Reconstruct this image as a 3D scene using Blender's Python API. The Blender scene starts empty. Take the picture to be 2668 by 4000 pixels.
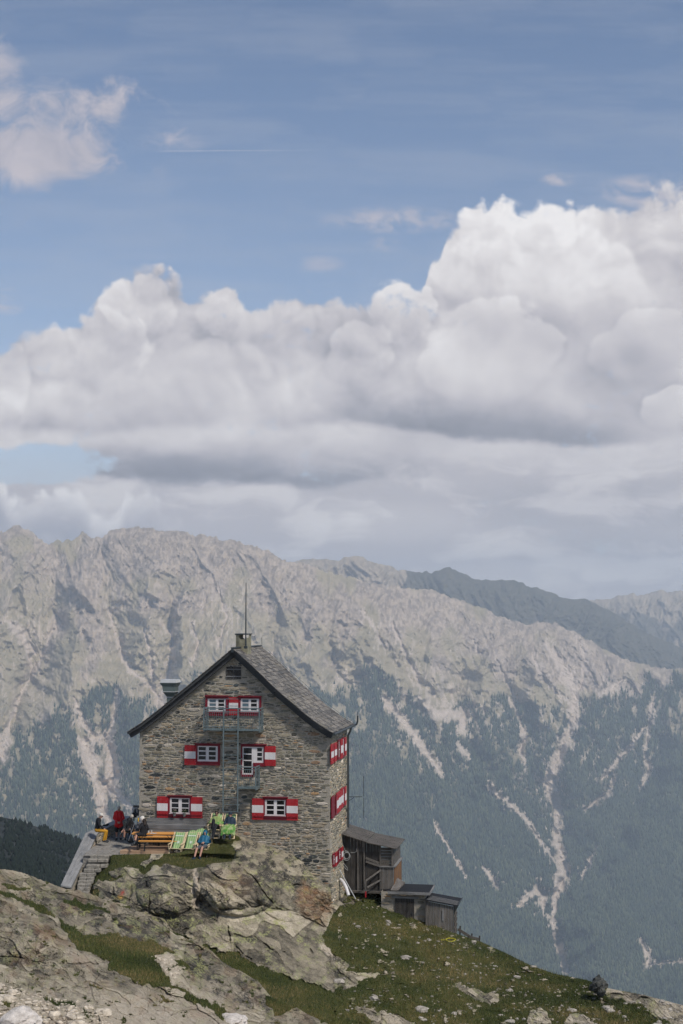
import bpy, bmesh, math, random
import numpy as np
from mathutils import Vector, Matrix
R = math.radians
random.seed(7)
SC = bpy.context.scene

# ------------------------------------------------------------------ camera
F = 5560.0; PITCH = math.atan(400.0 / F)
cam_d = bpy.data.cameras.new('camera'); cam = bpy.data.objects.new('camera', cam_d)
SC.collection.objects.link(cam); SC.camera = cam
cam_d.sensor_fit = 'VERTICAL'; cam_d.sensor_height = 36.0; cam_d.sensor_width = 24.0
cam_d.lens = F * 36.0 / 4000.0
cam_d.clip_start = 0.5; cam_d.clip_end = 60000
cam.location = (0, 0, 0); cam.rotation_euler = (math.pi / 2 + PITCH, 0, 0)

# ------------------------------------------------------------------ colour management
SC.view_settings.view_transform = 'Standard'; SC.view_settings.look = 'None'
SC.view_settings.exposure = 0.0; SC.view_settings.gamma = 1.0
SC.cycles.use_denoising = True
SC.cycles.max_bounces = 6; SC.cycles.diffuse_bounces = 3; SC.cycles.transparent_max_bounces = 8
SC.cycles.volume_bounces = 1
SC.cycles.adaptive_min_samples = 8; SC.cycles.adaptive_threshold = 0.02

def ray(px, py):
    """direction (x/y, z/y) of a point of the view given in units of a 2668 x 4000 frame"""
    xc = (px - 1334.0) / F; yc = (2000.0 - py) / F
    Y = math.cos(PITCH) - yc * math.sin(PITCH); Z = math.sin(PITCH) + yc * math.cos(PITCH)
    return xc / Y, Z / Y
def P(px, py, Y):
    a, e = ray(px, py); return Vector((a * Y, Y, e * Y))
def PZ(px, py, z):
    a, e = ray(px, py); Y = z / e; return Vector((a * Y, Y, z))

# ------------------------------------------------------------------ node expressions
class E:
    def __init__(s, nt, v): s.nt = nt; s.v = v
    def _m(s, op, *o, clamp=False):
        n = s.nt.nodes.new('ShaderNodeMath'); n.operation = op; n.use_clamp = clamp
        for k, x in enumerate((s,) + o):
            x = x.v if isinstance(x, E) else x
            if isinstance(x, (int, float)): n.inputs[k].default_value = x
            else: s.nt.links.new(x, n.inputs[k])
        return E(s.nt, n.outputs[0])
    def __add__(s, o): return s._m('ADD', o)
    __radd__ = __add__
    def __mul__(s, o): return s._m('MULTIPLY', o)
    __rmul__ = __mul__
    def __sub__(s, o): return s._m('SUBTRACT', o)
    def __rsub__(s, o): return E(s.nt, float(o))._m('SUBTRACT', s)
    def __truediv__(s, o): return s._m('DIVIDE', o)
    def __neg__(s): return s * -1.0
    def abs(s): return s._m('ABSOLUTE')
    def max(s, o): return s._m('MAXIMUM', o)
    def min(s, o): return s._m('MINIMUM', o)
    def pow(s, o): return s._m('POWER', o)
    def clamp(s): return s._m('ADD', 0.0, clamp=True)
    def smooth(s, a, b, c=0.0, d=1.0, kind='SMOOTHSTEP'):
        n = s.nt.nodes.new('ShaderNodeMapRange'); n.interpolation_type = kind
        s.nt.links.new(s.v, n.inputs[0])
        for k, x in zip((1, 2, 3, 4), (a, b, c, d)): n.inputs[k].default_value = x
        return E(s.nt, n.outputs[0])
def link(nt, s, sock):
    s = s.v if isinstance(s, E) else s
    if isinstance(s, (int, float)): sock.default_value = s
    elif isinstance(s, (tuple, list)): sock.default_value = tuple(s) + ((1.0,) if len(s) == 3 and len(sock.default_value) == 4 else ())
    else: nt.links.new(s, sock)
def vec(nt, x, y, z=0.0):
    n = nt.nodes.new('ShaderNodeCombineXYZ')
    for k, s in enumerate((x, y, z)): link(nt, s, n.inputs[k])
    return n.outputs[0]
def noise(nt, v, scale, detail=4.0, rough=0.5, dist=0.0, dim='3D', col=False):
    n = nt.nodes.new('ShaderNodeTexNoise'); n.noise_dimensions = dim
    link(nt, v, n.inputs['Vector'])
    n.inputs['Scale'].default_value = scale; n.inputs['Detail'].default_value = detail
    n.inputs['Roughness'].default_value = rough; n.inputs['Distortion'].default_value = dist
    return E(nt, n.outputs['Color' if col else 'Fac'])
def voro(nt, v, scale, feature='F1', detail=0.0, rough=0.5, dim='3D', out='Distance', rnd=1.0, smooth=None):
    n = nt.nodes.new('ShaderNodeTexVoronoi'); n.voronoi_dimensions = dim; n.feature = feature
    link(nt, v, n.inputs['Vector']); n.inputs['Scale'].default_value = scale
    if 'Detail' in n.inputs: n.inputs['Detail'].default_value = detail; n.inputs['Roughness'].default_value = rough
    n.inputs['Randomness'].default_value = rnd
    if smooth is not None: n.inputs['Smoothness'].default_value = smooth
    return E(nt, n.outputs[out])
def cmix(nt, f, a, b, mode='MIX'):
    n = nt.nodes.new('ShaderNodeMix'); n.data_type = 'RGBA'; n.blend_type = mode
    link(nt, f, n.inputs[0]); link(nt, a, n.inputs[6]); link(nt, b, n.inputs[7])
    return E(nt, n.outputs[2])
def ramp(nt, f, stops, interp='LINEAR'):
    n = nt.nodes.new('ShaderNodeValToRGB'); n.color_ramp.interpolation = interp
    el = n.color_ramp.elements
    while len(el) < len(stops): el.new(0.5)
    for e, (p, c) in zip(el, stops): e.position = p; e.color = tuple(c) + (1.0,)
    link(nt, f, n.inputs[0]); return E(nt, n.outputs[0])
def fcurve(nt, x, pts, lo, hi, vlo, vhi):
    """piecewise curve through pts of x in [lo,hi] with values in [vlo,vhi]"""
    xn = x.smooth(lo, hi, kind='LINEAR')
    n = nt.nodes.new('ShaderNodeFloatCurve'); c = n.mapping.curves[0]
    pts = [((px - lo) / (hi - lo), (v - vlo) / (vhi - vlo)) for px, v in pts]
    c.points[0].location = pts[0]; c.points[1].location = pts[-1]
    for p in pts[1:-1]: c.points.new(*p)
    for p in c.points: p.handle_type = 'AUTO_CLAMPED'
    n.mapping.update(); link(nt, xn, n.inputs['Value'])
    return E(nt, n.outputs[0]) * (vhi - vlo) + vlo

# ------------------------------------------------------------------ world: Nishita sky and procedural clouds
SUN_EL, SUN_AZ = R(50), R(135)      # azimuth clockwise from +Y (behind the camera, to its right)
wd = bpy.data.worlds.new('World'); SC.world = wd; wd.use_nodes = True
nt = wd.node_tree; nt.nodes.clear()
sky = nt.nodes.new('ShaderNodeTexSky'); sky.sky_type = 'NISHITA'; sky.sun_disc = False
sky.sun_elevation = SUN_EL; sky.sun_rotation = SUN_AZ; sky.altitude = 2300
sky.air_density = 1.0; sky.dust_density = 0.6; sky.ozone_density = 1.3
BG = 0.09
tc = nt.nodes.new('ShaderNodeTexCoord'); sp = nt.nodes.new('ShaderNodeSeparateXYZ')
nt.links.new(tc.outputs['Generated'], sp.inputs[0])
dx, dy, dz = (E(nt, sp.outputs[k]) for k in range(3))
yy = dy.abs().max(0.12)
X = dx / yy * 32.68; Y = dz / yy * 32.68           # world directions, hundredths of the cloud drawing
def cl(x, y):
    a, e = ray(x * 1.7015, y * 1.7015); return a * 32.68, e * 32.68
PV = vec(nt, X, Y, 0.0)
def r2(x, y, rx, ry):
    cx, cy = cl(x, y)
    n = nt.nodes.new('ShaderNodeVectorMath'); n.operation = 'MULTIPLY_ADD'; nt.links.new(PV, n.inputs[0])
    n.inputs[1].default_value = (100.0 / rx, 100.0 / ry, 0); n.inputs[2].default_value = (-cx * 100.0 / rx, -cy * 100.0 / ry, 0)
    d = nt.nodes.new('ShaderNodeVectorMath'); d.operation = 'DOT_PRODUCT'
    nt.links.new(n.outputs[0], d.inputs[0]); nt.links.new(n.outputs[0], d.inputs[1])
    return E(nt, d.outputs['Value'])
def gauss(x, y, rx, ry):
    return r2(x, y, rx, ry).smooth(0, 1, 1, 0)
# domain warp
wv = vec(nt, X, Y, 0.0)
n1 = noise(nt, wv, 0.55, 2, 0.55, dim='2D') - 0.5
n2 = noise(nt, vec(nt, X + 31.7, Y + 12.1), 0.55, 2, 0.55, dim='2D') - 0.5
top_pts = [(-60, 800), (0, 792), (40, 765), (95, 745), (150, 722), (205, 690), (250, 644), (290, 606), (320, 596), (365, 610), (415, 630), (440, 660),
           (475, 645), (520, 632), (560, 662), (600, 678), (650, 658), (750, 656), (822, 672), (870, 655), (900, 628), (932, 622), (962, 645), (985, 600),
           (1015, 560), (1030, 505), (1060, 478), (1120, 460), (1160, 444), (1200, 455), (1250, 444), (1290, 458), (1350, 462), (1385, 462), (1450, 432), (1568, 410), (1700, 390)]
tp = [cl(x, y) for x, y in top_pts]
top_pts2 = [(-60, 1080), (0, 1088), (30, 1135), (70, 1130), (110, 1120), (150, 1113), (195, 1130), (222, 1168), (262, 1168), (295, 1125), (345, 1118), (380, 1160), (450, 1200), (1700, 1210)]
tp2 = [cl(x, y) for x, y in top_pts2]
def billow(x, y, s, seed, detail=2.2, rough=0.42):
    v = vec(nt, x + n1 * 0.9 + seed, y + n2 * 0.9, seed)
    return 1.0 - voro(nt, v, s, 'F1', detail, rough, dim='2D')
def height(x, y, curve, amp, seed, s=1.1, b=None):
    t = fcurve(nt, x, curve, tp[0][0], tp[-1][0], -2.0, 12.0)
    return (t - y) + ((b or billow(x, y, s, seed)) - 0.55) * amp
LX, LY = 0.12, 0.26                                   # towards the light
B0 = billow(X, Y, 0.95, 3.0, 3.0, 0.45); H1 = billow(X + LX, Y + LY, 0.95, 3.0, 3.0, 0.45)
H0 = height(X, Y, tp, 0.62, 3.0, b=B0)
Bb0 = billow(X, Y, 0.30, 9.0, 0.8); Bb1 = billow(X + 0.35, Y + 0.75, 0.30, 9.0, 0.8)
soft = noise(nt, vec(nt, X * 0.5, Y), 0.8, 4, 0.6, dim='2D')
fine = noise(nt, wv, 3.0, 3, 0.6, dim='2D') - 0.5
m_main = (H0 + fine * 0.26).smooth(-0.05, 0.20)
# the main bank: bright and dark masses, then relief
tone = 0.575 + gauss(1250, 570, 360, 190) * 0.15 + gauss(640, 700, 260, 60) * 0.02 - gauss(640, 830, 260, 110) * 0.03 \
    + gauss(60, 900, 100, 90) * 0.08 - gauss(1440, 880, 170, 110) * 0.16 + gauss(150, 1010, 260, 30) * 0.05
relief = (B0 - H1) * 0.17 * (H0.smooth(-0.2, 4.5, 1.0, 0.2)) + (Bb0 - Bb1) * 0.22 * Y.smooth(2.6, 5.2)
def lobe(t, x, y, rx, ry, up, amp=0.55):
    """a cauliflower head in front of what is behind it: crisp bright rim above, dissolving below"""
    f = 1.0 - r2(x, y, rx, ry) + (B0 - 0.6) * amp + (Bb0 - 0.5) * 0.3
    _, cy = cl(x, y)
    m = f.smooth(0.0, 0.17) * (Y - cy).smooth(-ry / 100.0, ry / 250.0)
    return t + (up - f.smooth(0.1, 1.0) * 0.06) * m - f.smooth(-0.35, 0.0) * 0.025 * (1.0 - m)
for q in ((320, 700, 110, 85, 0.12), (200, 810, 175, 130, 0.08), (540, 720, 110, 80, 0.045), (470, 850, 190, 110, 0.03), (920, 720, 100, 105, 0.10), (830, 810, 100, 90, 0.07),
          (1180, 540, 170, 110, 0.07), (1120, 800, 200, 140, 0.075), (1330, 660, 210, 150, 0.03), (1490, 800, 160, 110, 0.05), (1545, 935, 90, 60, 0.14), (20, 880, 70, 110, 0.07)):
    tone = lobe(tone, *q)
def band(t, pts, th, a, x0, x1, x2, x3):
    """a flat cloud base: dark above its lower edge, fading upwards"""
    yb = fcurve(nt, X, [cl(*p) for p in pts], tp[0][0], tp[-1][0], -2.0, 12.0)
    d = Y - yb + (soft - 0.5) * 0.55 + fine * 0.10
    X0, X1, X2, X3 = (cl(q, 1050)[0] for q in (x0, x1, x2, x3))
    return t - d.smooth(-0.14, 0.12) * d.smooth(0.05, th, 1, 0) * X.smooth(X0, X1) * X.smooth(X2, X3, 1, 0) * a
tone = band(tone, [(-60, 985), (400, 985), (800, 975), (950, 995), (1150, 1012), (1400, 1015), (1700, 980)], 1.15, 0.27, 560, 900, 1330, 1640)
tone = band(tone, [(-60, 985), (200, 990), (600, 970), (900, 1000), (1700, 1000)], 0.6, 0.10, -60, 60, 400, 800)
tone = tone + relief * 1.2 + (soft - 0.5) * 0.20 * Y.smooth(8.5, 3.5, 1.0, 0.4)
# the layer under it: streaks of light
strat = noise(nt, vec(nt, X * 0.40 + n1 * 0.9, Y * 1.25 + n2 * 0.9), 1.0, 6, 0.58, dim='2D').smooth(0.42, 0.66)
low = (Y + (soft - 0.5) * 1.2).smooth(2.9, 4.1, 1.0, 0.0)
tone_low = 0.48 + strat * 0.15 + gauss(900, 1200, 260, 60) * 0.06 - gauss(1380, 1160, 420, 80) * 0.05 - gauss(1400, 1270, 260, 60) * 0.05 + gauss(1200, 1320, 260, 40) * 0.06 + gauss(1100, 1035, 260, 24) * 0.09
tone = tone + (tone_low - tone) * low
tone = band(tone, [(-60, 1000), (60, 1015), (130, 1060), (250, 1098), (430, 1115), (700, 1112), (950, 1098), (1200, 1080), (1700, 1075)], 1.25, 0.25, 20, 250, 560, 1150)
colr = ramp(nt, tone.smooth(0.2, 0.8, kind='LINEAR'), [(0.0, (0.235, 0.245, 0.29)), (0.25, (0.35, 0.355, 0.405)), (0.5, (0.555, 0.535, 0.57)), (0.72, (0.71, 0.685, 0.70)), (1.0, (0.90, 0.88, 0.885))])
# blue gap under the bank on the left, small cumulus in front of it
gap = (gauss(40, 1068, 300, 66) * 1.15 + (soft - 0.5) * 2.0 + fine * 1.0).smooth(0.30, 0.95)
m_main = m_main * (1.0 - gap * 0.95)
b2 = billow(X, Y, 1.7, 21.0, 1.5)
H2 = height(X, Y, tp2, 0.45, 21.0, b=b2)
m_small = (H2 + fine * 0.3).smooth(-0.05, 0.22) * (X + fine * 1.5).smooth(-5.2, -3.4, 1, 0)
tone2 = H2.smooth(0.0, 1.0, 0.84, 0.50) + (b2 - 0.6) * 0.3 + (soft - 0.5) * 0.2
col2 = ramp(nt, tone2.smooth(0.2, 0.8, kind='LINEAR'), [(0.0, (0.30, 0.32, 0.39)), (0.5, (0.48, 0.475, 0.525)), (1.0, (0.84, 0.82, 0.83))])
# wisps
wz = noise(nt, vec(nt, X * 0.9 + n1 * 1.6, Y * 1.1 + n2 * 1.6 + 4.0), 1.0, 5, 0.62, dim='2D') - 0.5
w1 = gauss(110, 310, 230, 140) * 0.85 + gauss(260, 225, 95, 75) * 0.5 + gauss(-20, 160, 110, 120) * 0.7 + gauss(60, 370, 240, 90) * 0.5
w1 = (w1 + wz * 2.1).smooth(0.10, 1.15) * gauss(60, 290, 440, 270).smooth(0.0, 0.35)
wy = noise(nt, vec(nt, X * 0.8 + n1, Y * 1.5 + n2), 1.6, 4, 0.6, dim='2D') - 0.5
w2 = gauss(900, 505, 190, 40) * 0.8 + gauss(880, 562, 50, 24) * 0.5 + gauss(735, 605, 70, 24) * 0.45 + gauss(1285, 412, 60, 20) * 0.8 + gauss(20, 690, 60, 40) * 0.8 \
    + gauss(1500, 440, 170, 50) * 0.9 + gauss(395, 325, 110, 30) * 0.35
w2 = w2 * ((wy + 0.5).smooth(0.33, 0.72)) * 1.1
# thin high veil, stronger towards the horizon
ci = noise(nt, vec(nt, X * 0.18 + Y * 0.06 + n1 * 0.5, Y * 1.1), 1.0, 4, 0.6, dim='2D').smooth(0.35, 0.8)
veil = (Y.smooth(5.0, 14.0, 0.22, 0.04) + Y.smooth(1.5, 6.0, 0.5, 0.0) + ci * 0.17)
ctx0, cty = cl(350, 347); ctx1, _ = cl(775, 345)
trail = ((Y - cty - (X - ctx0) * 0.006).abs() + noise(nt, vec(nt, X * 2.0, 0.0), 2.0, 3, 0.6, dim='2D') * 0.012).smooth(0.004, 0.028, 1, 0) * X.smooth(ctx0, ctx0 + 0.4) * X.smooth(ctx0 + 1.5, ctx1, 1, 0) * 0.36
skyc = nt.nodes.new('ShaderNodeVectorMath'); skyc.operation = 'MULTIPLY'
nt.links.new(sky.outputs[0], skyc.inputs[0]); skyc.inputs[1].default_value = (BG * 1.42, BG * 1.37, BG * 1.33)
c = cmix(nt, veil.clamp(), skyc.outputs[0], (0.50, 0.52, 0.58))
c = cmix(nt, trail, c, (0.62, 0.63, 0.68))
c = cmix(nt, w1 * 0.86, c, ramp(nt, (wz + 0.5 + n1 * 0.4).clamp(), [(0.2, (0.40, 0.40, 0.47)), (0.8, (0.62, 0.57, 0.60))]))
c = cmix(nt, w2 * 0.8, c, (0.56, 0.53, 0.58))
c = cmix(nt, m_main, c, colr)
c = cmix(nt, m_small * 0.95, c, col2)
down = dz.smooth(-0.02, 0.0, 1.0, 0.0)
c = cmix(nt, down, c, (0.30, 0.32, 0.34))
sc_ = nt.nodes.new('ShaderNodeVectorMath'); sc_.operation = 'SCALE'; nt.links.new(c.v, sc_.inputs[0]); sc_.inputs[3].default_value = 1.0 / BG
bg = nt.nodes.new('ShaderNodeBackground'); bg.inputs[1].default_value = BG
nt.links.new(sc_.outputs[0], bg.inputs[0])
wo = nt.nodes.new('ShaderNodeOutputWorld'); nt.links.new(bg.outputs[0], wo.inputs[0])
wd.cycles.sampling_method = 'MANUAL'; wd.cycles.sample_map_resolution = 256

# ------------------------------------------------------------------ sun
sd = bpy.data.lights.new('sun', 'SUN'); so = bpy.data.objects.new('sun', sd); SC.collection.objects.link(so)
sd.energy = 4.0; sd.angle = R(8.0); sd.color = (1.0, 0.93, 0.84)
sdir = Vector((math.sin(SUN_AZ) * math.cos(SUN_EL), math.cos(SUN_AZ) * math.cos(SUN_EL), math.sin(SUN_EL)))
so.rotation_euler = sdir.to_track_quat('Z', 'Y').to_euler(); so.location = (0, -20, 60)

# ------------------------------------------------------------------ numpy noise
_rng = np.random.RandomState(3)
_perm = np.tile(_rng.permutation(512), 3).astype(np.int64)
_g = _rng.rand(1536) * 2 - 1
def _hash(ix, iy, s): return _g[(_perm[(_perm[(ix & 511)] + iy) & 511] + s * 37) & 511]
def vnoise(x, y, s=0):
    ix = np.floor(x).astype(np.int64); iy = np.floor(y).astype(np.int64)
    fx = x - ix; fy = y - iy
    fx = fx * fx * fx * (fx * (fx * 6 - 15) + 10); fy = fy * fy * fy * (fy * (fy * 6 - 15) + 10)
    a = _hash(ix, iy, s); b = _hash(ix + 1, iy, s); c = _hash(ix, iy + 1, s); d = _hash(ix + 1, iy + 1, s)
    return a + (b - a) * fx + (c - a) * fy + (a - b - c + d) * fx * fy
def fbm(x, y, o=5, s=0, g=0.5, l=2.03, ridge=False):
    t = np.zeros(np.broadcast(x, y).shape); a = 1.0; n = 0.0
    for k in range(o):
        v = vnoise(x + 17.3 * k, y - 9.1 * k, s + k)
        t += a * ((1 - np.abs(v) * 2.2) if ridge else v); n += a; a *= g; x = x * l; y = y * l
    return t / n
def worley(x, y, s=0):
    """distance to the nearest and second nearest feature point, and the nearest cell's random value"""
    ix = np.floor(x).astype(np.int64); iy = np.floor(y).astype(np.int64)
    f1 = np.full(x.shape, 9.0); f2 = np.full(x.shape, 9.0); cid = np.zeros(x.shape)
    for ax in (-1, 0, 1):
        for ay in (-1, 0, 1):
            cx = ix + ax; cy = iy + ay
            px = cx + 0.5 + 0.48 * _hash(cx, cy, s + 1); py = cy + 0.5 + 0.48 * _hash(cx, cy, s + 5)
            d = np.hypot(px - x, py - y); nearer = d < f1
            f2 = np.where(nearer, f1, np.minimum(f2, d)); cid = np.where(nearer, _hash(cx, cy, s + 9), cid); f1 = np.where(nearer, d, f1)
    return f1, f2, cid
def sstep(a, b, x):
    t = np.clip((x - a) / (b - a), 0, 1); return t * t * (3 - 2 * t)
def in_poly(x, y, poly):
    ins = np.zeros(x.shape, bool); n = len(poly)
    for k in range(n):
        x0, y0 = poly[k]; x1, y1 = poly[(k + 1) % n]
        if y0 == y1: continue
        ins ^= ((y0 > y) != (y1 > y)) & (x < (x1 - x0) * (y - y0) / (y1 - y0) + x0)
    return ins
def seg_dist(x, y, pts, widths=None):
    """distance to a polyline, and the width there"""
    d = np.full(x.shape, 1e9); w = np.ones(x.shape)
    for k in range(len(pts) - 1):
        ax, ay = pts[k][:2]; bx, by = pts[k + 1][:2]
        L = (bx - ax) ** 2 + (by - ay) ** 2 + 1e-9
        t = np.clip(((x - ax) * (bx - ax) + (y - ay) * (by - ay)) / L, 0, 1)
        q = np.hypot(x - ax - t * (bx - ax), y - ay - t * (by - ay))
        if len(pts[k]) > 2:
            w = np.where(q < d, pts[k][2] + t * (pts[k + 1][2] - pts[k][2]), w)
        d = np.minimum(d, q)
    return d, w
def poly_soft(x, y, poly, edge):
    """1 inside, 0 outside, soft over `edge`"""
    d, _ = seg_dist(x, y, list(poly) + [poly[0]])
    s = np.where(in_poly(x, y, poly), d, -d)
    return sstep(-edge, edge, s)

# ------------------------------------------------------------------ objects
COL = SC.collection
def tag(o, label=None, cat=None, group=None, kind=None):
    if label: o['label'] = label
    if cat: o['category'] = cat
    if group: o['group'] = group
    if kind: o['kind'] = kind
    return o
def empty(name, loc=(0, 0, 0), rz=0.0, label=None, cat=None, group=None):
    o = bpy.data.objects.new(name, None); COL.objects.link(o); o.location = loc; o.rotation_euler = (0, 0, rz)
    o.empty_display_size = 0.3
    return tag(o, label, cat, group)
def np_mesh(name, co, faces, mat, parent=None, smooth=False, attrs=None, loc=None):
    """faces: (n,4) or (n,3) array or list of tuples"""
    me = bpy.data.meshes.new(name)
    co = np.asarray(co, dtype=np.float32)
    if isinstance(faces, np.ndarray):
        n, k = faces.shape
        me.vertices.add(len(co)); me.vertices.foreach_set('co', co.ravel())
        me.loops.add(n * k); me.loops.foreach_set('vertex_index', faces.astype(np.int32).ravel())
        me.polygons.add(n); me.polygons.foreach_set('loop_start', np.arange(0, n * k, k, dtype=np.int32))
        me.polygons.foreach_set('loop_total', np.full(n, k, dtype=np.int32))
        me.update(calc_edges=True); me.validate()
    else:
        me.from_pydata([tuple(c) for c in co], [], faces)
    if smooth: me.polygons.foreach_set('use_smooth', np.ones(len(me.polygons), bool))
    for an, (kind, dom, arr) in (attrs or {}).items():
        at = me.attributes.new(an, kind, dom)
        at.data.foreach_set('color' if 'COLOR' in kind else ('vector' if 'VECTOR' in kind else 'value'), np.asarray(arr, dtype=np.float32).ravel())
    me.materials.append(mat); me.update()
    o = bpy.data.objects.new(name, me); COL.objects.link(o)
    if parent is not None: o.parent = parent
    if loc is not None: o.location = loc
    return o
class MB:
    """collects boxes, bars and tubes into one mesh"""
    def __init__(s): s.v = []; s.f = []
    def add(s, vs, fs):
        b = len(s.v); s.v += [Vector(v) for v in vs]; s.f += [tuple(i + b for i in f) for f in fs]; return s
    def box(s, c, d, rot=None, bev=0.0):
        """centre, full size"""
        h = Vector(d) * 0.5; c = Vector(c)
        if bev <= 0:
            vs = [Vector((x, y, z)) for z in (-h.z, h.z) for y in (-h.y, h.y) for x in (-h.x, h.x)]
            fs = [(0, 2, 3, 1), (4, 5, 7, 6), (0, 1, 5, 4), (2, 6, 7, 3), (0, 4, 6, 2), (1, 3, 7, 5)]
        else:
            bm = bmesh.new(); bmesh.ops.create_cube(bm, size=1.0)
            for v in bm.verts: v.co = Vector((v.co.x * d[0], v.co.y * d[1], v.co.z * d[2]))
            bmesh.ops.bevel(bm, geom=bm.edges[:], offset=min(bev, min(d) * 0.45), segments=1, affect='EDGES', profile=0.5)
            bm.verts.index_update(); vs = [v.co.copy() for v in bm.verts]; fs = [tuple(v.index for v in f.verts) for f in bm.faces]; bm.free()
        if rot is not None: vs = [rot @ v for v in vs]
        return s.add([v + c for v in vs], fs)
    def bar(s, a, b, w, t=None, up=(0, 0, 1)):
        """rectangular bar from a to b, w wide (across up), t thick (along up)"""
        a = Vector(a); b = Vector(b); t = w if t is None else t
        d = (b - a).normalized(); u = Vector(up)
        if abs(d.dot(u.normalized())) > 0.98: u = Vector((1, 0, 0)) if abs(d.x) < 0.9 else Vector((0, 1, 0))
        x = d.cross(u).normalized(); y = x.cross(d).normalized()
        vs = []
        for p in (a, b):
            for i, j in ((-1, -1), (1, -1), (1, 1), (-1, 1)): vs.append(p + x * (i * w / 2) + y * (j * t / 2))
        return s.add(vs, [(0, 3, 2, 1), (4, 5, 6, 7), (0, 1, 5, 4), (1, 2, 6, 5), (2, 3, 7, 6), (3, 0, 4, 7)])
    def tube(s, pts, r, n=8, r2=None, cap=True):
        pts = [Vector(p) for p in pts]; rings = []; m = len(pts)
        px = None
        for k, p in enumerate(pts):
            d = (pts[min(k + 1, m - 1)] - pts[max(k - 1, 0)]).normalized()
            if px is None:
                u = Vector((0, 0, 1)) if abs(d.z) < 0.9 else Vector((1, 0, 0)); px = d.cross(u).normalized()
            else: px = (px - d * px.dot(d)).normalized()
            py = px.cross(d)
            rr = r if r2 is None else r + (r2 - r) * k / (m - 1)
            if isinstance(r, (list, tuple)): rr = r[k]
            rings.append([p + px * math.cos(2 * math.pi * i / n) * rr + py * math.sin(2 * math.pi * i / n) * rr for i in range(n)])
        vs = [v for ring in rings for v in ring]; fs = []
        for k in range(m - 1):
            for i in range(n): fs.append((k * n + i, k * n + (i + 1) % n, (k + 1) * n + (i + 1) % n, (k + 1) * n + i))
        if cap: fs += [tuple(range(n))[::-1], tuple(range((m - 1) * n, m * n))]
        return s.add(vs, fs)
    def lathe(s, c, prof, n=12, axis=None):
        """prof: (radius, height) pairs"""
        vs = []; fs = []; c = Vector(c)
        for r, h in prof:
            for i in range(n): vs.append(Vector((math.cos(2 * math.pi * i / n) * r, math.sin(2 * math.pi * i / n) * r, h)))
        for k in range(len(prof) - 1):
            for i in range(n): fs.append((k * n + i, k * n + (i + 1) % n, (k + 1) * n + (i + 1) % n, (k + 1) * n + i))
        fs += [tuple(range(n))[::-1], tuple(range((len(prof) - 1) * n, len(prof) * n))]
        if axis is not None: vs = [axis @ v for v in vs]
        return s.add([v + c for v in vs], fs)
    def prism(s, poly, d, plane='xz'):
        """extrude a polygon (x,z) from y=d[0] to y=d[1]"""
        n = len(poly); vs = []
        for y in d:
            for a, b in poly: vs.append((a, y, b) if plane == 'xz' else ((y, a, b) if plane == 'yz' else (a, b, y)))
        fs = [tuple(range(n)), tuple(range(n, 2 * n))[::-1]] + [(k, k + n, (k + 1) % n + n, (k + 1) % n) for k in range(n)]
        return s.add(vs, fs)
    def build(s, name, mat, parent=None, loc=None, smooth=False):
        me = bpy.data.meshes.new(name); me.from_pydata([tuple(v) for v in s.v], [], s.f)
        bm = bmesh.new(); bm.from_mesh(me); bmesh.ops.recalc_face_normals(bm, faces=bm.faces[:]); bm.to_mesh(me); bm.free()
        if smooth: me.polygons.foreach_set('use_smooth', [True] * len(me.polygons)); me.set_sharp_from_angle(angle=R(38))
        me.materials.append(mat); me.update()
        o = bpy.data.objects.new(name, me); COL.objects.link(o)
        if parent is not None: o.parent = parent
        if loc is not None: o.location = loc
        return o
def kids(o): return [c for c in o.children]
def copy_tree(o, parent=None):
    c = o.copy(); COL.objects.link(c); c.parent = parent
    for ch in kids(o): copy_tree(ch, c)
    return c

# ------------------------------------------------------------------ materials
def new_mat(name):
    m = bpy.data.materials.new(name); m.use_nodes = True; t = m.node_tree; t.nodes.clear()
    b = t.nodes.new('ShaderNodeBsdfPrincipled'); o = t.nodes.new('ShaderNodeOutputMaterial'); t.links.new(b.outputs[0], o.inputs[0])
    if 'Specular IOR Level' in b.inputs: b.inputs['Specular IOR Level'].default_value = 0.3
    return m, t, b
def bump(t, b, h, strength=0.5, dist=0.02):
    n = t.nodes.new('ShaderNodeBump'); n.inputs['Strength'].default_value = strength; n.inputs['Distance'].default_value = dist
    link(t, h, n.inputs['Height']); t.links.new(n.outputs[0], b.inputs['Normal'])
def objco(t):
    n = t.nodes.new('ShaderNodeTexCoord'); return n.outputs['Object']
def geopos(t):
    n = t.nodes.new('ShaderNodeNewGeometry'); return n.outputs['Position']
def mapped(t, v, scale=(1, 1, 1), rot=(0, 0, 0), loc=(0, 0, 0)):
    n = t.nodes.new('ShaderNodeMapping'); link(t, v, n.inputs[0]); n.inputs['Scale'].default_value = scale; n.inputs['Rotation'].default_value = rot
    n.inputs['Location'].default_value = loc; return n.outputs[0]
def attr(t, name, out='Fac'):
    n = t.nodes.new('ShaderNodeAttribute'); n.attribute_name = name; return E(t, n.outputs[out])
def paint(name, c, rough=0.6, var=0.15, scale=6.0, metal=0.0, bmp=0.1):
    """painted / plain surface with a little mottling"""
    m, t, b = new_mat(name); co = objco(t)
    n = noise(t, co, scale, 4, 0.6)
    lo = tuple(x * (1 - var) for x in c); hi = tuple(min(1, x * (1 + var)) for x in c)
    link(t, ramp(t, n, [(0.3, lo), (0.7, hi)]), b.inputs['Base Color'])
    b.inputs['Roughness'].default_value = rough; b.inputs['Metallic'].default_value = metal
    if bmp: bump(t, b, n, bmp, 0.01)
    return m
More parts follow.
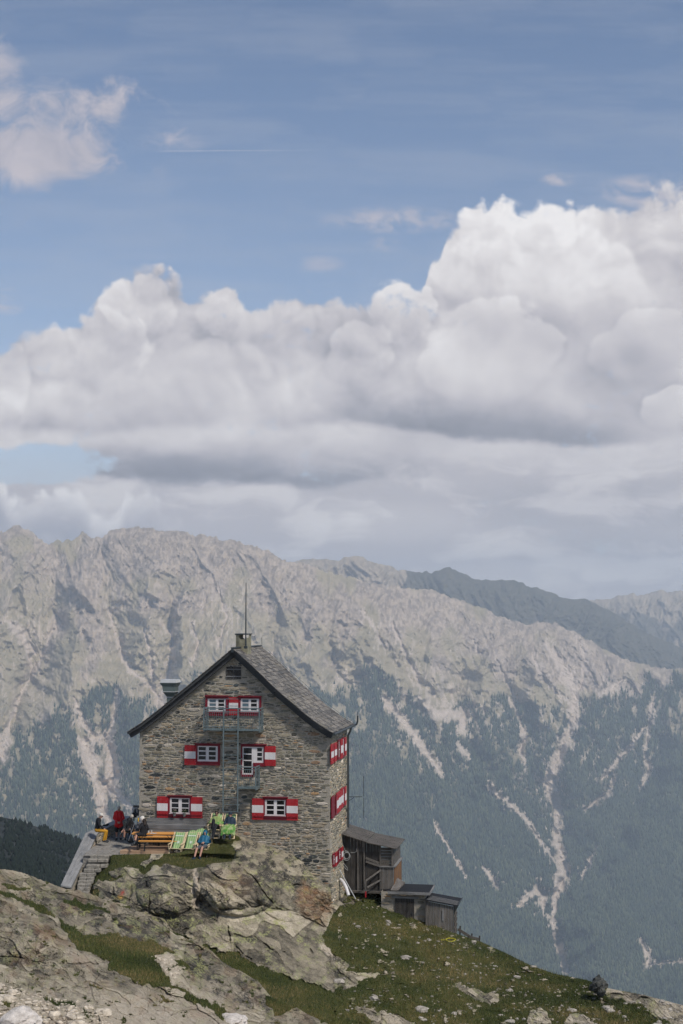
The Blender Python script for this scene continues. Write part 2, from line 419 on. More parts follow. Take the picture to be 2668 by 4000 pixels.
def wood(name, c0, c1, rough=0.75, grain=(3, 3, 40), scale=1.0):
    """weathered or planed wood, grain stretched along the axis with the smallest scale"""
    m, t, b = new_mat(name); co = objco(t)
    n = noise(t, mapped(t, co, grain), 1.0 * scale, 5, 0.65, 0.4); k = noise(t, co, 1.7, 3, 0.5)
    f = (n * 0.75 + k * 0.45).clamp()
    link(t, ramp(t, f, [(0.35, c0), (0.8, c1)]), b.inputs['Base Color']); b.inputs['Roughness'].default_value = rough
    bump(t, b, n, 0.3, 0.01); return m

# ------------------------------------------------------------------ far terrain (drawing units: 1568 x 2351)
def rayv(x, y):
    px = x * 1.7015; py = y * 1.7015
    xc = (px - 1334.0) / F; yc = (2000.0 - py) / F
    Yd = math.cos(PITCH) - yc * math.sin(PITCH); Zd = math.sin(PITCH) + yc * math.cos(PITCH)
    return xc / Yd, Zd / Yd
M1 = [(-120, 1190), (-60, 1235), (0, 1225), (20, 1212), (42, 1207), (60, 1215), (75, 1225), (105, 1247), (125, 1243), (165, 1240), (190, 1223), (215, 1231), (235, 1231), (250, 1222), (268, 1215), (300, 1213),
      (330, 1214), (350, 1213), (375, 1217), (400, 1217), (440, 1225), (470, 1232), (500, 1236), (545, 1240), (560, 1247), (590, 1255), (640, 1278), (680, 1291), (745, 1310), (800, 1325), (850, 1340), (929, 1349), (960, 1352),
      (992, 1355), (1039, 1370), (1112, 1397), (1154, 1418), (1212, 1435), (1235, 1428), (1259, 1427), (1296, 1439), (1375, 1481), (1448, 1520), (1501, 1532), (1568, 1535), (1640, 1520), (1700, 1500)]
M2 = [(600, 1320), (680, 1288), (710, 1282), (745, 1284), (776, 1286), (803, 1276), (824, 1276), (850, 1289), (892, 1298), (923, 1310), (986, 1315), (1026, 1302), (1049, 1310), (1091, 1331), (1144, 1332), (1186, 1333),
      (1217, 1347), (1259, 1357), (1307, 1378), (1343, 1376), (1400, 1400), (1480, 1450), (1568, 1490), (1700, 1520)]
M3 = [(1100, 1420), (1250, 1400), (1338, 1383), (1354, 1376), (1401, 1374), (1420, 1368), (1453, 1363), (1475, 1367), (1495, 1360), (1522, 1356), (1545, 1360), (1568, 1357), (1700, 1350)]
def interp(pts, x):
    return np.interp(x, [p[0] for p in pts], [p[1] for p in pts])
# scree chutes and streams: x, y, half width
CH = [[(1255, 1480, 5), (1285, 1520, 8), (1301, 1544, 9), (1318, 1585, 10), (1321, 1643, 9), (1298, 1706, 10), (1280, 1750, 11), (1262, 1795, 16), (1280, 1853, 9), (1278, 1927, 9), (1296, 1995, 11), (1285, 2026, 12), (1272, 2080, 5), (1270, 2124, 6), (1285, 2170, 7), (1300, 2230, 5)],
      [(1220, 1500, 3), (1250, 1560, 4), (1290, 1600, 6), (1315, 1620, 5)], [(1330, 1470, 3), (1345, 1530, 5), (1330, 1580, 5)],
      [(1140, 1510, 2), (1165, 1570, 3), (1185, 1600, 7)], [(1170, 1602, 3), (1195, 1660, 4), (1205, 1690, 7), (1195, 1720, 4), (1203, 1750, 3)],
      [(1120, 1800, 3), (1150, 1830, 6), (1175, 1850, 6), (1200, 1870, 4), (1260, 1960, 3), (1275, 1980, 3)], [(1050, 1710, 4), (1075, 1735, 6), (1080, 1745, 3)],
      [(960, 1600, 6), (1000, 1640, 18), (1060, 1640, 14), (1062, 1680, 8)], [(880, 1600, 8), (930, 1660, 9), (975, 1720, 9), (1010, 1770, 7)],
      [(1190, 2080, 5), (1230, 2040, 9), (1250, 2060, 10), (1245, 2085, 7)], [(1330, 2020, 2), (1350, 1990, 3), (1370, 1940, 2)], [(1380, 1790, 3), (1440, 1720, 4), (1500, 1650, 3)],
      [(1470, 1810, 3), (1490, 1770, 4), (1480, 1730, 3), (1500, 1600, 3)], [(1340, 1860, 3), (1400, 1820, 5), (1410, 1790, 3)], [(1475, 2160, 4), (1490, 2200, 8), (1485, 2215, 6)], [(1490, 2215, 2), (1568, 2205, 2)],
      [(1270, 2124, 2), (1285, 2165, 5)], [(1110, 1990, 4), (1140, 2030, 7)], [(1000, 1895, 3), (1070, 2010, 2)], [(785, 1900, 8), (822, 1925, 14), (830, 1935, 8)],
      [(10, 1420, 3), (45, 1450, 9), (60, 1480, 5), (75, 1550, 4), (45, 1600, 4), (20, 1660, 4), (15, 1700, 8), (5, 1740, 9)], [(130, 1420, 3), (110, 1480, 4), (80, 1540, 5)],
      [(250, 1400, 3), (275, 1500, 4), (300, 1540, 4), (350, 1580, 4), (380, 1625, 5)], [(390, 1420, 3), (400, 1480, 5), (385, 1560, 9), (365, 1610, 8), (390, 1640, 5)], [(440, 1430, 3), (455, 1480, 4), (440, 1530, 3)],
      [(270, 1580, 4), (262, 1640, 4), (255, 1690, 8)], [(185, 1700, 6), (200, 1720, 16), (215, 1760, 20), (225, 1800, 10), (240, 1840, 5), (250, 1900, 4)], [(250, 1690, 6), (255, 1760, 16), (250, 1800, 22), (275, 1830, 6), (310, 1860, 5)],
      [(190, 1700, 6), (250, 1690, 8)], [(230, 1800, 8), (235, 1860, 12), (245, 1880, 8)], [(170, 1600, 3), (190, 1660, 6), (215, 1690, 4)], [(60, 1450, 2), (80, 1500, 5)], [(330, 1440, 2), (345, 1500, 5), (350, 1560, 3)],
      [(830, 1400, 3), (860, 1440, 5), (880, 1480, 4)], [(1090, 1470, 2), (1100, 1500, 4)], [(1430, 1560, 4), (1400, 1580, 8), (1380, 1590, 5)], [(620, 1500, 3), (640, 1550, 4)], [(500, 1350, 3), (520, 1420, 4), (500, 1480, 4)],
      [(560, 1520, 3), (575, 1600, 3)], [(900, 1430, 3), (930, 1500, 5), (960, 1560, 7)]]
RAV = [(1240, 1470), (1300, 1560), (1320, 1620), (1296, 1706), (1262, 1795), (1280, 1870), (1280, 1930), (1290, 2010), (1270, 2120), (1292, 2200), (1300, 2330)]
SUBR = [[(1150, 1500), (1200, 1640), (1205, 1720), (1215, 1790), (1262, 1850)], [(1060, 1560), (1075, 1700), (1150, 1810), (1200, 1870), (1275, 1985)], [(1440, 1560), (1440, 1680), (1400, 1800), (1340, 1900), (1290, 2010)],
        [(1530, 1600), (1500, 1740), (1440, 1880), (1370, 2010), (1290, 2150)], [(30, 1300), (60, 1450), (75, 1550), (20, 1680)], [(230, 1260), (270, 1450), (330, 1570), (400, 1660)], [(400, 1260), (390, 1450), (380, 1580)],
        [(130, 1270), (120, 1450), (70, 1560)], [(255, 1600), (255, 1700), (245, 1900)], [(560, 1270), (620, 1420), (640, 1560)], [(840, 1370), (880, 1480), (980, 1600)], [(700, 1330), (760, 1450), (800, 1600)]]
def relief_sheet(name, sky_pts, x0, x1, ybot, nx, ny, dtop, k, seed, mat, detail):
    xs = np.linspace(x0, x1, nx)
    rows = np.linspace(0, 1, ny) ** 1.0
    Xg, T = np.meshgrid(xs, rows, indexing='xy')
    top = interp(sky_pts, Xg) + fbm(Xg / 11.0, Xg * 0 + seed, 5, seed, 0.6) * detail['sk']
    Yg = top + (ybot - top) * T
    rel = Yg - top
    xs2 = np.linspace(x0 - 200, x1 + 200, 800); ker = np.hanning(61); ker /= ker.sum(); sm = np.convolve(np.pad(interp(sky_pts, xs2), 30, mode='edge'), ker, 'valid')
    d = dtop(Xg) - (Yg - np.interp(Xg, xs2, sm)) * k
    wx = Xg + fbm(Xg / 90, Yg / 160, 3, 5) * 24; wy = Yg + fbm(Xg / 90, Yg / 90, 3, 9) * 24
    slant = detail.get('slant', 0.0)
    def two(f, l, k, o, sd, g):
        a = fbm((wx + wy * k) / f, wy / l, o, sd, g, ridge=True); b = fbm((wx - wy * k) / f + 7.7, wy / l, o, sd + 11, g, ridge=True)
        return np.maximum(a, b) - 0.15
    r1 = two(105, 260, 0.55, 6, seed + 1, 0.55); r2 = two(24, 60, 0.7, 5, seed + 2, 0.6)
    r3 = fbm(Xg / 5.0, Yg / 7.0, 4, seed + 3, 0.6)
    fade = sstep(0, 30, rel)
    d = d - (r1 * detail['a1'] + r2 * detail['a2'] + r3 * detail['a3']) * (0.12 + 0.88 * fade)
    return xs, Xg, Yg, rel, d, r1, r2, r3
def to_world(Xg, Yg, d):
    px = Xg * 1.7015; py = Yg * 1.7015
    xc = (px - 1334.0) / F; yc = (2000.0 - py) / F
    Yd = math.cos(PITCH) - yc * math.sin(PITCH); Zd = math.sin(PITCH) + yc * math.cos(PITCH)
    return np.stack([xc / Yd * d, d, Zd / Yd * d], -1)
def grid_faces(ny, nx):
    i = np.arange(ny * nx).reshape(ny, nx)
    return np.stack([i[1:, :-1], i[1:, 1:], i[:-1, 1:], i[:-1, :-1]], -1).reshape(-1, 4)
def with_back(co, drop=900.0, back=1500.0, n=3):
    """carry the crest over its far side and down"""
    top = co[0]; rows = []
    for k in range(n, 0, -1):
        r = top.copy(); s = back * k / n
        r[:, 0] *= 1 + s / np.maximum(top[:, 1], 1); r[:, 1] += s; r[:, 2] -= drop * k / n + 10; rows.append(r)
    return np.concatenate([np.array(rows), co], 0)

def mountain_mat():
    m, t, b = new_mat('mountain_slope'); pos = geopos(t)
    forest = attr(t, 'forest'); scree = attr(t, 'scree'); grass = attr(t, 'grass'); rock = attr(t, 'rock')
    n = noise(t, pos, 0.012, 8, 0.65); n2 = noise(t, pos, 0.05, 5, 0.65)
    rockc = ramp(t, (n * 0.6 + n2 * 0.4 + rock * 0.35 - 0.17).clamp(), [(0.22, (0.22, 0.18, 0.145)), (0.42, (0.38, 0.31, 0.24)), (0.78, (0.53, 0.43, 0.33))])
    grassc = ramp(t, n, [(0.35, (0.235, 0.205, 0.125)), (0.65, (0.36, 0.30, 0.195))])
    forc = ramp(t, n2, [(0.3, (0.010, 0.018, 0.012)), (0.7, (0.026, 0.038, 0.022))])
    scc = ramp(t, n2, [(0.3, (0.42, 0.35, 0.285)), (0.7, (0.62, 0.52, 0.435))])
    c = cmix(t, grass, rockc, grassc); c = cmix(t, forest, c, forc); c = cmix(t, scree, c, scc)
    link(t, c, b.inputs['Base Color']); b.inputs['Roughness'].default_value = 0.95; b.inputs['Specular IOR Level'].default_value = 0.05
    bump(t, b, n2 * 0.6 + n, 0.45, 22.0); return m
MM = mountain_mat()

# --- the main mountain across the valley
def dtop1(x): return 6000 + 500 * sstep(700, 1100, x)
SPURS = [([(180, 1240), (205, 1400), (165, 1560), (110, 1680)], 26, 120), ([(330, 1230), (350, 1380), (325, 1500), (300, 1640)], 24, 110), ([(470, 1245), (425, 1400), (420, 1550)], 22, 110), ([(300, 1225), (200, 1330), (150, 1450)], 20, 70), ([(560, 1255), (590, 1400), (560, 1520)], 20, 80),
         ([(640, 1290), (720, 1400), (700, 1520), (760, 1700)], 28, 110), ([(760, 1330), (850, 1470), (875, 1535), (930, 1580), (1081, 1748), (1190, 1850), (1262, 2000), (1275, 2100)], 60, 300), ([(1130, 1420), (1110, 1530), (1125, 1640), (1165, 1770)], 26, 120),
         ([(1240, 1440), (1225, 1560), (1238, 1660)], 24, 110), ([(1400, 1500), (1385, 1620), (1365, 1700)], 30, 110), ([(1500, 1540), (1560, 1700), (1540, 1850)], 40, 120), ([(60, 1225), (20, 1350), (-30, 1500)], 24, 100), ([(1000, 1370), (980, 1480), (1010, 1590)], 24, 90), ([(1568, 1780), (1430, 2000), (1340, 2150)], 46, 150)]
NX, NY = (1150, 760)
xs, Xg, Yg, rel, d, r1, r2, r3 = relief_sheet('mountain', M1, -110, 1690, 2400, NX, NY, dtop1, 3.2, 11, MM, dict(a1=76, a2=17, a3=7, sk=9.0, slant=0.15))
wv_x = fbm(Xg / 60, Yg / 42, 4, 73) * 34
def vcut(pts, w, a):
    dd, _ = seg_dist(Xg + wv_x, Yg, pts); dd = np.sqrt(dd * dd + 9) - 3
    return a * np.exp(-dd / w)
d = d + vcut(RAV, 125, 430) * sstep(10, 480, rel)
for sp_, w_, a_ in SPURS: d = d - vcut([(x, y) for x, y in sp_], w_, a_) * sstep(0, 160, rel) * (0.75 + 0.5 * fbm(Xg / 40, Yg / 40, 3, 77))
for s in SUBR: d = d + vcut(s, 44, 190) * sstep(5, 260, rel)
wobx = Xg + fbm(Xg / 9, Yg / 9, 3, 31) * 5; woby = Yg + fbm(Xg / 9, Yg / 9, 3, 37) * 5
lump = fbm(Xg / 16, Yg / 22, 3, 43); tear = fbm(Xg / 5, Yg / 11, 4, 41, 0.6); scree = np.zeros_like(d); clear = np.zeros_like(d)
for s in CH:
    dd, w = seg_dist(wobx, woby, s); w = w * (0.95 + 0.3 * lump) * (1.0 if (s is CH[0] or min(p[0] for p in s) < 320) else 0.68)
    clear = np.maximum(clear, sstep(w + 6.0, w + 3.0, dd))
    scree = np.maximum(scree, sstep(1.5, 0.6, dd / w + tear * 0.5)); d = d + 22 * np.exp(-(dd / (w * 1.6)) ** 2)
near_s = np.zeros_like(d)
for s in CH:
    dd, w = seg_dist(wobx, woby, s); near_s = np.maximum(near_s, np.exp(-dd / (w * 2.6)))
scree = np.maximum(scree * (0.72 + 0.28 * sstep(-0.2, 0.2, tear)), sstep(0.02, 0.22, fbm(Xg / 4.5, Yg / 12, 4, 47, 0.6) + near_s * 0.75 - 0.42) * 0.75)
# small branching gullies of loose rock, thinning into the wood
g = fbm((Xg + (Yg - 1500) * 0.35 * np.sign(Xg - 1290) * np.where(Xg > 1000, 1, 0)) / 12.0, Yg / 55.0, 4, 51, 0.55, ridge=True)
zone = np.exp(-((rel - 230) / 150) ** 2) * 0.9 + 0.25
gm = sstep(0.44, 0.66, g + (fbm(Xg / 60, Yg / 60, 3, 53)) * 0.55 - 0.12)
scree = np.maximum(scree, gm * zone * 0.6 * sstep(20, 90, rel))
hole = np.exp(-(((Xg - 232) / 9) ** 2 + ((Yg - 1775) / 18) ** 2) ** 2); scree = scree * (1 - hole)
TL = [(-110, 1700), (0, 1700), (60, 1685), (120, 1640), (180, 1610), (260, 1570), (330, 1620), (480, 1560), (560, 1570), (760, 1570), (850, 1545), (872, 1532), (900, 1560), (960, 1620), (1000, 1650), (1060, 1600), (1130, 1575), (1200, 1600),
      (1290, 1625), (1350, 1590), (1420, 1575), (1500, 1570), (1690, 1560)]
tl = interp(TL, Xg) + fbm(Xg / 40, Yg / 70, 4, 61) * 60
forest = sstep(-12, 30, Yg - tl)
thin = fbm(Xg / 14, Yg / 34, 4, 67, 0.6)
up = 1 - sstep(60, 330, Yg - tl)
forest = forest * (1 - up * sstep(0.05, 0.35, thin + 0.08) * 0.9)
spots = np.exp(-(((Xg - 40) / 260) ** 2 + ((Yg - 1900) / 160) ** 2)) + 0.9 * np.exp(-(((Xg - 170) / 200) ** 2 + ((Yg - 1850) / 60) ** 2))
forest = forest * (1 - np.clip(spots, 0, 1) * sstep(0.16, 0.34, fbm(Xg / 7, Yg / 15, 3, 69, 0.6) + 0.06))
grass = sstep(-0.25, 0.25, fbm(Xg / 50, Yg / 70, 5, 71) - 0.30 + 0.75 * sstep(50, 230, rel)) * (1 - sstep(0.35, 0.9, r2 * 0.5 + r1 * 0.6) * 0.45)
grass = np.where(Yg > tl + 20, np.maximum(grass, 0.6), grass) * 0.9
forest *= (1 - scree); 
co = with_back(to_world(Xg, Yg, d)); pad = co.shape[0] - NY
def padr(a): return np.concatenate([np.repeat(a[:1], pad, 0), a], 0)
at = {'forest': ('FLOAT', 'POINT', padr(forest)), 'scree': ('FLOAT', 'POINT', padr(scree)), 'grass': ('FLOAT', 'POINT', padr(grass)), 'rock': ('FLOAT', 'POINT', padr(r3))}
mo = np_mesh('mountain', co.reshape(-1, 3), grid_faces(co.shape[0], NX), MM, smooth=True, attrs=at); tag(mo, kind='structure')
far_d, far_X, far_Y, far_forest, far_w = d, Xg, Yg, forest, co[pad:]

# --- ranges behind it
def far_range(name, pts, x0, x1, dist, seed, nx, ny, ybot, dark):
    xs, Xg, Yg, rel, d, r1, r2, r3 = relief_sheet(name, pts, x0, x1, ybot, nx, ny, lambda x: dist + 0 * x, 4.0, seed, MM, dict(a1=170, a2=45, a3=12, sk=dark[1]))
    forest = dark[0] * np.ones_like(d) * sstep(-0.1, 0.25, fbm(Xg / 40, Yg / 40, 3, seed + 8) + dark[2](Xg, Yg))  # forest colour stands in for cloud shadow lying on these ranges
    gr = np.full_like(d, 0.35) * (1 - forest)
    co = with_back(to_world(Xg, Yg, d), 1500, 1500); pad = co.shape[0] - ny
    p = lambda a: np.concatenate([np.repeat(a[:1], pad, 0), a], 0)
    sc = sstep(0.62, 0.8, fbm(Xg / 16, Yg / 50, 4, seed + 5, ridge=True)) * 0.0
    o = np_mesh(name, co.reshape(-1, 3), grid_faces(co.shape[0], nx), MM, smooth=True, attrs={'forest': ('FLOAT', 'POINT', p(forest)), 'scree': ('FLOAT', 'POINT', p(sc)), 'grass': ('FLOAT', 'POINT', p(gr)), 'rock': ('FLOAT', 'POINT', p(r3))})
    return tag(o, kind='structure')
far_range('hills', M2, 560, 1720, 7700, 101, 520, 150, 1640, (0.80, 5.0, lambda x, y: -0.5 + 1.9 * sstep(905, 960, x)))  # right part darkened by colour, as under a cloud
far_range('far_hills', M3, 1080, 1720, 9600, 131, 300, 120, 1640, (0.7, 6.0, lambda x, y: -0.9 + 1.3 * sstep(0, 30, (y - 1395) + 22 * np.sin(x / 28.0))))
vf = MB(); vf.add([(-7000, -600, -1250), (7000, -600, -1250), (7000, 11800, -1250), (-7000, 11800, -1250)], [(0, 1, 2, 3)])
def ground_mat():
    m, t, b = new_mat('valley_meadow'); n = noise(t, geopos(t), 0.004, 6, 0.6)
    link(t, ramp(t, n, [(0.4, (0.03, 0.05, 0.025)), (0.6, (0.10, 0.13, 0.05))]), b.inputs['Base Color']); b.inputs['Roughness'].default_value = 0.95; return m
tag(vf.build('ground', ground_mat()), kind='structure')

# --- the wood on the mountain: one conifer per spot, merged as one mass
def leaf_mat(name, c0, c1, sc=0.02):
    m, t, b = new_mat(name); n = noise(t, geopos(t), sc, 4, 0.7)
    link(t, ramp(t, n, [(0.3, c0), (0.7, c1)]), b.inputs['Base Color']); b.inputs['Roughness'].default_value = 0.9; b.inputs['Specular IOR Level'].default_value = 0.1; return m
def cones(pos, h, r, n=5, seed=1, lean=0.03):
    """n-sided conifers, a skirt below a pointed crown"""
    rg = np.random.RandomState(seed); N = len(pos)
    ang = np.linspace(0, 2 * np.pi, n, endpoint=False)[None, :] + rg.rand(N, 1) * 6.28
    rr = r[:, None] * (0.75 + 0.5 * rg.rand(N, n))
    base = np.stack([pos[:, None, 0] + np.cos(ang) * rr, pos[:, None, 1] + np.sin(ang) * rr, pos[:, None, 2] + h[:, None] * 0.12 + 0 * ang], -1)
    mid = np.stack([pos[:, None, 0] + np.cos(ang + 0.5) * rr * 0.62, pos[:, None, 1] + np.sin(ang + 0.5) * rr * 0.62, pos[:, None, 2] + h[:, None] * (0.48 + 0.12 * rg.rand(N, n))], -1)
    tip = np.stack([pos[:, 0] + h * lean * rg.randn(N), pos[:, 1] + h * lean * rg.randn(N), pos[:, 2] + h], -1)[:, None, :]
    bot = pos[:, None, :] - np.array([0, 0, 1.0]) * (h[:, None, None] * 0.1)
    v = np.concatenate([base, mid, tip, bot], 1).reshape(-1, 3); M = 2 * n + 2
    f = []
    for i in range(n):
        j = (i + 1) % n
        f += [(i, j, n + i), (j, n + j, n + i), (n + i, n + j, 2 * n), (j, i, 2 * n + 1)]
    f = (np.array(f)[None] + (np.arange(N) * M)[:, None, None]).reshape(-1, 3)
    return v, f
rg = np.random.RandomState(5)
NT = 120000
ii = rg.randint(0, NX - 1, NT * 4); jj = (rg.rand(NT * 4) ** 0.8 * (NY - 1)).astype(int)
ok = (rg.rand(len(ii)) < (far_forest * (1 - np.maximum.reduce([clear, np.roll(clear, 2, 0), np.roll(clear, 4, 0), np.roll(clear, 6, 0), np.roll(clear, 8, 0)])))[jj, ii] ** 1.5) & (far_Y[jj, ii] < 2330) & (far_X[jj, ii] > -15) & (far_X[jj, ii] < 1585)
ii = ii[ok][:NT]; jj = jj[ok][:NT]
pp = far_w[jj, ii] + np.stack([rg.randn(len(ii)) * 4, rg.randn(len(ii)) * 4, np.zeros(len(ii))], -1)
hh = pp[:, 1] * 0.0034 * (0.65 + 0.7 * rg.rand(len(ii))); v, f = cones(pp, hh, hh * 0.15 + 0.6, 4, 9)
FM, t, b = new_mat('conifer_green'); link(t, ramp(t, (noise(t, geopos(t), 0.006, 4, 0.6) * 0.5 + attr(t, 'tone') * 0.6 - 0.05).clamp(), [(0.1, (0.008, 0.018, 0.013)), (0.5, (0.034, 0.054, 0.030)), (0.9, (0.13, 0.145, 0.075))]), b.inputs['Base Color']); b.inputs['Roughness'].default_value = 0.9
fo = np_mesh('forest', v, f, FM, attrs={'tone': ('FLOAT', 'POINT', np.repeat(rg.rand(len(pp)), 10))})
tag(fo, 'dense conifer wood covering the lower slopes of the mountain across the valley', 'forest', kind='stuff')

# ------------------------------------------------------------------ near terrain (2668 x 4000 units, distances in metres)
def b4(x, y): return (x * 0.5102, 3100 + y * 0.5102)
def z7(x, y): return (200 + x * 0.7015, 3200 + y * 0.7015)
def z6(x, y): return (1200 + x * 0.44643, 3150 + y * 0.44643)
def zr(x, y): return (1268 + x * 0.8929, 2900 + y * 0.8929)
def rbf(pts, X, Y, s=200.0):
    p = np.array(pts, float); q = p[:, :2] / s; n = len(q)
    K = np.sqrt(((q[:, None] - q[None]) ** 2).sum(-1) + 0.02)
    A = np.zeros((n + 3, n + 3)); A[:n, :n] = K + np.eye(n) * 1e-4; A[:n, n] = 1; A[:n, n + 1:] = q; A[n, :n] = 1; A[n + 1:, :n] = q.T
    w = np.linalg.solve(A, np.concatenate([p[:, 2], np.zeros(3)]))
    out = w[n] + w[n + 1] * X / s + w[n + 2] * Y / s
    for k in range(n): out = out + w[k] * np.sqrt((X / s - q[k, 0]) ** 2 + (Y / s - q[k, 1]) ** 2 + 0.02)
    return out
def to_world2(X, Y, d):
    xc = (X - 1334.0) / F; yc = (2000.0 - Y) / F
    Yd = math.cos(PITCH) - yc * math.sin(PITCH); Zd = math.sin(PITCH) + yc * math.cos(PITCH)
    return np.stack([xc / Yd * d, d, Zd / Yd * d], -1)
BC = [(330, 3345, 67.6), (290, 3470, 65.6), (330, 3400, 66.9), (380, 3395, 66.6), (345, 3450, 65.2), (400, 3345, 66.9), (450, 3400, 65.2), (500, 3345, 66.4), (560, 3345, 66.2), (640, 3345, 65.9), (560, 3400, 64.4), (420, 3470, 63.6),
      (690, 3352, 64.8), (800, 3352, 64.8), (756, 3375, 63.7), (810, 3372, 63.7), (640, 3390, 63.7), (740, 3318, 66.4), (800, 3282, 67.0), (860, 3285, 66.9), (850, 3330, 65.8), (895, 3352, 64.6), (930, 3300, 66.3),
      (923, 3267, 68.3), (984, 3286, 68.2), (1064, 3313, 68.1), (1118, 3332, 68.0), (1175, 3359, 67.9), (1194, 3397, 67.7), (1217, 3424, 67.6), (1263, 3455, 67.5), (1285, 3480, 67.4),
      (700, 3440, 62.4), (900, 3420, 62.8), (1000, 3380, 65.2), (1000, 3450, 63.4), (1100, 3450, 65.6), (1180, 3500, 66.0), (1250, 3540, 66.6), (1285, 3600, 66.4), (480, 3530, 61.8), (600, 3520, 61.6), (750, 3540, 61.4), (900, 3540, 61.4), (1050, 3540, 63.0), (1180, 3590, 65.0),
      (900, 3610, 60.9), (1060, 3600, 62.6), (1100, 3660, 61.6), (1250, 3670, 63.3), (1100, 3760, 59.4), (1280, 3770, 60.8), (1340, 3900, 57.4), (1200, 3870, 57.6), (900, 3760, 58.8), (700, 3650, 60.2), (600, 3800, 57), (800, 4000, 53),
      (1350, 3540, 68.6), (1340, 3490, 70.5), (1480, 3510, 71.0), (1500, 3590, 68.7), (1662, 3643, 68.3), (1769, 3661, 67.9), (1875, 3677, 71.5), (1982, 3726, 70), (2161, 3802, 67), (2375, 3860, 65), (2668, 3927, 63), (2800, 3955, 62),
      (1400, 3700, 63.6), (1400, 3850, 59.3), (1400, 4050, 54.0), (1700, 3850, 61.5), (1700, 4050, 55.5), (2000, 3850, 64.2), (2000, 4050, 57.5), (2300, 3920, 63.2), (2300, 4050, 58), (2800, 4050, 59), (1150, 4050, 52)]
YT = [(235, 3345), (350, 3343), (430, 3340), (470, 3338), (660, 3334), (700, 3330), (740, 3316), (790, 3272), (860, 3266), (923, 3262), (984, 3280), (1064, 3306), (1118, 3325), (1175, 3350), (1194, 3385), (1217, 3414), (1263, 3445), (1290, 3462), (1340, 3470), (1480, 3488), (1540, 3530),
      (1640, 3592), (1760, 3640), (1875, 3677), (1982, 3726), (2072, 3771), (2161, 3802), (2295, 3829), (2375, 3860), (2518, 3887), (2668, 3927), (2800, 3955)]
def crack(X, Y, lines, w):
    g = np.zeros_like(X)
    for l in lines:
        dd, _ = seg_dist(X, Y, l); g = np.maximum(g, np.exp(-(dd / w) ** 2))
    return g
def rocky(Xw, Yw, X, Y, s, ang=0.45):
    """blocky, foliated rock: joints run down to the right"""
    u = X * math.cos(ang) + Y * math.sin(ang); v = -X * math.sin(ang) + Y * math.cos(ang)
    u = u + fbm(X / 130, Y / 130, 3, 81) * 45; v = v + fbm(X / 130, Y / 130, 3, 87) * 45
    f1, f2, cid = worley(u / 190, v / 85, 3); e1 = sstep(0.0, 0.07, f2 - f1)
    g1, g2, cid2 = worley(u / 48, v / 20, 11); e2 = sstep(0.0, 0.09, g2 - g1)
    h = cid * 0.22 + (e1 - 1) * -0.10 * (fbm(X / 80, Y / 80, 2, 99) < -0.02) * -1 + cid2 * 0.05 + (e2 - 1) * 0.08 + cid2 * 0.03 + fbm(X / 60, Y / 50, 6, 91, 0.55) * 0.36 + fbm(u / 70, v / 6, 3, 95) * 0.05 + fbm(X / 14, Y / 11, 5, 97, 0.72) * 0.16
    return h * s, e1, e2, cid, cid2

# ---- the knoll under the hut and the grass slope to its right
nx, ny = 1330, 420
T = np.linspace(0, 1, ny); Sg, Tg = np.meshgrid(np.linspace(0, 1, nx), T)
Lb = np.interp(3345 + 717 * Tg, [3345, 3467, 3500, 4062], [334, 282, 268, 235]); X = Lb + (2800 - Lb) * Sg; top = interp(YT, X)
Y = top + (4062 - top) * Tg; rel = Y - top
d = rbf(BC, X, Y)
# rock area
rock_poly = [(560, 3420), (600, 3385), (660, 3378), (720, 3395), (800, 3385), (850, 3360), (900, 3365), (925, 3330), (905, 3300), (920, 3255), (1000, 3270), (1120, 3320), (1190, 3370), (1300, 3440), (1320, 3490), (1300, 3560), (1275, 3620), (1262, 3650),
             z6(140, 1080), z6(130, 1190), z6(250, 1300), z6(370, 1400), z6(330, 1450), z6(320, 1560), z7(1568, 965), z7(1490, 925), z7(1300, 870), z7(1170, 825), z7(1100, 790), z7(1040, 745), z7(930, 735), z7(870, 700), (790, 3690), (500, 3560), (440, 3520),
             z7(255, 440), z7(290, 370), z7(345, 345), z7(430, 300), z7(470, 270)]
WX = X + fbm(X / 25, Y / 25, 4, 201) * 16; WY = Y + fbm(X / 25, Y / 25, 4, 205) * 12
rock = poly_soft(WX, WY, rock_poly, 5)
for pl in ([(430, 3400), (500, 3385), (545, 3395), (520, 3420), (440, 3425)], [(555, 3375), (590, 3340), (640, 3322), (650, 3330), (600, 3365), (570, 3390)], [z6(330, 1450), z6(520, 1460), z6(640, 1470), z6(480, 1530), z6(400, 1568), z6(310, 1568)],
           [zr(120, 1150), zr(200, 1165), zr(330, 1200), zr(420, 1240), zr(240, 1240)], [zr(890, 1232), zr(900, 1180), zr(940, 1155), zr(975, 1180), zr(990, 1232)], [zr(1050, 1232), zr(1080, 1185), zr(1150, 1200), zr(1180, 1232)],
           [zr(1225, 1100), zr(1240, 1070), zr(1330, 1095), zr(1400, 1100), zr(1500, 1125), zr(1700, 1160), zr(1700, 1300), zr(1440, 1200), zr(1400, 1150), zr(1290, 1125)], [(345, 3470), (380, 3440), (430, 3445), (420, 3480)],
           [zr(560, 1055), zr(640, 1075), zr(760, 1105), zr(770, 1130), zr(720, 1150), zr(600, 1090)], [z6(250, 830), z6(300, 770), z6(345, 790), z6(310, 860), z6(230, 930), z6(180, 960)]):
    rock = np.maximum(rock, poly_soft(WX, WY, pl, 4))
rock = np.maximum(rock, sstep(0.42, 0.55, fbm(X / 26, Y / 12, 5, 211, 0.6) + 0.1) * 0.85 * (X > 1320))
h, e1, e2, cid, cid2 = rocky(None, None, X, Y, 0.85)
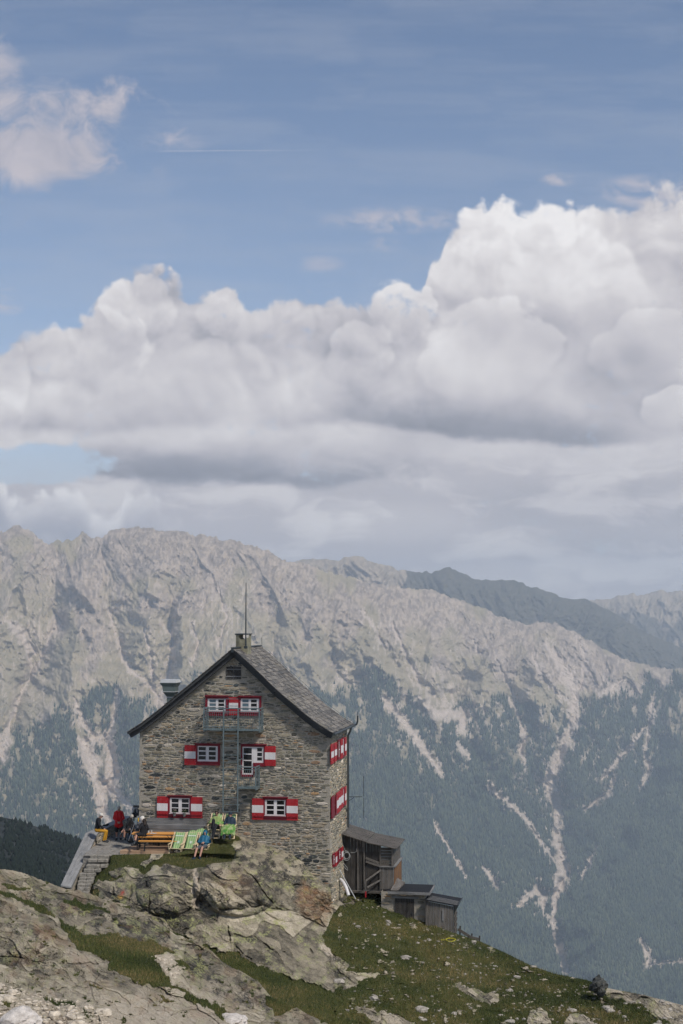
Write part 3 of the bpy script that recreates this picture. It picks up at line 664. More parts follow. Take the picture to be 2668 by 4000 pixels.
CRK = [[z7(530, 350), z7(545, 440), z7(550, 520), z7(600, 545)], [z7(440, 340), z7(445, 400), z7(430, 470)], [z7(345, 380), z7(350, 450)], [z7(950, 500), z7(1050, 505), z7(1160, 480), z7(1260, 500), z7(1400, 545), z7(1490, 585), z7(1510, 600)],
       [z7(1040, 250), z7(1130, 330), z7(1200, 430), z7(1260, 495)], [z7(1230, 250), z7(1290, 330), z7(1330, 370), z7(1400, 360)], [z7(800, 500), z7(860, 520), z7(950, 500)], [z7(1400, 370), z7(1430, 460), z7(1540, 480)], [z7(960, 220), z7(1000, 250), z7(1040, 250)],
       [z7(985, 600), z7(1000, 690), z7(1110, 780)], [z7(1180, 690), z7(1220, 720), z7(1300, 740)], [z7(1420, 700), z7(1450, 745)], [z7(820, 330), z7(810, 480)]]
ck = crack(WX * 0.5 + X * 0.5, WY * 0.5 + Y * 0.5, CRK, 2.8) * sstep(-0.25, 0.15, fbm(X / 40, Y / 40, 3, 207))
ckw = crack(X, Y, [CRK[3], CRK[4]], 16)
slab = poly_soft(WX, WY, [z7(700, 560), z7(950, 510), z7(1260, 500), z7(1500, 600), z7(1568, 965), z7(1100, 790), z7(870, 700)], 12)
h = h * (1 - 0.55 * slab)
def dome(cx, cy, rx, ry): return np.sqrt(np.clip(1 - ((X - cx) / rx) ** 2 - ((Y - cy) / ry) ** 2, 0, 1))
knoll = np.clip(sstep(3280, 3330, Y) * sstep(1320, 1180, X) * sstep(3660, 3560, Y), 0, 1)
h = h * (1 - 0.45 * knoll) + (dome(655, 3475, 125, 105) * 0.75 + dome(930, 3450, 175, 130) * 0.95 + dome(1130, 3480, 130, 120) * 0.5 + dome(520, 3505, 70, 60) * 0.35)
hg = fbm(X / 45, Y / 22, 5, 221, 0.6) * 0.30 + fbm(X / 8, Y / 5, 3, 225) * 0.05
edge = sstep(0, 14, rel)
d = d - (h * rock + hg * (1 - rock) * (X > 1300) + hg * 0.3 * (1 - rock) * (X <= 1300)) * (0.2 + 0.8 * edge) + ck * 0.22 * rock + ckw * 0.18 * rock
d = d - 0.18 * rock * (X < 1300)
# level footing of the deck chairs
flat = np.exp(-(((X - 790) / 130) ** 2 + ((Y - 3358) / 20) ** 2) ** 2) * 0.8
e_ = to_world2(X, Y, np.ones_like(d))[..., 2]
d = d + (np.clip(-11.12 / e_, 60, 70) - d) * flat; rock = rock * (1 - flat)
flat2 = np.exp(-(((X - 868) / 82) ** 2 + ((Y - 3277) / 22) ** 2) ** 2)
d = d + (np.clip(-10.62 / e_, 66.0, 68.3) - d) * flat2; rock = rock * (1 - flat2 * (Y < 3285))
# bed of the stone steps
SY = [3330, 3341, 3356, 3378, 3395, 3412, 3428, 3441, 3454, 3468, 3484, 3520]; SZ = [66.95 - .245 * k for k in range(12)]
inn_ = poly_soft(X, Y, [(330, 3325), (428, 3325), (426, 3375), (400, 3392), (378, 3400), (368, 3440), (356, 3490), (240, 3500), (230, 3420)], 7)
d = d + ((np.interp(Y, SY, SZ) + 0.9) - d) * inn_; rock = np.maximum(rock * (1 - inn_), inn_ * 0.5)
def tone_masks(X, Y, seed):
    dark = sstep(-0.02, 0.30, fbm(X / 34, Y / 26, 5, seed, 0.65)); lich = sstep(0.0, 0.35, fbm(X / 30, Y / 24, 5, seed + 7, 0.65) + 0.02)
    return dark, lich
dark, lich = tone_masks(X, Y, 231)
zone = np.exp(-(((X - 640) / 160) ** 2 + ((Y - 3430) / 60) ** 2)) + np.exp(-(((X - 920) / 170) ** 2 + ((Y - 3420) / 110) ** 2)) + np.exp(-(((X - 1100) / 110) ** 2 + ((Y - 3420) / 90) ** 2))
dark = np.clip(dark * (0.42 + zone * 0.9) * (1 - 0.6 * slab), 0, 1)
lich = np.clip(lich * (0.75 + 0.35 * slab), 0, 1)
stain = poly_soft(WX, WY, [z7(1400, 330), z7(1440, 380), z7(1560, 420), z7(1568, 500), z7(1510, 590), z7(1380, 530), z7(1360, 420)], 14) + 0.55 * np.exp(-(((X - 905) / 80) ** 2 + ((Y - 3450) / 60) ** 2))
stain = np.clip(stain * (0.6 + 0.5 * fbm(X / 20, Y / 8, 3, 241)), 0, 1)
streak, _ = seg_dist(WX, Y, [z7(790, 255), z7(806, 320), z7(808, 400), z7(800, 480)]); pale = sstep(16, 8, streak)
pale = np.maximum(pale, poly_soft(WX, WY, [z6(100, 1200), z6(200, 1195), z6(320, 1290), z6(300, 1320), z6(180, 1300)], 6))
pale = np.maximum(pale, 0.5 * sstep(0.1, 0.5, cid2) * (X > 1320)); dark = dark * (1 - pale); lich = lich * (1 - pale)
mark_r = np.exp(-(((WX - 478) / 9) ** 2 + ((WY - 3487) / 14) ** 2)) * (fbm(X / 4, Y / 4, 2, 5) > -0.15); mark_y = np.exp(-(((WX - 468) / 12) ** 2 + ((WY - 3508) / 8) ** 2)) * (fbm(X / 4, Y / 4, 2, 9) > -0.25)
def rock_mat():
    m, t, b = new_mat('lichened_rock'); pos = geopos(t)
    A = {k: attr(t, k) for k in ('rock', 'dark', 'lichen', 'pale', 'stain', 'crack', 'redmark', 'yellowmark', 'tone')}
    nf = noise(t, pos, 5.5, 6, 0.75); nm = noise(t, pos, 1.6, 6, 0.7); ns = noise(t, pos, 11.0, 4, 0.75); nl = noise(t, pos, 0.6, 4, 0.6)
    nb = noise(t, mapped(t, pos, (1, 1, 5), (0, R(24), 0)), 2.5, 5, 0.65)
    base = ramp(t, (nm * 0.5 + nb * 0.2 + nf * 0.4 - 0.06 + A['tone'] * 0.25).clamp(), [(0.28, (0.08, 0.073, 0.058)), (0.41, (0.225, 0.198, 0.148)), (0.53, (0.37, 0.325, 0.24)), (0.70, (0.58, 0.51, 0.39))])
    c = cmix(t, A['pale'], base, ramp(t, nf, [(0.3, (0.34, 0.285, 0.215)), (0.5, (0.52, 0.45, 0.355)), (0.7, (0.70, 0.62, 0.51))]))
    dk = ((A['dark'] * 1.25 + 0.14) * (ns.smooth(0.40, 0.55) * 0.9 + nf.smooth(0.42, 0.58) * 0.5)).clamp()
    c = cmix(t, dk * 0.9, c, (0.035, 0.036, 0.036))
    lk = (A['lichen'] * (nf * 0.45 + ns * 0.55).smooth(0.455, 0.545)).clamp()
    c = cmix(t, lk * 0.85, c, ramp(t, nl, [(0.4, (0.27, 0.28, 0.15)), (0.6, (0.38, 0.39, 0.15))]))
    c = cmix(t, A['stain'] * 0.8, c, ramp(t, nf, [(0.3, (0.13, 0.075, 0.045)), (0.7, (0.36, 0.19, 0.095))]))
    c = cmix(t, A['redmark'], c, (0.42, 0.07, 0.05)); c = cmix(t, A['yellowmark'], c, (0.55, 0.33, 0.09))
    c = cmix(t, A['crack'] * 0.55, c, (0.03, 0.03, 0.022))
    g1 = noise(t, pos, 0.55, 7, 0.68); g2 = noise(t, pos, 14.0, 3, 0.7)
    gr = ramp(t, (g1 * 0.65 + g2 * 0.4 - 0.02).clamp(), [(0.30, (0.018, 0.024, 0.009)), (0.46, (0.046, 0.056, 0.017)), (0.60, (0.088, 0.082, 0.028)), (0.78, (0.17, 0.125, 0.055))])
    k = (A['rock'] + (nf - 0.5) * 0.7).smooth(0.38, 0.58)
    c = cmix(t, k, gr, c)
    link(t, c, b.inputs['Base Color']); b.inputs['Roughness'].default_value = 0.92; b.inputs['Specular IOR Level'].default_value = 0.15
    bump(t, b, nm * 0.6 + nf * 0.5 + ns * 0.3, 1.0, 0.16); return m
RM = rock_mat()
def sheet(name, X, Y, d, masks, back, mat=RM, mat_wrap=None):
    co = to_world2(X, Y, d); top = co[0]; rows = []
    for s, dz_, sink in reversed(back):
        r = top.copy(); r[:, 0] *= 1 + s / top[:, 1]; r[:, 1] += s; r[:, 2] = top[:, 2] + dz_; rows.append(r)
    co = np.concatenate([np.array(rows), co], 0); pad = len(back)
    p = lambda a: ('FLOAT', 'POINT', np.concatenate([np.repeat(a[:1], pad, 0), a], 0))
    o = np_mesh(name, co.reshape(-1, 3), grid_faces(co.shape[0], X.shape[1]), mat, smooth=True, attrs={k: p(v) for k, v in masks.items()})
    return tag(o, kind='structure'), co[pad:]
zero = np.zeros_like(X)
slope, slope_w = sheet('terrain', X, Y, d, dict(rock=rock, dark=dark, lichen=lich, pale=pale, stain=stain, crack=np.clip(ck + ((1 - e1) * 0.45 + (1 - e2) * 0.55) * rock * sstep(-0.1, 0.25, fbm(X / 55, Y / 40, 3, 777)) * (Y < 3950) * (1 - 0.5 * (X > 1320)), 0, 1) * (1 - flat), redmark=mark_r, yellowmark=mark_y, tone=(cid * 0.6 + cid2 * 0.4)), [(0.6, -0.3, 0), (2, -1.2, 0), (8, -6, 0), (60, -50, 0), (300, -260, 0)])
B_X, B_Y, B_rock, B_d = X, Y, rock, d

# ---- the ledge of rock in the foreground
AC = [(-60, 3375, 51), (0, 3393, 52), (77, 3406, 52.4), (237, 3462, 53.2), (398, 3508, 53.7), (561, 3569, 54), (691, 3649, 54), (817, 3705, 53.5), (958, 3803, 52), (1084, 3916, 49.5), (1252, 3986, 47), (1340, 4030, 46),
      (150, 3550, 49.6), (400, 3600, 50.3), (560, 3650, 51.0), (330, 3560, 51.0), (286, 3632, 47.6), (459, 3668, 48.6), (423, 3763, 44.6), (663, 3840, 45.0), (560, 3740, 46.8), (700, 3700, 51.5), (620, 3690, 50.5), (100, 3640, 44.5), (230, 3650, 45.4), (280, 3700, 44.6), (0, 3560, 46.5), (190, 3560, 48.3),
      (300, 3850, 40.8), (300, 3960, 36.6), (300, 4060, 34.5), (0, 3800, 40.5), (0, 3930, 36), (0, 4060, 33), (150, 3760, 42.6), (600, 3900, 42.8), (600, 4060, 36.5), (900, 3930, 46.2), (900, 4060, 41), (1100, 4060, 44), (750, 3780, 49.2), (850, 3850, 48.6), (-60, 4060, 32.5), (-60, 3700, 43)]
AT = [(-60, 3378), (0, 3393), (77, 3406), (168, 3437), (237, 3462), (306, 3480), (398, 3508), (485, 3534), (561, 3569), (628, 3610), (691, 3649), (761, 3677), (817, 3705), (873, 3761), (958, 3803), (1007, 3831), (1049, 3887), (1084, 3916), (1161, 3937), (1252, 3986), (1340, 4030)]
nx, ny = 760, 420
xs = np.linspace(-60, 1340, nx); X, Tg = np.meshgrid(xs, np.linspace(0, 1, ny))
top = interp(AT, X) + fbm(X / 22, X * 0 + 3.3, 5, 301, 0.6) * 9
Y = top + (4075 - top) * Tg; rel = Y - top; d = rbf(AC, X, Y)
WX = X + fbm(X / 25, Y / 25, 4, 303) * 18; WY = Y + fbm(X / 25, Y / 25, 4, 307) * 14
G = [[b4(430, 930), b4(520, 1010), b4(640, 1070), b4(900, 1080), b4(1090, 1140), b4(1130, 1110), b4(1220, 1150), b4(1350, 1215), b4(1250, 1225), b4(1170, 1235), b4(1230, 1330), b4(1310, 1440), b4(1400, 1500), b4(1200, 1480), b4(1050, 1450), b4(960, 1400), b4(830, 1360), b4(830, 1290), b4(700, 1230), b4(590, 1180), b4(520, 1090), b4(470, 1020)],
     [b4(0, 740), b4(150, 790), b4(330, 860), b4(420, 950), b4(400, 965), b4(250, 880), b4(0, 770)], [b4(0, 680), b4(60, 700), b4(240, 735), b4(230, 750), b4(60, 725), b4(0, 700)], [b4(480, 800), b4(580, 810), b4(680, 850), b4(830, 890), b4(820, 905), b4(620, 890), b4(520, 840)],
     [b4(330, 1550), b4(420, 1590), b4(560, 1600), b4(580, 1630), b4(420, 1620), b4(340, 1580)], [b4(1350, 1480), b4(1500, 1550), b4(1568, 1620), b4(1568, 1660), b4(1480, 1600), b4(1380, 1520)], [z7(780, 985), z7(850, 1000), z7(960, 1050), z7(1000, 1090), z7(960, 1120), z7(900, 1060), z7(800, 1030)],
     [z7(590, 970), z7(640, 985), z7(700, 1020), z7(620, 1010)], [b4(1300, 1270), b4(1380, 1275), b4(1500, 1330), b4(1440, 1330)], [b4(0, 1500), b4(60, 1540), b4(70, 1640), b4(0, 1620)], [b4(860, 820), b4(960, 850), b4(1080, 880), b4(1000, 880)], [z7(1200, 985), z7(1290, 1010), z7(1370, 1060), z7(1250, 1100), z7(1200, 1030)],
     [b4(620, 1640), b4(680, 1680), b4(700, 1740), b4(650, 1700)], [b4(1230, 1050), b4(1300, 1050), b4(1290, 1070)]]
grass = np.zeros_like(X)
for g in G: grass = np.maximum(grass, poly_soft(WX, WY, g, 5))
grass = np.maximum(grass, sstep(0.46, 0.56, fbm(X / 30, Y / 13, 5, 311, 0.6) + 0.06) * 0.8)
rock = 1 - grass
h, e1, e2, cid, cid2 = rocky(None, None, X, Y, 0.72, 0.5)
CRA = [[b4(590, 1180), b4(480, 1060), b4(400, 980), b4(200, 890)], [b4(630, 900), b4(640, 1060)], [b4(650, 940), b4(760, 1000), b4(880, 1060)], [b4(200, 1360), b4(280, 1430)], [b4(640, 1370), b4(600, 1500), b4(600, 1620)], [b4(760, 1380), b4(700, 1500), b4(720, 1600)], [b4(0, 1240), b4(180, 1270), b4(400, 1300), b4(800, 1300)],
       [b4(430, 1500), b4(560, 1480), b4(620, 1500)], [b4(1135, 1600), b4(1140, 1680)], [b4(1310, 1620), b4(1310, 1700)], [b4(240, 1560), b4(120, 1500), b4(0, 1420)], [b4(960, 1700), b4(1000, 1650)], [b4(210, 780), b4(300, 800), b4(420, 900)], [z7(740, 790), z7(900, 860), z7(1060, 900)]]
ck = crack(WX * 0.6 + X * 0.4, WY * 0.6 + Y * 0.4, CRA, 2.2) * sstep(-0.2, 0.2, fbm(X / 40, Y / 40, 3, 309))
edge = sstep(0, 14, rel)
loose = poly_soft(WX, WY, [b4(0, 1420), b4(200, 1480), b4(560, 1560), b4(760, 1700), b4(700, 1900), b4(0, 1900)], 30)
p1, p2, pid = worley(X / 26, Y / 17, 21)
d = d - (h * rock * (1 - loose * 0.4) + (1 - rock) * fbm(X / 18, Y / 12, 4, 315) * 0.14) * (0.25 + 0.75 * edge) + ck * 0.14 * rock - loose * ((0.55 - p1) * 0.35 + pid * 0.08) * rock
dark, lich = tone_masks(X, Y, 331)
zone = np.clip(poly_soft(WX, WY, [b4(220, 760), b4(640, 860), b4(1100, 900), b4(1568, 1180), b4(1568, 1420), b4(1300, 1300), b4(1100, 1120), b4(700, 1000), b4(300, 880)], 30) + poly_soft(WX, WY, [b4(0, 1030), b4(250, 900), b4(420, 1120), b4(330, 1330), b4(0, 1260)], 40) * 0.8
       + poly_soft(WX, WY, [z7(740, 800), z7(900, 830), z7(1180, 900), z7(1250, 1110), z7(1000, 1010), z7(800, 960)], 30) * 0.9, 0, 1)
dark = np.clip(dark * (0.12 + zone * 0.95), 0, 1); lich = np.clip(lich * (0.5 + zone * 0.5), 0, 1)
pale = np.maximum(sstep(3790, 3960, Y + fbm(X / 60, Y / 60, 4, 341) * 90) * sstep(1150, 700, X) * 0.85, poly_soft(WX, WY, [b4(1150, 1240), b4(1300, 1230), b4(1420, 1330), b4(1330, 1430), b4(1240, 1340)], 8))
pale = np.maximum(pale, poly_soft(WX, WY, [b4(440, 1180), b4(600, 1200), b4(830, 1310), b4(700, 1340), b4(500, 1260)], 12) * 0.7); dark *= 1 - pale * 0.85; lich *= 1 - pale * 0.6
stain = np.clip(poly_soft(WX, WY, [b4(230, 980), b4(380, 1010), b4(520, 1120), b4(560, 1180), b4(420, 1150), b4(280, 1080)], 14) * 0.35 + 0.25 * sstep(0.1, 0.4, fbm(X / 50, Y / 50, 4, 351)), 0, 1)
ledge, ledge_w = sheet('foreground_rock', X, Y, d, dict(rock=rock, dark=dark, lichen=lich, pale=pale, stain=stain, crack=np.clip(ck + ((1 - e1) * 0.45 + (1 - e2) * 0.55) * rock * sstep(-0.1, 0.25, fbm(X / 55, Y / 40, 3, 777)) * (Y < 3950) * (1 - 0.5 * (X > 1320)), 0, 1), redmark=X * 0, yellowmark=X * 0, tone=cid * 0.6 + cid2 * 0.4 + loose * pid * 0.5), [(0.4, -0.25, 0), (1.2, -1.0, 0), (3, -3.2, 0), (6, -7.0, 0)])
A_X, A_Y, A_rock = X, Y, rock

# ---- grass blades on both
def blades(W, mask, n, seed, hmin, hmax, wd_, clear=None):
    rg = np.random.RandomState(seed); ny, nx = mask.shape
    j = rg.randint(1, ny - 1, n * 6); i = rg.randint(1, nx - 1, n * 6)
    ok = (1 - mask[j, i]) > 0.55 + 0.4 * rg.rand(len(j))
    if clear is not None: ok &= clear(j, i)
    j = j[ok][:n]; i = i[ok][:n]; N = len(j)
    p = W[j, i] + (W[j, np.minimum(i + 1, nx - 1)] - W[j, i]) * rg.rand(N, 1)
    hh = (hmin + (hmax - hmin) * rg.rand(N, 1) ** 2)
    a = rg.rand(N) * 6.28; dr = np.stack([np.cos(a), np.sin(a), 0 * a], 1); ln = np.stack([rg.randn(N), rg.randn(N), 0 * a], 1) * 0.30 * hh
    w = wd_ * (0.6 + rg.rand(N, 1))
    v = np.stack([p - dr * w, p + dr * w, p + np.array([0, 0, 1.0]) * hh + ln], 1)
    v[:, :2, 2] -= 0.03
    tone = np.repeat(np.clip(fbm(p[:, 0] / 2.2, p[:, 1] / 2.2 + p[:, 2], 4, seed) + rg.randn(N) * 0.22 + 0.45, 0, 1), 3)
    return v.reshape(-1, 3), np.arange(3 * N).reshape(-1, 3), tone
def grass_mat():
    m, t, b = new_mat('grass_blade')
    link(t, ramp(t, attr(t, 'tone'), [(0.1, (0.024, 0.036, 0.010)), (0.4, (0.062, 0.088, 0.020)), (0.7, (0.125, 0.115, 0.038)), (1.0, (0.24, 0.18, 0.08))]), b.inputs['Base Color']); b.inputs['Roughness'].default_value = 0.8; return m
GM = grass_mat()
v1, f1_, t1 = blades(slope_w, B_rock, 110000, 3, 0.04, 0.15, 0.010, lambda j, i: (B_X[j, i] > 1290) | ((B_Y[j, i] > 3338)))
o = np_mesh('grass', v1, f1_, GM, attrs={'tone': ('FLOAT', 'POINT', t1)}); tag(o, 'short dry green grass covering the slope below the sheds and around the steps', 'grass', kind='stuff')
v1, f1_, t1 = blades(ledge_w, A_rock, 42000, 4, 0.03, 0.11, 0.008)
o = np_mesh('grass', v1, f1_, GM, attrs={'tone': ('FLOAT', 'POINT', t1)}); tag(o, 'grass filling the hollows between the foreground rocks', 'grass', kind='stuff')

# ---- loose pale stones on the slope
STM = None
def stone_mat(name, c0, c1):
    m, t, b = new_mat(name); n = noise(t, geopos(t), 7.0, 5, 0.7)
    link(t, ramp(t, n, [(0.35, c0), (0.65, c1)]), b.inputs['Base Color']); b.inputs['Roughness'].default_value = 0.9; bump(t, b, n, 0.6, 0.04); return m
STM = stone_mat('pale_stone', (0.19, 0.175, 0.15), (0.42, 0.385, 0.34))
def stone_verts(c, r, rg, flat=0.6, n=(6, 4)):
    """irregular block"""
    vs = []; fs = []; nu, nv = n
    k = rg.rand(nv + 1, nu) * 0.5 + 0.75; ax = Vector((0.8 + rg.rand() * 0.7, 0.7 + rg.rand() * 0.4, flat * (0.7 + 0.6 * rg.rand()))); tw = rg.rand() * 6.28
    for a in range(1, nv):
        th = math.pi * a / nv
        for b_ in range(nu):
            ph = 2 * math.pi * b_ / nu + tw; q = k[a, b_] * r
            vs.append((c[0] + math.sin(th) * math.cos(ph) * q * ax.x, c[1] + math.sin(th) * math.sin(ph) * q * ax.y, c[2] + math.cos(th) * q * ax.z))
    m = (nv - 1) * nu; vs += [(c[0], c[1], c[2] + r * ax.z * 0.85), (c[0], c[1], c[2] - r * ax.z * 0.85)]
    for a in range(nv - 2):
        for b_ in range(nu): fs.append((a * nu + b_, a * nu + (b_ + 1) % nu, (a + 1) * nu + (b_ + 1) % nu, (a + 1) * nu + b_))
    for b_ in range(nu): fs += [(m, (b_ + 1) % nu, b_), (m + 1, (nv - 2) * nu + b_, (nv - 2) * nu + (b_ + 1) % nu)]
    return vs, fs
rg = np.random.RandomState(12)
def pick_B(n, cond, seed):
    r = np.random.RandomState(seed); out = []
    while len(out) < n:
        j = r.randint(3, B_X.shape[0] - 1); i = r.randint(1, B_X.shape[1] - 1)
        if cond(B_X[j, i], B_Y[j, i], r.rand()): out.append(slope_w[j, i])
    return out
def dens(x, y, q):
    if x < 1300 or x > 2680 or y < 3480: return False
    f = float(fbm(np.array([x / 70.0]), np.array([y / 22.0]), 4, 401)[0])
    return q < max(0.03, min(1, (f + 0.05) * 4)) 
mb = MB()
for p in pick_B(520, dens, 5):
    r = 0.02 + 0.06 * rg.rand() ** 2; vs, fs = stone_verts((p[0], p[1], p[2] + r * 0.2), r, rg, 0.6, (5, 3)); mb.add(vs, fs)
tag(mb.build('gravel', STM), 'small pale stones strewn through the grass of the slope', 'gravel', kind='stuff')
for k, p in enumerate(pick_B(46, dens, 9)):
    r = 0.09 + 0.14 * rg.rand() ** 2; q = MB(); vs, fs = stone_verts((0, 0, 0), r, rg, 0.55, (7, 5)); q.add(vs, fs)
    o = q.build('stone', STM, loc=(p[0], p[1], p[2] + r * 0.15)); tag(o, 'pale loose stone lying in the grass of the slope below the sheds', 'stone', 'pale stones on the grass slope')
def pick_A(n, seed, poly):
    r = np.random.RandomState(seed); out = []
    while len(out) < n:
        j = r.randint(3, A_X.shape[0] - 1); i = r.randint(1, A_X.shape[1] - 1)
        if in_poly(A_X[j:j + 1, i], A_Y[j:j + 1, i], poly)[0]: out.append(ledge_w[j, i])
    return out
LP = [b4(-100, 1430), b4(200, 1500), b4(420, 1580), b4(700, 1600), b4(860, 1760), b4(700, 1860), b4(-100, 1860)]; LP2 = [b4(1150, 1240), b4(1300, 1230), b4(1420, 1330), b4(1330, 1430), b4(1240, 1340)]
STW = stone_mat('warm_stone', (0.30, 0.26, 0.205), (0.62, 0.55, 0.45)); mb = MB()
for p in pick_A(650, 15, LP) + pick_A(120, 16, LP2):
    r = 0.015 + 0.05 * rg.rand() ** 2; vs, fs = stone_verts((p[0], p[1], p[2] + r * 0.2), r, rg, 0.6, (5, 3)); mb.add(vs, fs)
tag(mb.build('gravel', STW), 'pale rubble in the cracks of the foreground rock, bottom left', 'gravel', kind='stuff')
for k, p in enumerate(pick_A(46, 19, LP)):
    r = 0.06 + 0.15 * rg.rand() ** 2; q = MB(); vs, fs = stone_verts((0, 0, 0), r, rg, 0.6, (7, 5)); q.add(vs, fs)
    o = q.build('stone', STW, loc=(p[0], p[1], p[2] + r * 0.2)); tag(o, 'warm pale block of rubble lying on the foreground rock at the bottom left', 'stone', 'rubble blocks on the foreground rock')
def boulder(name, px, py, Yd, size, mat, label, seed, flat=0.75, rot=0.0):
    bm = bmesh.new(); bmesh.ops.create_icosphere(bm, subdivisions=4, radius=1.0)
    for v in bm.verts:
        n = v.co.normalized(); a = np.array([n.x * 1.3 + seed]); b_ = np.array([n.y * 1.3 + n.z * 0.9]); 
        q = 1 + 0.42 * float(fbm(a, b_ + n.z, 4, seed, 0.5)[0]); f1, f2, c = worley(a * 1.6, (b_ + n.z) * 1.6, seed); q += 0.14 * float(c[0])
        v.co = Vector((n.x * size[0] * q, n.y * size[1] * q, n.z * size[2] * q))
    me = bpy.data.meshes.new(name); bm.to_mesh(me); bm.free(); me.materials.append(mat)
    o = bpy.data.objects.new(name, me); COL.objects.link(o); o.location = P(px, py, Yd); o.rotation_euler = (0, rot, 0.3 * seed)
    for p in me.polygons: p.use_smooth = True
    me.set_sharp_from_angle(angle=R(28)); return tag(o, label, 'boulder')
DKM = stone_mat('dark_stone', (0.03, 0.035, 0.035), (0.10, 0.10, 0.09)); WHM = stone_mat('white_stone', (0.34, 0.31, 0.28), (0.58, 0.54, 0.50))
boulder('boulder', *zr(1200, 1064), 63.6, (0.36, 0.34, 0.40), DKM, 'dark boulder standing at the edge of the grass slope on the right', 3)
boulder('boulder', *z6(215, 1255), 64.0, (0.62, 0.5, 0.30), WHM, 'smooth whitish boulder lying at the foot of the rock knoll, beside the grass', 5, rot=0.35)
boulder('boulder', *b4(165, 1745), 34.2, (0.42, 0.4, 0.26), WHM, 'rounded white boulder in the bottom left corner', 8)
boulder('boulder', *z7(1005, 1128), 44.0, (0.45, 0.4, 0.22), WHM, 'white boulder at the bottom edge, between two grassy hollows', 9)

# ---- the wooded spur on the left, its cloud shade put into near-black colours
SK = [(-80, 3170), (0, 3190), (77, 3206), (133, 3226), (194, 3244), (265, 3264), (327, 3285), (420, 3318), (560, 3370)]
nx, ny = 260, 120
xs = np.linspace(-80, 560, nx); X, Tg = np.meshgrid(xs, np.linspace(0, 1, ny)); top = interp(SK, X); Y = top + (3700 - top) * Tg; rel = Y - top
d = 760 + (X * 0.25) - rel * 1.0 - fbm(X / 60, Y / 60, 6, 501, 0.6) * 36
spur_m, t, b = new_mat('spur_shade_ground'); n_ = noise(t, geopos(t), 0.06, 6, 0.7)
link(t, ramp(t, n_, [(0.42, (0.006, 0.010, 0.008)), (0.58, (0.014, 0.018, 0.014)), (0.70, (0.05, 0.05, 0.05))]), b.inputs['Base Color']); b.inputs['Roughness'].default_value = 0.95  # ground colour darkened to carry the cloud shade
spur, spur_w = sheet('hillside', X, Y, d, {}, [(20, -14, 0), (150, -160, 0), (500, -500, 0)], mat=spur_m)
SPM = leaf_mat('spur_shade_conifer', (0.005, 0.010, 0.008), (0.014, 0.021, 0.014), 0.3)  # pines darker than their own green: cloud shade in the albedo
rg = np.random.RandomState(8); N = 5200
j = (rg.rand(N) * (ny - 1)).astype(int); i = rg.randint(0, nx - 1, N)
ok = (fbm(X[j, i] / 50, Y[j, i] / 50, 4, 511) + 0.45 + 0.0012 * (X[j, i]) > rg.rand(N) * 0.7) & (rel[j, i] > 6)
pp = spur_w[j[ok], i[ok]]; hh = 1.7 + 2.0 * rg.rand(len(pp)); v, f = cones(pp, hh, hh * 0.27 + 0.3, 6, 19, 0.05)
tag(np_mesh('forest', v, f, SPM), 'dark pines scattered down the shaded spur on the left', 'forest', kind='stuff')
def pine(h, seed, n=130):
    rg = np.random.RandomState(seed); m = MB(); m.tube([(0, 0, -0.3), (0.03 * h * rg.randn(), 0.03 * h * rg.randn(), h * 0.5), (0.02, 0, h * 0.96)], 0.035 * h, 5, 0.008 * h)
    c = []; fs = []
    for k in range(n):
        t_ = 0.10 + 0.90 * rg.rand(); rr = h * 0.27 * (1 - t_) ** 0.65 * (0.5 + 0.75 * rg.rand()); a = rg.rand() * 6.28
        p = np.array([math.cos(a) * rr, math.sin(a) * rr, h * t_]); s = h * 0.075 * (0.6 + rg.rand())
        b0 = len(c); c += [p + s * rg.randn(3) * (1, 1, 0.7) for _ in range(4)]; fs += [(b0, b0 + 1, b0 + 2), (b0, b0 + 2, b0 + 3), (b0, b0 + 1, b0 + 3), (b0 + 1, b0 + 2, b0 + 3)]
    return m, np.array(c), np.array(fs)
BARK = paint('bark', (0.05, 0.04, 0.03), 0.9)
protos = []
for k in range(4):
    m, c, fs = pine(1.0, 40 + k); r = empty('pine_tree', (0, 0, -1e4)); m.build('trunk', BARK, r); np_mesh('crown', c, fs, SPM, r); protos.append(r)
tx = [83, 95, 112, 122, 126, 170, 178, 186, 200, 213, 222, 228, 239, 246, 252, 259, 271, 280, 292, 298, 309, 315, 328, 333, 341, 20, 45]
th = [2.3, 2.6, 3.2, 3.0, 2.6, 4.6, 5.2, 4.2, 3.4, 3.0, 3.0, 2.4, 2.2, 2.0, 3.4, 2.4, 2.6, 3.2, 3.0, 3.6, 3.2, 2.6, 3.0, 2.4, 3.0, 1.6, 1.8]
for k, (x, h) in enumerate(zip(tx, th)):
    i = int(round((x + 80) / 640 * (nx - 1))); w = spur_w[2, i]
    r = protos[k] if k < 4 else copy_tree(protos[k % 4])
    r.location = (w[0], w[1], w[2] - 0.3); r.scale = (h * .66, h * .66, h * .8); r.rotation_euler = (0, 0, k * 1.7)
    tag(r, 'dark pine on the skyline of the shaded spur at the left edge', 'tree', 'dark pines along the skyline of the spur')

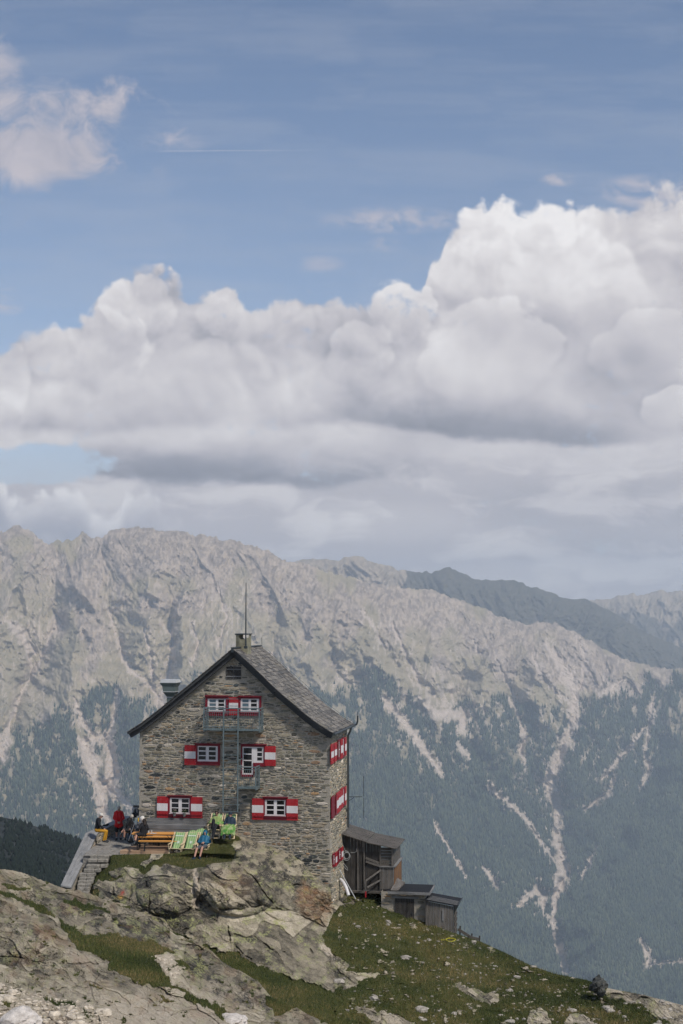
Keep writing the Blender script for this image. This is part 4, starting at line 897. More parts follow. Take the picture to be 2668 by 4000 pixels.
# ------------------------------------------------------------------ materials for built things
RED = wood('red_paint', (0.22, 0.010, 0.015), (0.37, 0.020, 0.026), 0.6, grain=(16, 3, 1.5))
DKRED = paint('dark_red_paint', (0.15, 0.008, 0.018), 0.55, 0.15, 3.0)
WHITE = wood('white_paint', (0.50, 0.48, 0.48), (0.66, 0.64, 0.64), 0.5, grain=(14, 3, 2.0))
STEEL = paint('galvanised_steel', (0.135, 0.175, 0.185), 0.5, 0.2, 5.0, 0.3)
DARKM = paint('dark_metal', (0.045, 0.055, 0.06), 0.5, 0.2, 5.0, 0.3)
TIN = paint('tin_sheet', (0.13, 0.165, 0.16), 0.4, 0.12, 2.0, 0.4)
TINL = paint('tin_lid', (0.45, 0.47, 0.47), 0.4, 0.08, 2.0, 0.2)
CONC = paint('stained_render', (0.20, 0.19, 0.135), 0.9, 0.35, 5.0)
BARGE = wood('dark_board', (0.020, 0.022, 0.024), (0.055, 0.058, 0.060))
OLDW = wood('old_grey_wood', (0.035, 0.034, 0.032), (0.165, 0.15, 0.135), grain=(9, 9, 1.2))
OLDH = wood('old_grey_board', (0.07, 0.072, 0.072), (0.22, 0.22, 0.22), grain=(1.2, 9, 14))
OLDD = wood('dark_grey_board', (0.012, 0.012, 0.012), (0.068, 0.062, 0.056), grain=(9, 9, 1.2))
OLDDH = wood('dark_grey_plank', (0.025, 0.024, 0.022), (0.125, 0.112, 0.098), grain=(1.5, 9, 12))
RUSTW = wood('rust_brown_board', (0.03, 0.02, 0.015), (0.22, 0.11, 0.045), grain=(9, 9, 1.2))
BLACK = paint('black', (0.010, 0.011, 0.013), 0.7, 0.3, 5.0)
def glass_mat(name, c, r=0.08):
    m, t, b = new_mat(name); b.inputs['Base Color'].default_value = c + (1,); b.inputs['Roughness'].default_value = r; b.inputs['Specular IOR Level'].default_value = 0.5; return m
GLASS = glass_mat('dark_glass', (0.006, 0.007, 0.009)); CURT = glass_mat('curtained_glass', (0.10, 0.15, 0.18), 0.25)

def masonry_mat():
    m, t, b = new_mat('rubble_masonry'); co = objco(t); sc = attr(t, 'stone', 'Color'); im = attr(t, 'is_stone')
    n = noise(t, co, 14.0, 5, 0.7); k = noise(t, co, 45.0, 3, 0.7); big = noise(t, co, 0.55, 4, 0.6)
    mort = ramp(t, n, [(0.3, (0.22, 0.20, 0.165)), (0.7, (0.37, 0.34, 0.29))])
    st = cmix(t, 1.0, sc, ramp(t, n * 0.6 + k * 0.4, [(0.3, (0.45, 0.45, 0.45)), (0.5, (1.0, 1.0, 1.0)), (0.7, (1.5, 1.45, 1.35))]), 'MULTIPLY')
    li = noise(t, co, 5.0, 5, 0.7).smooth(0.56, 0.68) * 0.45; st = cmix(t, li, st, (0.23, 0.235, 0.17))
    smear = (noise(t, co, 7.0, 4, 0.65) + (big - 0.5) * 0.9).smooth(0.52, 0.70) * 0.5
    st = cmix(t, smear, st, mort); c = cmix(t, im, mort, st)
    link(t, c, b.inputs['Base Color']); b.inputs['Roughness'].default_value = 0.93; b.inputs['Specular IOR Level'].default_value = 0.12
    bump(t, b, n * 0.7 + k * 0.3, 0.9, 0.02); return m
MAS = masonry_mat()
PAL = [((0.20, 0.192, 0.155), .27), ((0.26, 0.235, 0.185), .22), ((0.06, 0.068, 0.068), .11), ((0.12, 0.13, 0.115), .14), ((0.36, 0.30, 0.22), .12), ((0.38, 0.235, 0.125), .03), ((0.55, 0.50, 0.44), .06), ((0.25, 0.155, 0.10), .035)]
PC = np.array([p[0] for p in PAL]); PW = np.array([p[1] for p in PAL]); PW = PW / PW.sum()
def masonry(inside, w0, w1, z0, z1, seed, tofn, backing, dark_below=None, hmin=0.06, hmax=0.21):
    """stones laid in wavy courses between (w0,z0) and (w1,z1); tofn maps (w, z, out) to the wall's coordinates"""
    rg = np.random.RandomState(seed); V = []; Fc = []; C = []; S = []
    for w, z in backing[0]: V.append(tofn(w, z, 0.0)); C.append((0.3, 0.27, 0.2)); S.append(0.0)
    Fc += backing[1]
    def wav(w, z): return 0.05 * float(_w(w * 0.7, z * 0.5)) + 0.02 * float(_w(w * 2.3 + 9, z))
    def _w(a, b): return vnoise(np.array([a]), np.array([b]), seed)[0]
    z = z0
    while z < z1:
        h = hmin + (hmax - hmin) * rg.rand() ** 1.4; w = w0 - rg.rand() * 0.3
        while w < w1:
            L = h * (1.1 + 2.6 * rg.rand()) + 0.05; L = min(L, 0.72)
            parts = [(0, 1)] if (h < 0.12 or rg.rand() > 0.35) else [(0, 0.45 + 0.2 * rg.rand()), (None, 1)]
            if len(parts) == 2: parts[1] = (parts[0][1], 1)
            for a, b_ in parts:
                zc = z + h * (a + b_) / 2; wc = w + L / 2
                if inside(wc, zc) and inside(wc - L * 0.4, zc + 0.03) and inside(wc + L * 0.4, zc + 0.03):
                    hw = L / 2 - 0.008; hh = h * (b_ - a) / 2 - 0.007; zo = wav(wc, zc) * 1.6 + .012 * rg.randn(); out = 0.008 + 0.028 * rg.rand()
                    pr = 0.5 + 0.4 * rg.rand(8); ang = np.array([20, 70, 110, 160, 200, 250, 290, 340]) * math.pi / 180 + rg.randn(8) * 0.14
                    px = np.cos(ang); pz = np.sin(ang); m_ = np.maximum(np.abs(px), np.abs(pz)); q = 0.86 + 0.14 * rg.rand(8)
                    px = px / m_ * q * hw; pz = pz / m_ * q * hh + px * rg.randn() * 0.05
                    base = len(V)
                    col = (PC[rg.choice(len(PC), p=PW)] * 0.74 + np.array((0.235, 0.20, 0.14)) * 0.26) * (0.8 + 0.4 * rg.rand())
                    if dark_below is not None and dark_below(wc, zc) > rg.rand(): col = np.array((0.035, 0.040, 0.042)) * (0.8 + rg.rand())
                    ring = 1 - 0.018 / max(hw, 0.03), 1 - 0.016 / max(hh, 0.02)
                    for k in range(8): V.append(tofn(wc + px[k], zc + zo + pz[k], -0.004))
                    for k in range(8): V.append(tofn(wc + px[k] * max(ring[0], .5), zc + zo + pz[k] * max(ring[1], .5), out * (0.75 + 0.4 * rg.rand())))
                    V.append(tofn(wc, zc + zo, out * 1.15)); C += [tuple(col)] * 17; S += [1.0] * 17
                    for k in range(8):
                        j = (k + 1) % 8; Fc.append((base + k, base + j, base + 8 + j, base + 8 + k)); Fc.append((base + 8 + k, base + 8 + j, base + 16))
            w += L
        z += h
    return V, Fc, C, S

# ------------------------------------------------------------------ the hut
HA = math.atan((2332 - 1334) / 5560.0)
UX, VX = Vector((math.cos(HA), -math.sin(HA), 0)), Vector((math.sin(HA), math.cos(HA), 0))
HO = P(1288, 3000, 67.6); HO.z = 0.0
def HF(px, py, out=0.0):
    """point of the plane `out` in front of the hut's front wall, as (u, z)"""
    a, e = ray(px, py); o = HO - VX * out
    # (a*Y, Y) = o + s*U
    Y = (o.x * UX.y - o.y * UX.x) / (a * UX.y - UX.x); s = (a * Y - o.x) / UX.x
    return s, e * Y
def HS(px, py, out=0.0):
    """point of the plane `out` to the right of the side wall, as (v, z)"""
    a, e = ray(px, py); o = HO + UX * out
    Y = (o.x * VX.y - o.y * VX.x) / (a * VX.y - VX.x); s = (Y - o.y) / VX.y
    return s, e * Y
Z1 = lambda x, y: (450 + x * .38265, 2450 + y * .38265)
Z2 = lambda x, y: (850 + x * .38265, 2450 + y * .38265)
Z5 = lambda x, y: (850 + x * .38265, 2900 + y * .38265)
Z4 = lambda x, y: (600 + x * .22321, 3100 + y * .22321)
Z3 = lambda x, y: (300 + x * .22321, 3050 + y * .22321)
hut = empty('stone_hut', (HO.x, HO.y, HO.z), -HA, 'tall rubble stone mountain hut with red and white shutters and a steep slate roof', 'building')
UL = HF(545, 3000)[0]; DEP = 4.75; ZB = -15.2
RO = 0.42                                            # roof overhang in front
lp = [Z1(1190, 222), Z1(860, 505), Z1(640, 684), Z1(430, 858), Z1(250, 996), Z1(118, 1075)]
rp = [Z2(162, 222), Z2(300, 350), Z2(450, 490), Z2(600, 640), Z2(780, 790), Z2(900, 895), Z2(1050, 1008), Z2(1178, 1083)]
L_ = [HF(*p, RO) for p in lp]; R_ = [HF(*p, RO) for p in rp]
apex = ((L_[0][0] + R_[0][0]) / 2, (L_[0][1] + R_[0][1]) / 2); L_[0] = R_[0] = apex
prof = L_[::-1] + R_[1:]                              # roof top profile from left eave to right eave
pu = [p[0] for p in prof]; pz_ = [p[1] for p in prof]
def roof_z(u): return float(np.interp(u, pu, pz_))
WT = 0.30                                             # wall top lies this far under the roof surface
def batter(z): return 0.16 * max(0.0, min(1.0, (-10.8 - z) / 3.2))
def inside_front(u, z): return UL - 0.03 - batter(z) * 0.2 < u < 0.02 + batter(z) * 0.7 and z < roof_z(u) - WT
OPEN = []
def opening(a, b): (u0, z0), (u1, z1) = a, b; OPEN.append((min(u0, u1), max(u0, u1), min(z0, z1), max(z0, z1)))
# windows of the front: (outer frame, casement box, columns of panes, rows of panes, curtained, shutters, apron top)
WIN = [dict(fr=(Z1(820, 1190), Z1(1068, 1412)), ca=(Z1(843, 1210), Z1(1050, 1372)), pc=[(862, 935), (965, 1036)], pr=[(1222, 1256), (1269, 1305), (1315, 1350)], Z=Z1, sh=[(709, 822, 1203, 1408, 1268, 1340)], lab='red framed window of the second floor, left of the ladder', lin=(812, 1072, 1184, 1198)),
       dict(fr=(Z1(922, 700), Z1(1155, 905)), ca=(Z1(945, 728), Z1(1132, 865)), pc=[(968, 1033), (1058, 1118)], pr=[(737, 768), (777, 805), (815, 845)], Z=Z1, sh=[(1162, 1256, 713, 900, 772, 835)], cur=[0], lab='left window under the gable, behind the upper balcony', lin=(915, 1160, 695, 708)),
       dict(fr=(Z1(1262, 700), Z1(1490, 905)), ca=(Z1(1282, 728), Z1(1472, 868)), pc=[(1302, 1366), (1390, 1450)], pr=[(737, 768), (777, 810), (820, 848)], Z=Z1, sh=[], cur=[0], lab='right window under the gable, behind the upper balcony', lin=(1252, 1494, 700, 713)),
       dict(fr=(Z4(245, 30), Z4(668, 430)), ca=(Z4(288, 70), Z4(635, 345)), pc=[(318, 440), (495, 618)], pr=[(88, 155), (168, 240), (253, 325)], Z=Z4, sh=[(62, 248, 45, 425, 170, 300), (657, 852, 58, 430, 180, 308)], lab='ground floor window on the left, above the terrace bench', lin=(238, 672, 26, 44), rail=(62, 852, 348, 366)),
       dict(fr=(Z5(462, 557), Z5(715, 795)), ca=(Z5(485, 583), Z5(695, 745)), pc=[(505, 577), (608, 683)], pr=[(592, 633), (645, 682), (692, 733)], Z=Z5, sh=[(352, 468, 570, 790, 640, 717), (705, 820, 577, 798, 648, 722)], lab='ground floor window on the right, above the rock knoll', lin=(456, 718, 553, 566), rail=(352, 820, 745, 760))]
def U2(Z, x, y, out=0.0): return HF(*Z(x, y), out)
def rect_box(m, u0, u1, z0, z1, y0, y1, bev=0.0):
    m.box(((u0 + u1) / 2, (y0 + y1) / 2, (z0 + z1) / 2), (abs(u1 - u0), abs(y1 - y0), abs(z1 - z0)), bev=bev)
def frame_ring(m, o, i, y0, y1, bot=True):
    """o, i: (u0,u1,z0,z1)"""
    rect_box(m, o[0], i[0], o[2], o[3], y0, y1); rect_box(m, i[1], o[1], o[2], o[3], y0, y1)
    rect_box(m, i[0], i[1], i[3], o[3], y0, y1)
    if bot: rect_box(m, i[0], i[1], o[2], i[2], y0, y1)
def shutter(parent, Z, x0, x1, y0, y1, b0, b1, fr=HF, side=False):
    (u0, z1), (u1, z0) = fr(*Z(x0, y0), 0.07), fr(*Z(x1, y1), 0.07); zb1 = fr(*Z((x0 + x1) / 2, b0), 0.07)[1]; zb0 = fr(*Z((x0 + x1) / 2, b1), 0.07)[1]
    m = MB(); g = 0.004
    rect_box(m, u0, u1, z0, z1, -0.095, -0.055, 0.004); s = m.build('shutter', RED, parent)
    w = MB(); rect_box(w, u0 + .002, u1 - .002, zb0, zb1, -0.098, -0.0955); w.build('white_band', WHITE, s)
    return s
for W in WIN:
    Z = W['Z']; f = (HF(*W['fr'][0], .05), HF(*W['fr'][1], .05)); c = (HF(*W['ca'][0], .02), HF(*W['ca'][1], .02))
    fo = (f[0][0], f[1][0], f[1][1], f[0][1]); ci = (c[0][0], c[1][0], c[1][1], c[0][1]); OPEN.append(fo)
    m = MB(); frame_ring(m, fo, ci, -0.075, 0.06); w = m.build('window', DKRED, hut); w['label'] = W['lab']
    l = MB(); (lu0, lz1), (lu1, lz0) = U2(Z, W['lin'][0], W['lin'][2], .1), U2(Z, W['lin'][1], W['lin'][3], .1)
    rect_box(l, lu0, lu1, lz0, lz1, -0.15, -0.02, 0.006); l.build('lintel', DKRED, w)
    cs = MB(); pcs = [(U2(Z, a, 0, .02)[0], U2(Z, b_, 0, .02)[0]) for a, b_ in W['pc']]; xm = W['pc'][0][0]
    prs = [(U2(Z, xm, b_, .02)[1], U2(Z, xm, a, .02)[1]) for a, b_ in W['pr']]
    us = [ci[0]] + [x for p in pcs for x in p] + [ci[1]]
    for k in range(0, len(us), 2): rect_box(cs, us[k], us[k + 1], ci[2], ci[3], -0.045 + (0.008 if k == 2 else 0), 0.02)
    zs = [ci[2]] + [z for p in prs[::-1] for z in p] + [ci[3]]
    for pa, pb in pcs:
        for k in range(0, len(zs), 2): rect_box(cs, pa, pb, zs[k], zs[k + 1], -0.038, 0.02)
    cs.build('casement', WHITE, w)
    for k, (pa, pb) in enumerate(pcs):
        g = MB(); rect_box(g, pa - .01, pb + .01, ci[2] + .02, ci[3] - .02, -0.022, -0.008); g.build('pane', CURT if k in W.get('cur', []) else GLASS, w)
    s_ = MB(); rect_box(s_, ci[0] - 0.02, ci[1] + 0.02, ci[2] - 0.045, ci[2] - 0.006, -0.10, -0.079, 0.004); s_.build('sill', WHITE if 'rail' in W else DKRED, w)
    for sh in W['sh']: shutter(hut, Z, *sh)
    if 'rail' in W:
        r_ = MB(); (a0, z1), (a1, z0) = U2(Z, W['rail'][0], W['rail'][2], .1), U2(Z, W['rail'][1], W['rail'][3], .1); rect_box(r_, a0, a1, z0, z1, -0.15, -0.113, 0.006); r_.build('sill_rail', DKRED, w)
# balcony door of the second floor
Z = Z2; dr = empty('balcony_door'); dr.parent = hut; dr['label'] = 'white balcony door with a small window beside it, right of the ladder'
def b2(x0, y0, x1, y1, out): (u0, z1), (u1, z0) = HF(*Z2(x0, y0), out), HF(*Z2(x1, y1), out); return (u0, u1, z0, z1)
O = b2(240, 1195, 375, 1528, .05); I = b2(255, 1218, 365, 1505, .02); W2 = b2(365, 1195, 495, 1422, .05); I2 = b2(365, 1218, 472, 1385, .02)
OPEN += [O, W2]
m = MB(); rect_box(m, O[0], I[0], O[2], O[3], -0.075, 0.05); rect_box(m, I[0], I[1], O[2], I[2], -0.075, 0.05); rect_box(m, I[0], W2[1], I[3], O[3], -0.075, 0.05); rect_box(m, I2[1], W2[1], W2[2], I[3], -0.075, 0.05); rect_box(m, I[1], I2[1], W2[2], I2[2], -0.075, 0.05)
rect_box(m, I[1], I[1] + 0.04, I[2], W2[2], -0.07, 0.05); m.build('door_frame', DKRED, dr)
l = MB(); q = b2(236, 1190, 498, 1203, .1); rect_box(l, q[0], q[1], q[2], q[3], -0.15, -0.02, .006); l.build('lintel', DKRED, dr)
m = MB(); px0, px1 = b2(272, 0, 356, 10, .02)[:2]; rows = [(1232, 1290), (1300, 1355), (1365, 1420), (1430, 1490)]
rz = [b2(300, a, 310, b_, .02)[2:] for a, b_ in rows]; zs = [I[2]] + [z for r in rz[::-1] for z in r] + [I[3]]
rect_box(m, I[0], px0, I[2], I[3], -0.045, 0.02); rect_box(m, px1, I[1] - 0.002, I[2], I[3], -0.045, 0.02)
for k in range(0, len(zs), 2): rect_box(m, px0, px1, zs[k], zs[k + 1], -0.04, 0.02)
m.build('door_leaf', WHITE, dr)
g = MB(); rect_box(g, px0 - .01, px1 + .01, I[2] + .02, I[3] - .02, -.022, -.008); g.build('pane', GLASS, dr)
m = MB(); qx0, qx1 = b2(410, 0, 460, 10, .02)[:2]; rows = [(1232, 1270), (1280, 1318), (1328, 1362)]; rz = [b2(420, a, 430, b_, .02)[2:] for a, b_ in rows]; zs = [I2[2]] + [z for r in rz[::-1] for z in r] + [I2[3]]
rect_box(m, I[1], qx0, I2[2], I2[3], -0.042, 0.02); rect_box(m, qx1, I2[1], I2[2], I2[3], -0.042, 0.02)
for k in range(0, len(zs), 2): rect_box(m, qx0, qx1, zs[k], zs[k + 1], -0.036, 0.02)
m.build('casement', WHITE, dr); g = MB(); rect_box(g, qx0 - .01, qx1 + .01, I2[2] + .02, I2[3] - .02, -.022, -.008); g.build('pane', GLASS, dr)
shutter(hut, Z2, 483, 593, 1213, 1418, 1278, 1350)
# attic hatch
A = (HF(*Z1(1133, 403), .03), HF(*Z1(1285, 530), .03)); ah = empty('attic_hatch'); ah.parent = hut
a0, a1, z0, z1 = A[0][0], A[1][0], A[1][1], A[0][1]; OPEN.append((a0, a1, z0, z1)); mid = (a0 + a1) / 2
for p, q in ((a0, mid - .01), (mid + .01, a1)):
    m = MB(); nb = 3
    for k in range(nb): rect_box(m, p + (q - p) * k / nb + .004, p + (q - p) * (k + 1) / nb - .004, z0, z1, -0.03, -0.005)
    s = m.build('hatch_leaf', OLDD, ah); b_ = MB(); rect_box(b_, p, q, z0 + .10, z0 + .15, -.05, -.031); b_.build('ledge', OLDH, s); b_ = MB(); rect_box(b_, p, q, z1 - .15, z1 - .10, -.05, -.031); b_.build('ledge', OLDH, s)
# walls: the front with its gable, the two sides and the back, and stones over front and right side
def in_open(u, z): return any(a - .02 < u < b_ + .02 and c - .02 < z < d_ + .02 for a, b_, c, d_ in OPEN)
bk = [(UL, ZB)] + [(0.0, ZB)]
gp = [(u, z - WT) for u, z in prof if UL < u < 0.0]; gp = [(UL, roof_z(UL) - WT)] + gp + [(0.0, roof_z(0) - WT)]
def ff(w, z, o): return (w + (batter(z) * (w - UL) / -UL if w > UL else 0), -o - batter(z) * 0.6, z)
nz = 10
backing_v = []; backing_f = []
cols = sorted(set([UL, 0.0] + [u for u, _ in gp] + list(np.linspace(UL, 0, 14))))
for u in cols:
    zt = roof_z(u) - WT
    for k in range(nz + 1): backing_v.append((u, ZB + (zt - ZB) * k / nz))
for i in range(len(cols) - 1):
    for k in range(nz): a = i * (nz + 1) + k; b_ = a + nz + 1; backing_f.append((a, b_, b_ + 1, a + 1))
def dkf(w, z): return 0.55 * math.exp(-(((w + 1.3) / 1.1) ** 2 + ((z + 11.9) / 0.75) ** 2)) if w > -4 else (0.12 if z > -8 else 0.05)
V, Fc, C, S = masonry(lambda u, z: inside_front(u, z) and not in_open(u, z), UL - .2, 0.3, ZB + 1.0, apex[1], 21, ff, (backing_v, backing_f), dkf)
VB = len(V)
def fs_(w, z, o): return (0.0 + batter(z) + o, w + (-batter(z) * 0.6 * (1 - w / DEP)), z)
zt = roof_z(0) - WT; sb = []
for v_ in np.linspace(0, DEP, 6):
    for k in range(nz + 1): sb.append((v_, ZB + (zt - ZB) * k / nz))
sf = []
for i in range(5):
    for k in range(nz): a = i * (nz + 1) + k; b_ = a + nz + 1; sf.append((a, b_, b_ + 1, a + 1))
SOPEN = []
V2, F2, C2, S2 = masonry(lambda w, z: -0.02 < w < DEP and z < zt, -0.1, DEP, ZB + 1.0, zt, 33, fs_, (sb, sf), None, 0.06, 0.20)
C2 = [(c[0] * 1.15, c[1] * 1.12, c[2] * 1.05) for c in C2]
Fc = Fc + [tuple(i + VB for i in f) for f in F2]; V = V + V2; C = C + C2; S = S + S2
b0 = len(V); lz = roof_z(UL) - WT                      # left and back walls, plain
V += [(UL, 0, ZB), (UL, DEP, ZB), (UL, DEP, lz), (UL, 0, lz)]; Fc += [(b0, b0 + 1, b0 + 2, b0 + 3)]
b1 = len(V); V += [(UL, DEP, ZB), (0, DEP, ZB)] + [(u, DEP, z) for u, z in gp[::-1]]; Fc += [tuple(range(b1, len(V)))]
C += [(0.3, 0.27, 0.2)] * (len(V) - len(C)); S += [0.0] * (len(V) - len(S))
me_at = {'stone': ('FLOAT_COLOR', 'POINT', np.array([list(c) + [1] for c in C])), 'is_stone': ('FLOAT', 'POINT', np.array(S))}
wall = np_mesh('wall', V, Fc, MAS, hut, attrs=me_at)
# roof: a deck, slates in overlapping rows, boards along the verge
def slate_mat():
    m, t, b = new_mat('old_slates'); co = objco(t); a = attr(t, 'tone'); n = noise(t, co, 9.0, 5, 0.7); k = noise(t, co, 0.8, 4, 0.6)
    c = ramp(t, (a * 0.55 + n * 0.45).clamp(), [(0.2, (0.055, 0.056, 0.058)), (0.5, (0.125, 0.118, 0.108)), (0.85, (0.23, 0.21, 0.185))])
    c = cmix(t, (n * 0.5 + k * 0.6).smooth(0.58, 0.72) * 0.5, c, (0.22, 0.19, 0.12)); link(t, c, b.inputs['Base Color']); b.inputs['Roughness'].default_value = 0.75; bump(t, b, n, 0.5, 0.01); return m
SLM = slate_mat(); roof = empty('roof'); roof.parent = hut
BK = DEP + 0.55
def slates(name, pts, seed):
    """pts: from ridge to eave"""
    rg = np.random.RandomState(seed); seg = [Vector((p[0], 0, p[1])) for p in pts]; L = [0]
    for a, b_ in zip(seg, seg[1:]): L.append(L[-1] + (b_ - a).length)
    def at_(s):
        s = max(0, min(L[-1], s)); k = max(i for i in range(len(L)) if L[i] <= s + 1e-9); k = min(k, len(seg) - 2)
        return seg[k] + (seg[k + 1] - seg[k]) * ((s - L[k]) / (L[k + 1] - L[k]))
    row = 0.235; V = []; Fc = []; T = []; s = L[-1] + 0.03
    while s > 0.02:
        p0 = at_(s); p1 = at_(s - row * 1.35); dirn = (p1 - p0).normalized(); nrm = Vector((-dirn.z, 0, dirn.x)); nrm = nrm if nrm.z > 0 else -nrm
        y = -RO - 0.02 - rg.rand() * 0.15
        while y < BK:
            w = 0.20 + 0.14 * rg.rand(); jit = rg.randn() * 0.012; t_ = rg.rand(); y1 = min(y + w - 0.008, BK); y0 = max(y, -RO - 0.04)
            if y1 - y0 > 0.05:
                up = 0.035 + 0.012 * rg.rand(); th = 0.016; b0 = len(V); tw = rg.randn() * 0.004
                for (yy_, q, hgt) in ((y0, p0 - dirn * jit, up), (y1, p0 - dirn * (jit + tw * 3), up), (y1, p1, 0.012), (y0, p1, 0.012)):
                    v = q + nrm * hgt; V.append((v.x, yy_, v.z)); v = q + nrm * (hgt - th); V.append((v.x, yy_, v.z))
                Fc += [(b0, b0 + 2, b0 + 4, b0 + 6), (b0 + 1, b0 + 7, b0 + 5, b0 + 3), (b0, b0 + 1, b0 + 3, b0 + 2), (b0 + 2, b0 + 3, b0 + 5, b0 + 4), (b0, b0 + 6, b0 + 7, b0 + 1)]; T += [t_] * 8
            y += w
        s -= row
    return np_mesh(name, V, Fc, SLM, roof, attrs={'tone': ('FLOAT', 'POINT', np.array(T))})
slates('slates', R_, 3); slates('slates', L_, 4)
m = MB()
for pts in (L_, R_):
    for a, b_ in zip(pts, pts[1:]):
        n_ = Vector((-(b_[1] - a[1]), 0, b_[0] - a[0])).normalized(); n_ = n_ if n_.z > 0 else -n_
        m.add([(a[0], -RO + .03, a[1]), (b_[0], -RO + .03, b_[1]), (b_[0], BK - .03, b_[1]), (a[0], BK - .03, a[1])] + [(p[0] - n_.x * .08, y, p[1] - n_.z * .08) for p, y in ((a, -RO + .03), (b_, -RO + .03), (b_, BK - .03), (a, BK - .03))],
              [(0, 1, 2, 3), (7, 6, 5, 4), (0, 4, 5, 1), (2, 6, 7, 3), (1, 5, 6, 2), (3, 7, 4, 0)])
m.build('roof_deck', BARGE, roof)
for pts in (L_, R_):
    m = MB()
    for a, b_ in zip(pts, pts[1:]):
        for y0, y1, o0, o1 in ((-RO + .005, -RO + .028, -.005, -.11), (-RO + .16, -0.045, -.082, -.30)):
            n_ = Vector((-(b_[1] - a[1]), 0, b_[0] - a[0])).normalized(); n_ = n_ if n_.z > 0 else -n_
            vs = [(p[0] + n_.x * o, y, p[1] + n_.z * o) for y in (y0, y1) for p, o in ((a, o0), (b_, o0), (b_, o1), (a, o1))]
            m.add(vs, [(0, 1, 2, 3), (7, 6, 5, 4), (0, 4, 5, 1), (2, 6, 7, 3), (1, 5, 6, 2), (3, 7, 4, 0)])
    m.build('barge_board', BARGE, roof)
m = MB(); m.bar((apex[0], -RO - .03, apex[1] + .05), (apex[0], BK, apex[1] + .05), .16, .05); m.bar((apex[0], -RO - .045, apex[1] + .06), (apex[0], -RO - .045, apex[1] - .16), .12, .04, up=(0, 1, 0)); m.build('ridge_cap', DARKM, roof)
# gutter, downpipe and lightning rod
eu, ez = R_[-1]; m = MB(); m.tube([(eu + .05, -RO - .02, ez - .05), (eu + .05, BK + .05, ez - .05)], .065, 8); m.build('gutter', DARKM, roof)
dp = HS(*Z2(1331, 1060), .12); m = MB(); xg = .13
yb = dp[0]; m.tube([(eu + .05, yb, ez - .08), (eu + .0, yb, ez - .28), (xg, yb, ez - .50), (xg, yb, HS(*Z5(1329, 870), .12)[1])], .055, 8); pipe = m.build('downpipe', DARKM, hut)
for k in range(4): m = MB(); m.box((xg - .03, yb, ez - 1.2 - 1.7 * k), (.16, .14, .04)); m.build('bracket', DARKM, pipe)
m = MB(); e0 = (eu + .05, BK + .05, ez - .05); m.tube([e0, (eu + .16, BK + .05, ez + .0), (eu + .20, BK + .05, ez + .14), (eu + .20, BK + .05, ez + .42)], .045, 8); m.tube([(eu + .20, BK + .05, ez + .42), (eu + .20, BK + .05, ez + .62)], .012, 6); m.build('vent_pipe', DARKM, hut)
# dipole antenna beside the downpipe
m = MB(); az_ = HS(*Z5(1380, 520), .12)[1]; au = .13 + .72; m.tube([(xg, yb, az_), (au, yb - .1, az_ + .03)], .018, 6); m.tube([(xg, yb, az_ - .22), (xg + .3, yb - .05, az_ - .02)], .012, 5); ab = m.build('antenna', DARKM, hut)
m = MB(); m.tube([(au + .08, yb - .1, az_ - 1.02), (au + .08, yb - .1, az_ - .03)], .014, 6); m.tube([(au + .08, yb - .1, az_ + .06), (au + .08, yb - .1, az_ + 1.05)], .014, 6); m.build('rod', DARKM, ab)
# chimney with its arched flue opening, mast, small rod
cf = .9; c0 = HF(*Z2(187, 65), -cf); c1 = HF(*Z2(300, 205), -cf); cu0, cu1, cz1, cz0 = c0[0], c1[0], c0[1], apex[1] - .35; cy1 = cf + .85
ch = empty('chimney'); ch.parent = hut
m = MB(); oz = cz1 - .30; om = cu0 + .17; on = cu1 - .02
rect_box(m, cu0, cu1, cz0, oz, cf, cy1); rect_box(m, cu0, om - .02, oz, cz1 - .06, cf, cy1); rect_box(m, on + .0, cu1 + .003, oz, cz1 - .06, cf + .5, cy1)
arc = [(om - .02, oz - .0)] + [(om + (on - om) * (0.5 - 0.5 * math.cos(math.pi * k / 6)), oz + .16 - 0.17 * math.sin(math.pi * k / 6) ** .5) for k in range(7)] + [(on, oz)]
m.prism([(om - .02, oz - .001), (on + .02, oz - .001), (on + .02, oz + .10), (on - .06, oz + .02), (om + .06, oz + .02), (om - .02, oz + .10)], (cf + .001, cy1 - .001)); m.build('stack', CONC, ch)
m = MB(); rect_box(m, cu0 - .05, cu1 + .05, cz1 - .058, cz1, cf - .05, cy1 + .05, .01); m.build('cap', DARKM, ch)
mu, mz = HF(960, 2526, -.55); m = MB(); m.tube([(mu, .55, mz - .1), (mu, .55, mz + 1.4), (mu, .55, HF(960, 2276, -.55)[1])], [.04, .032, .018], 6); ms = m.build('mast', DARKM, hut)
m = MB(); m.box((mu, .55, apex[1] + .06), (.16, .16, .12)); m.build('foot', DARKM, ms)
q = HF(*Z2(455, 190), -BK + .4); m = MB(); m.tube([(q[0], BK - .4, q[1] - .15), (q[0] - .03, BK - .4, q[1] + .42)], .010, 5); m.build('lightning_rod', DARKM, hut)
m = MB(); m.tube([(q[0] + .2, BK - .1, q[1] - .2)] + [(R_[k][0] + .05, BK - .1, R_[k][1] + .09) for k in (2, 4, 6, 7)], .007, 4); m.build('lightning_wire', DARKM, hut)
m = MB(); m.tube([(L_[k][0] - .04, .6, L_[k][1] + .13) for k in (1, 2, 3, 4, 5)], .007, 4); m.build('lightning_wire', DARKM, hut)
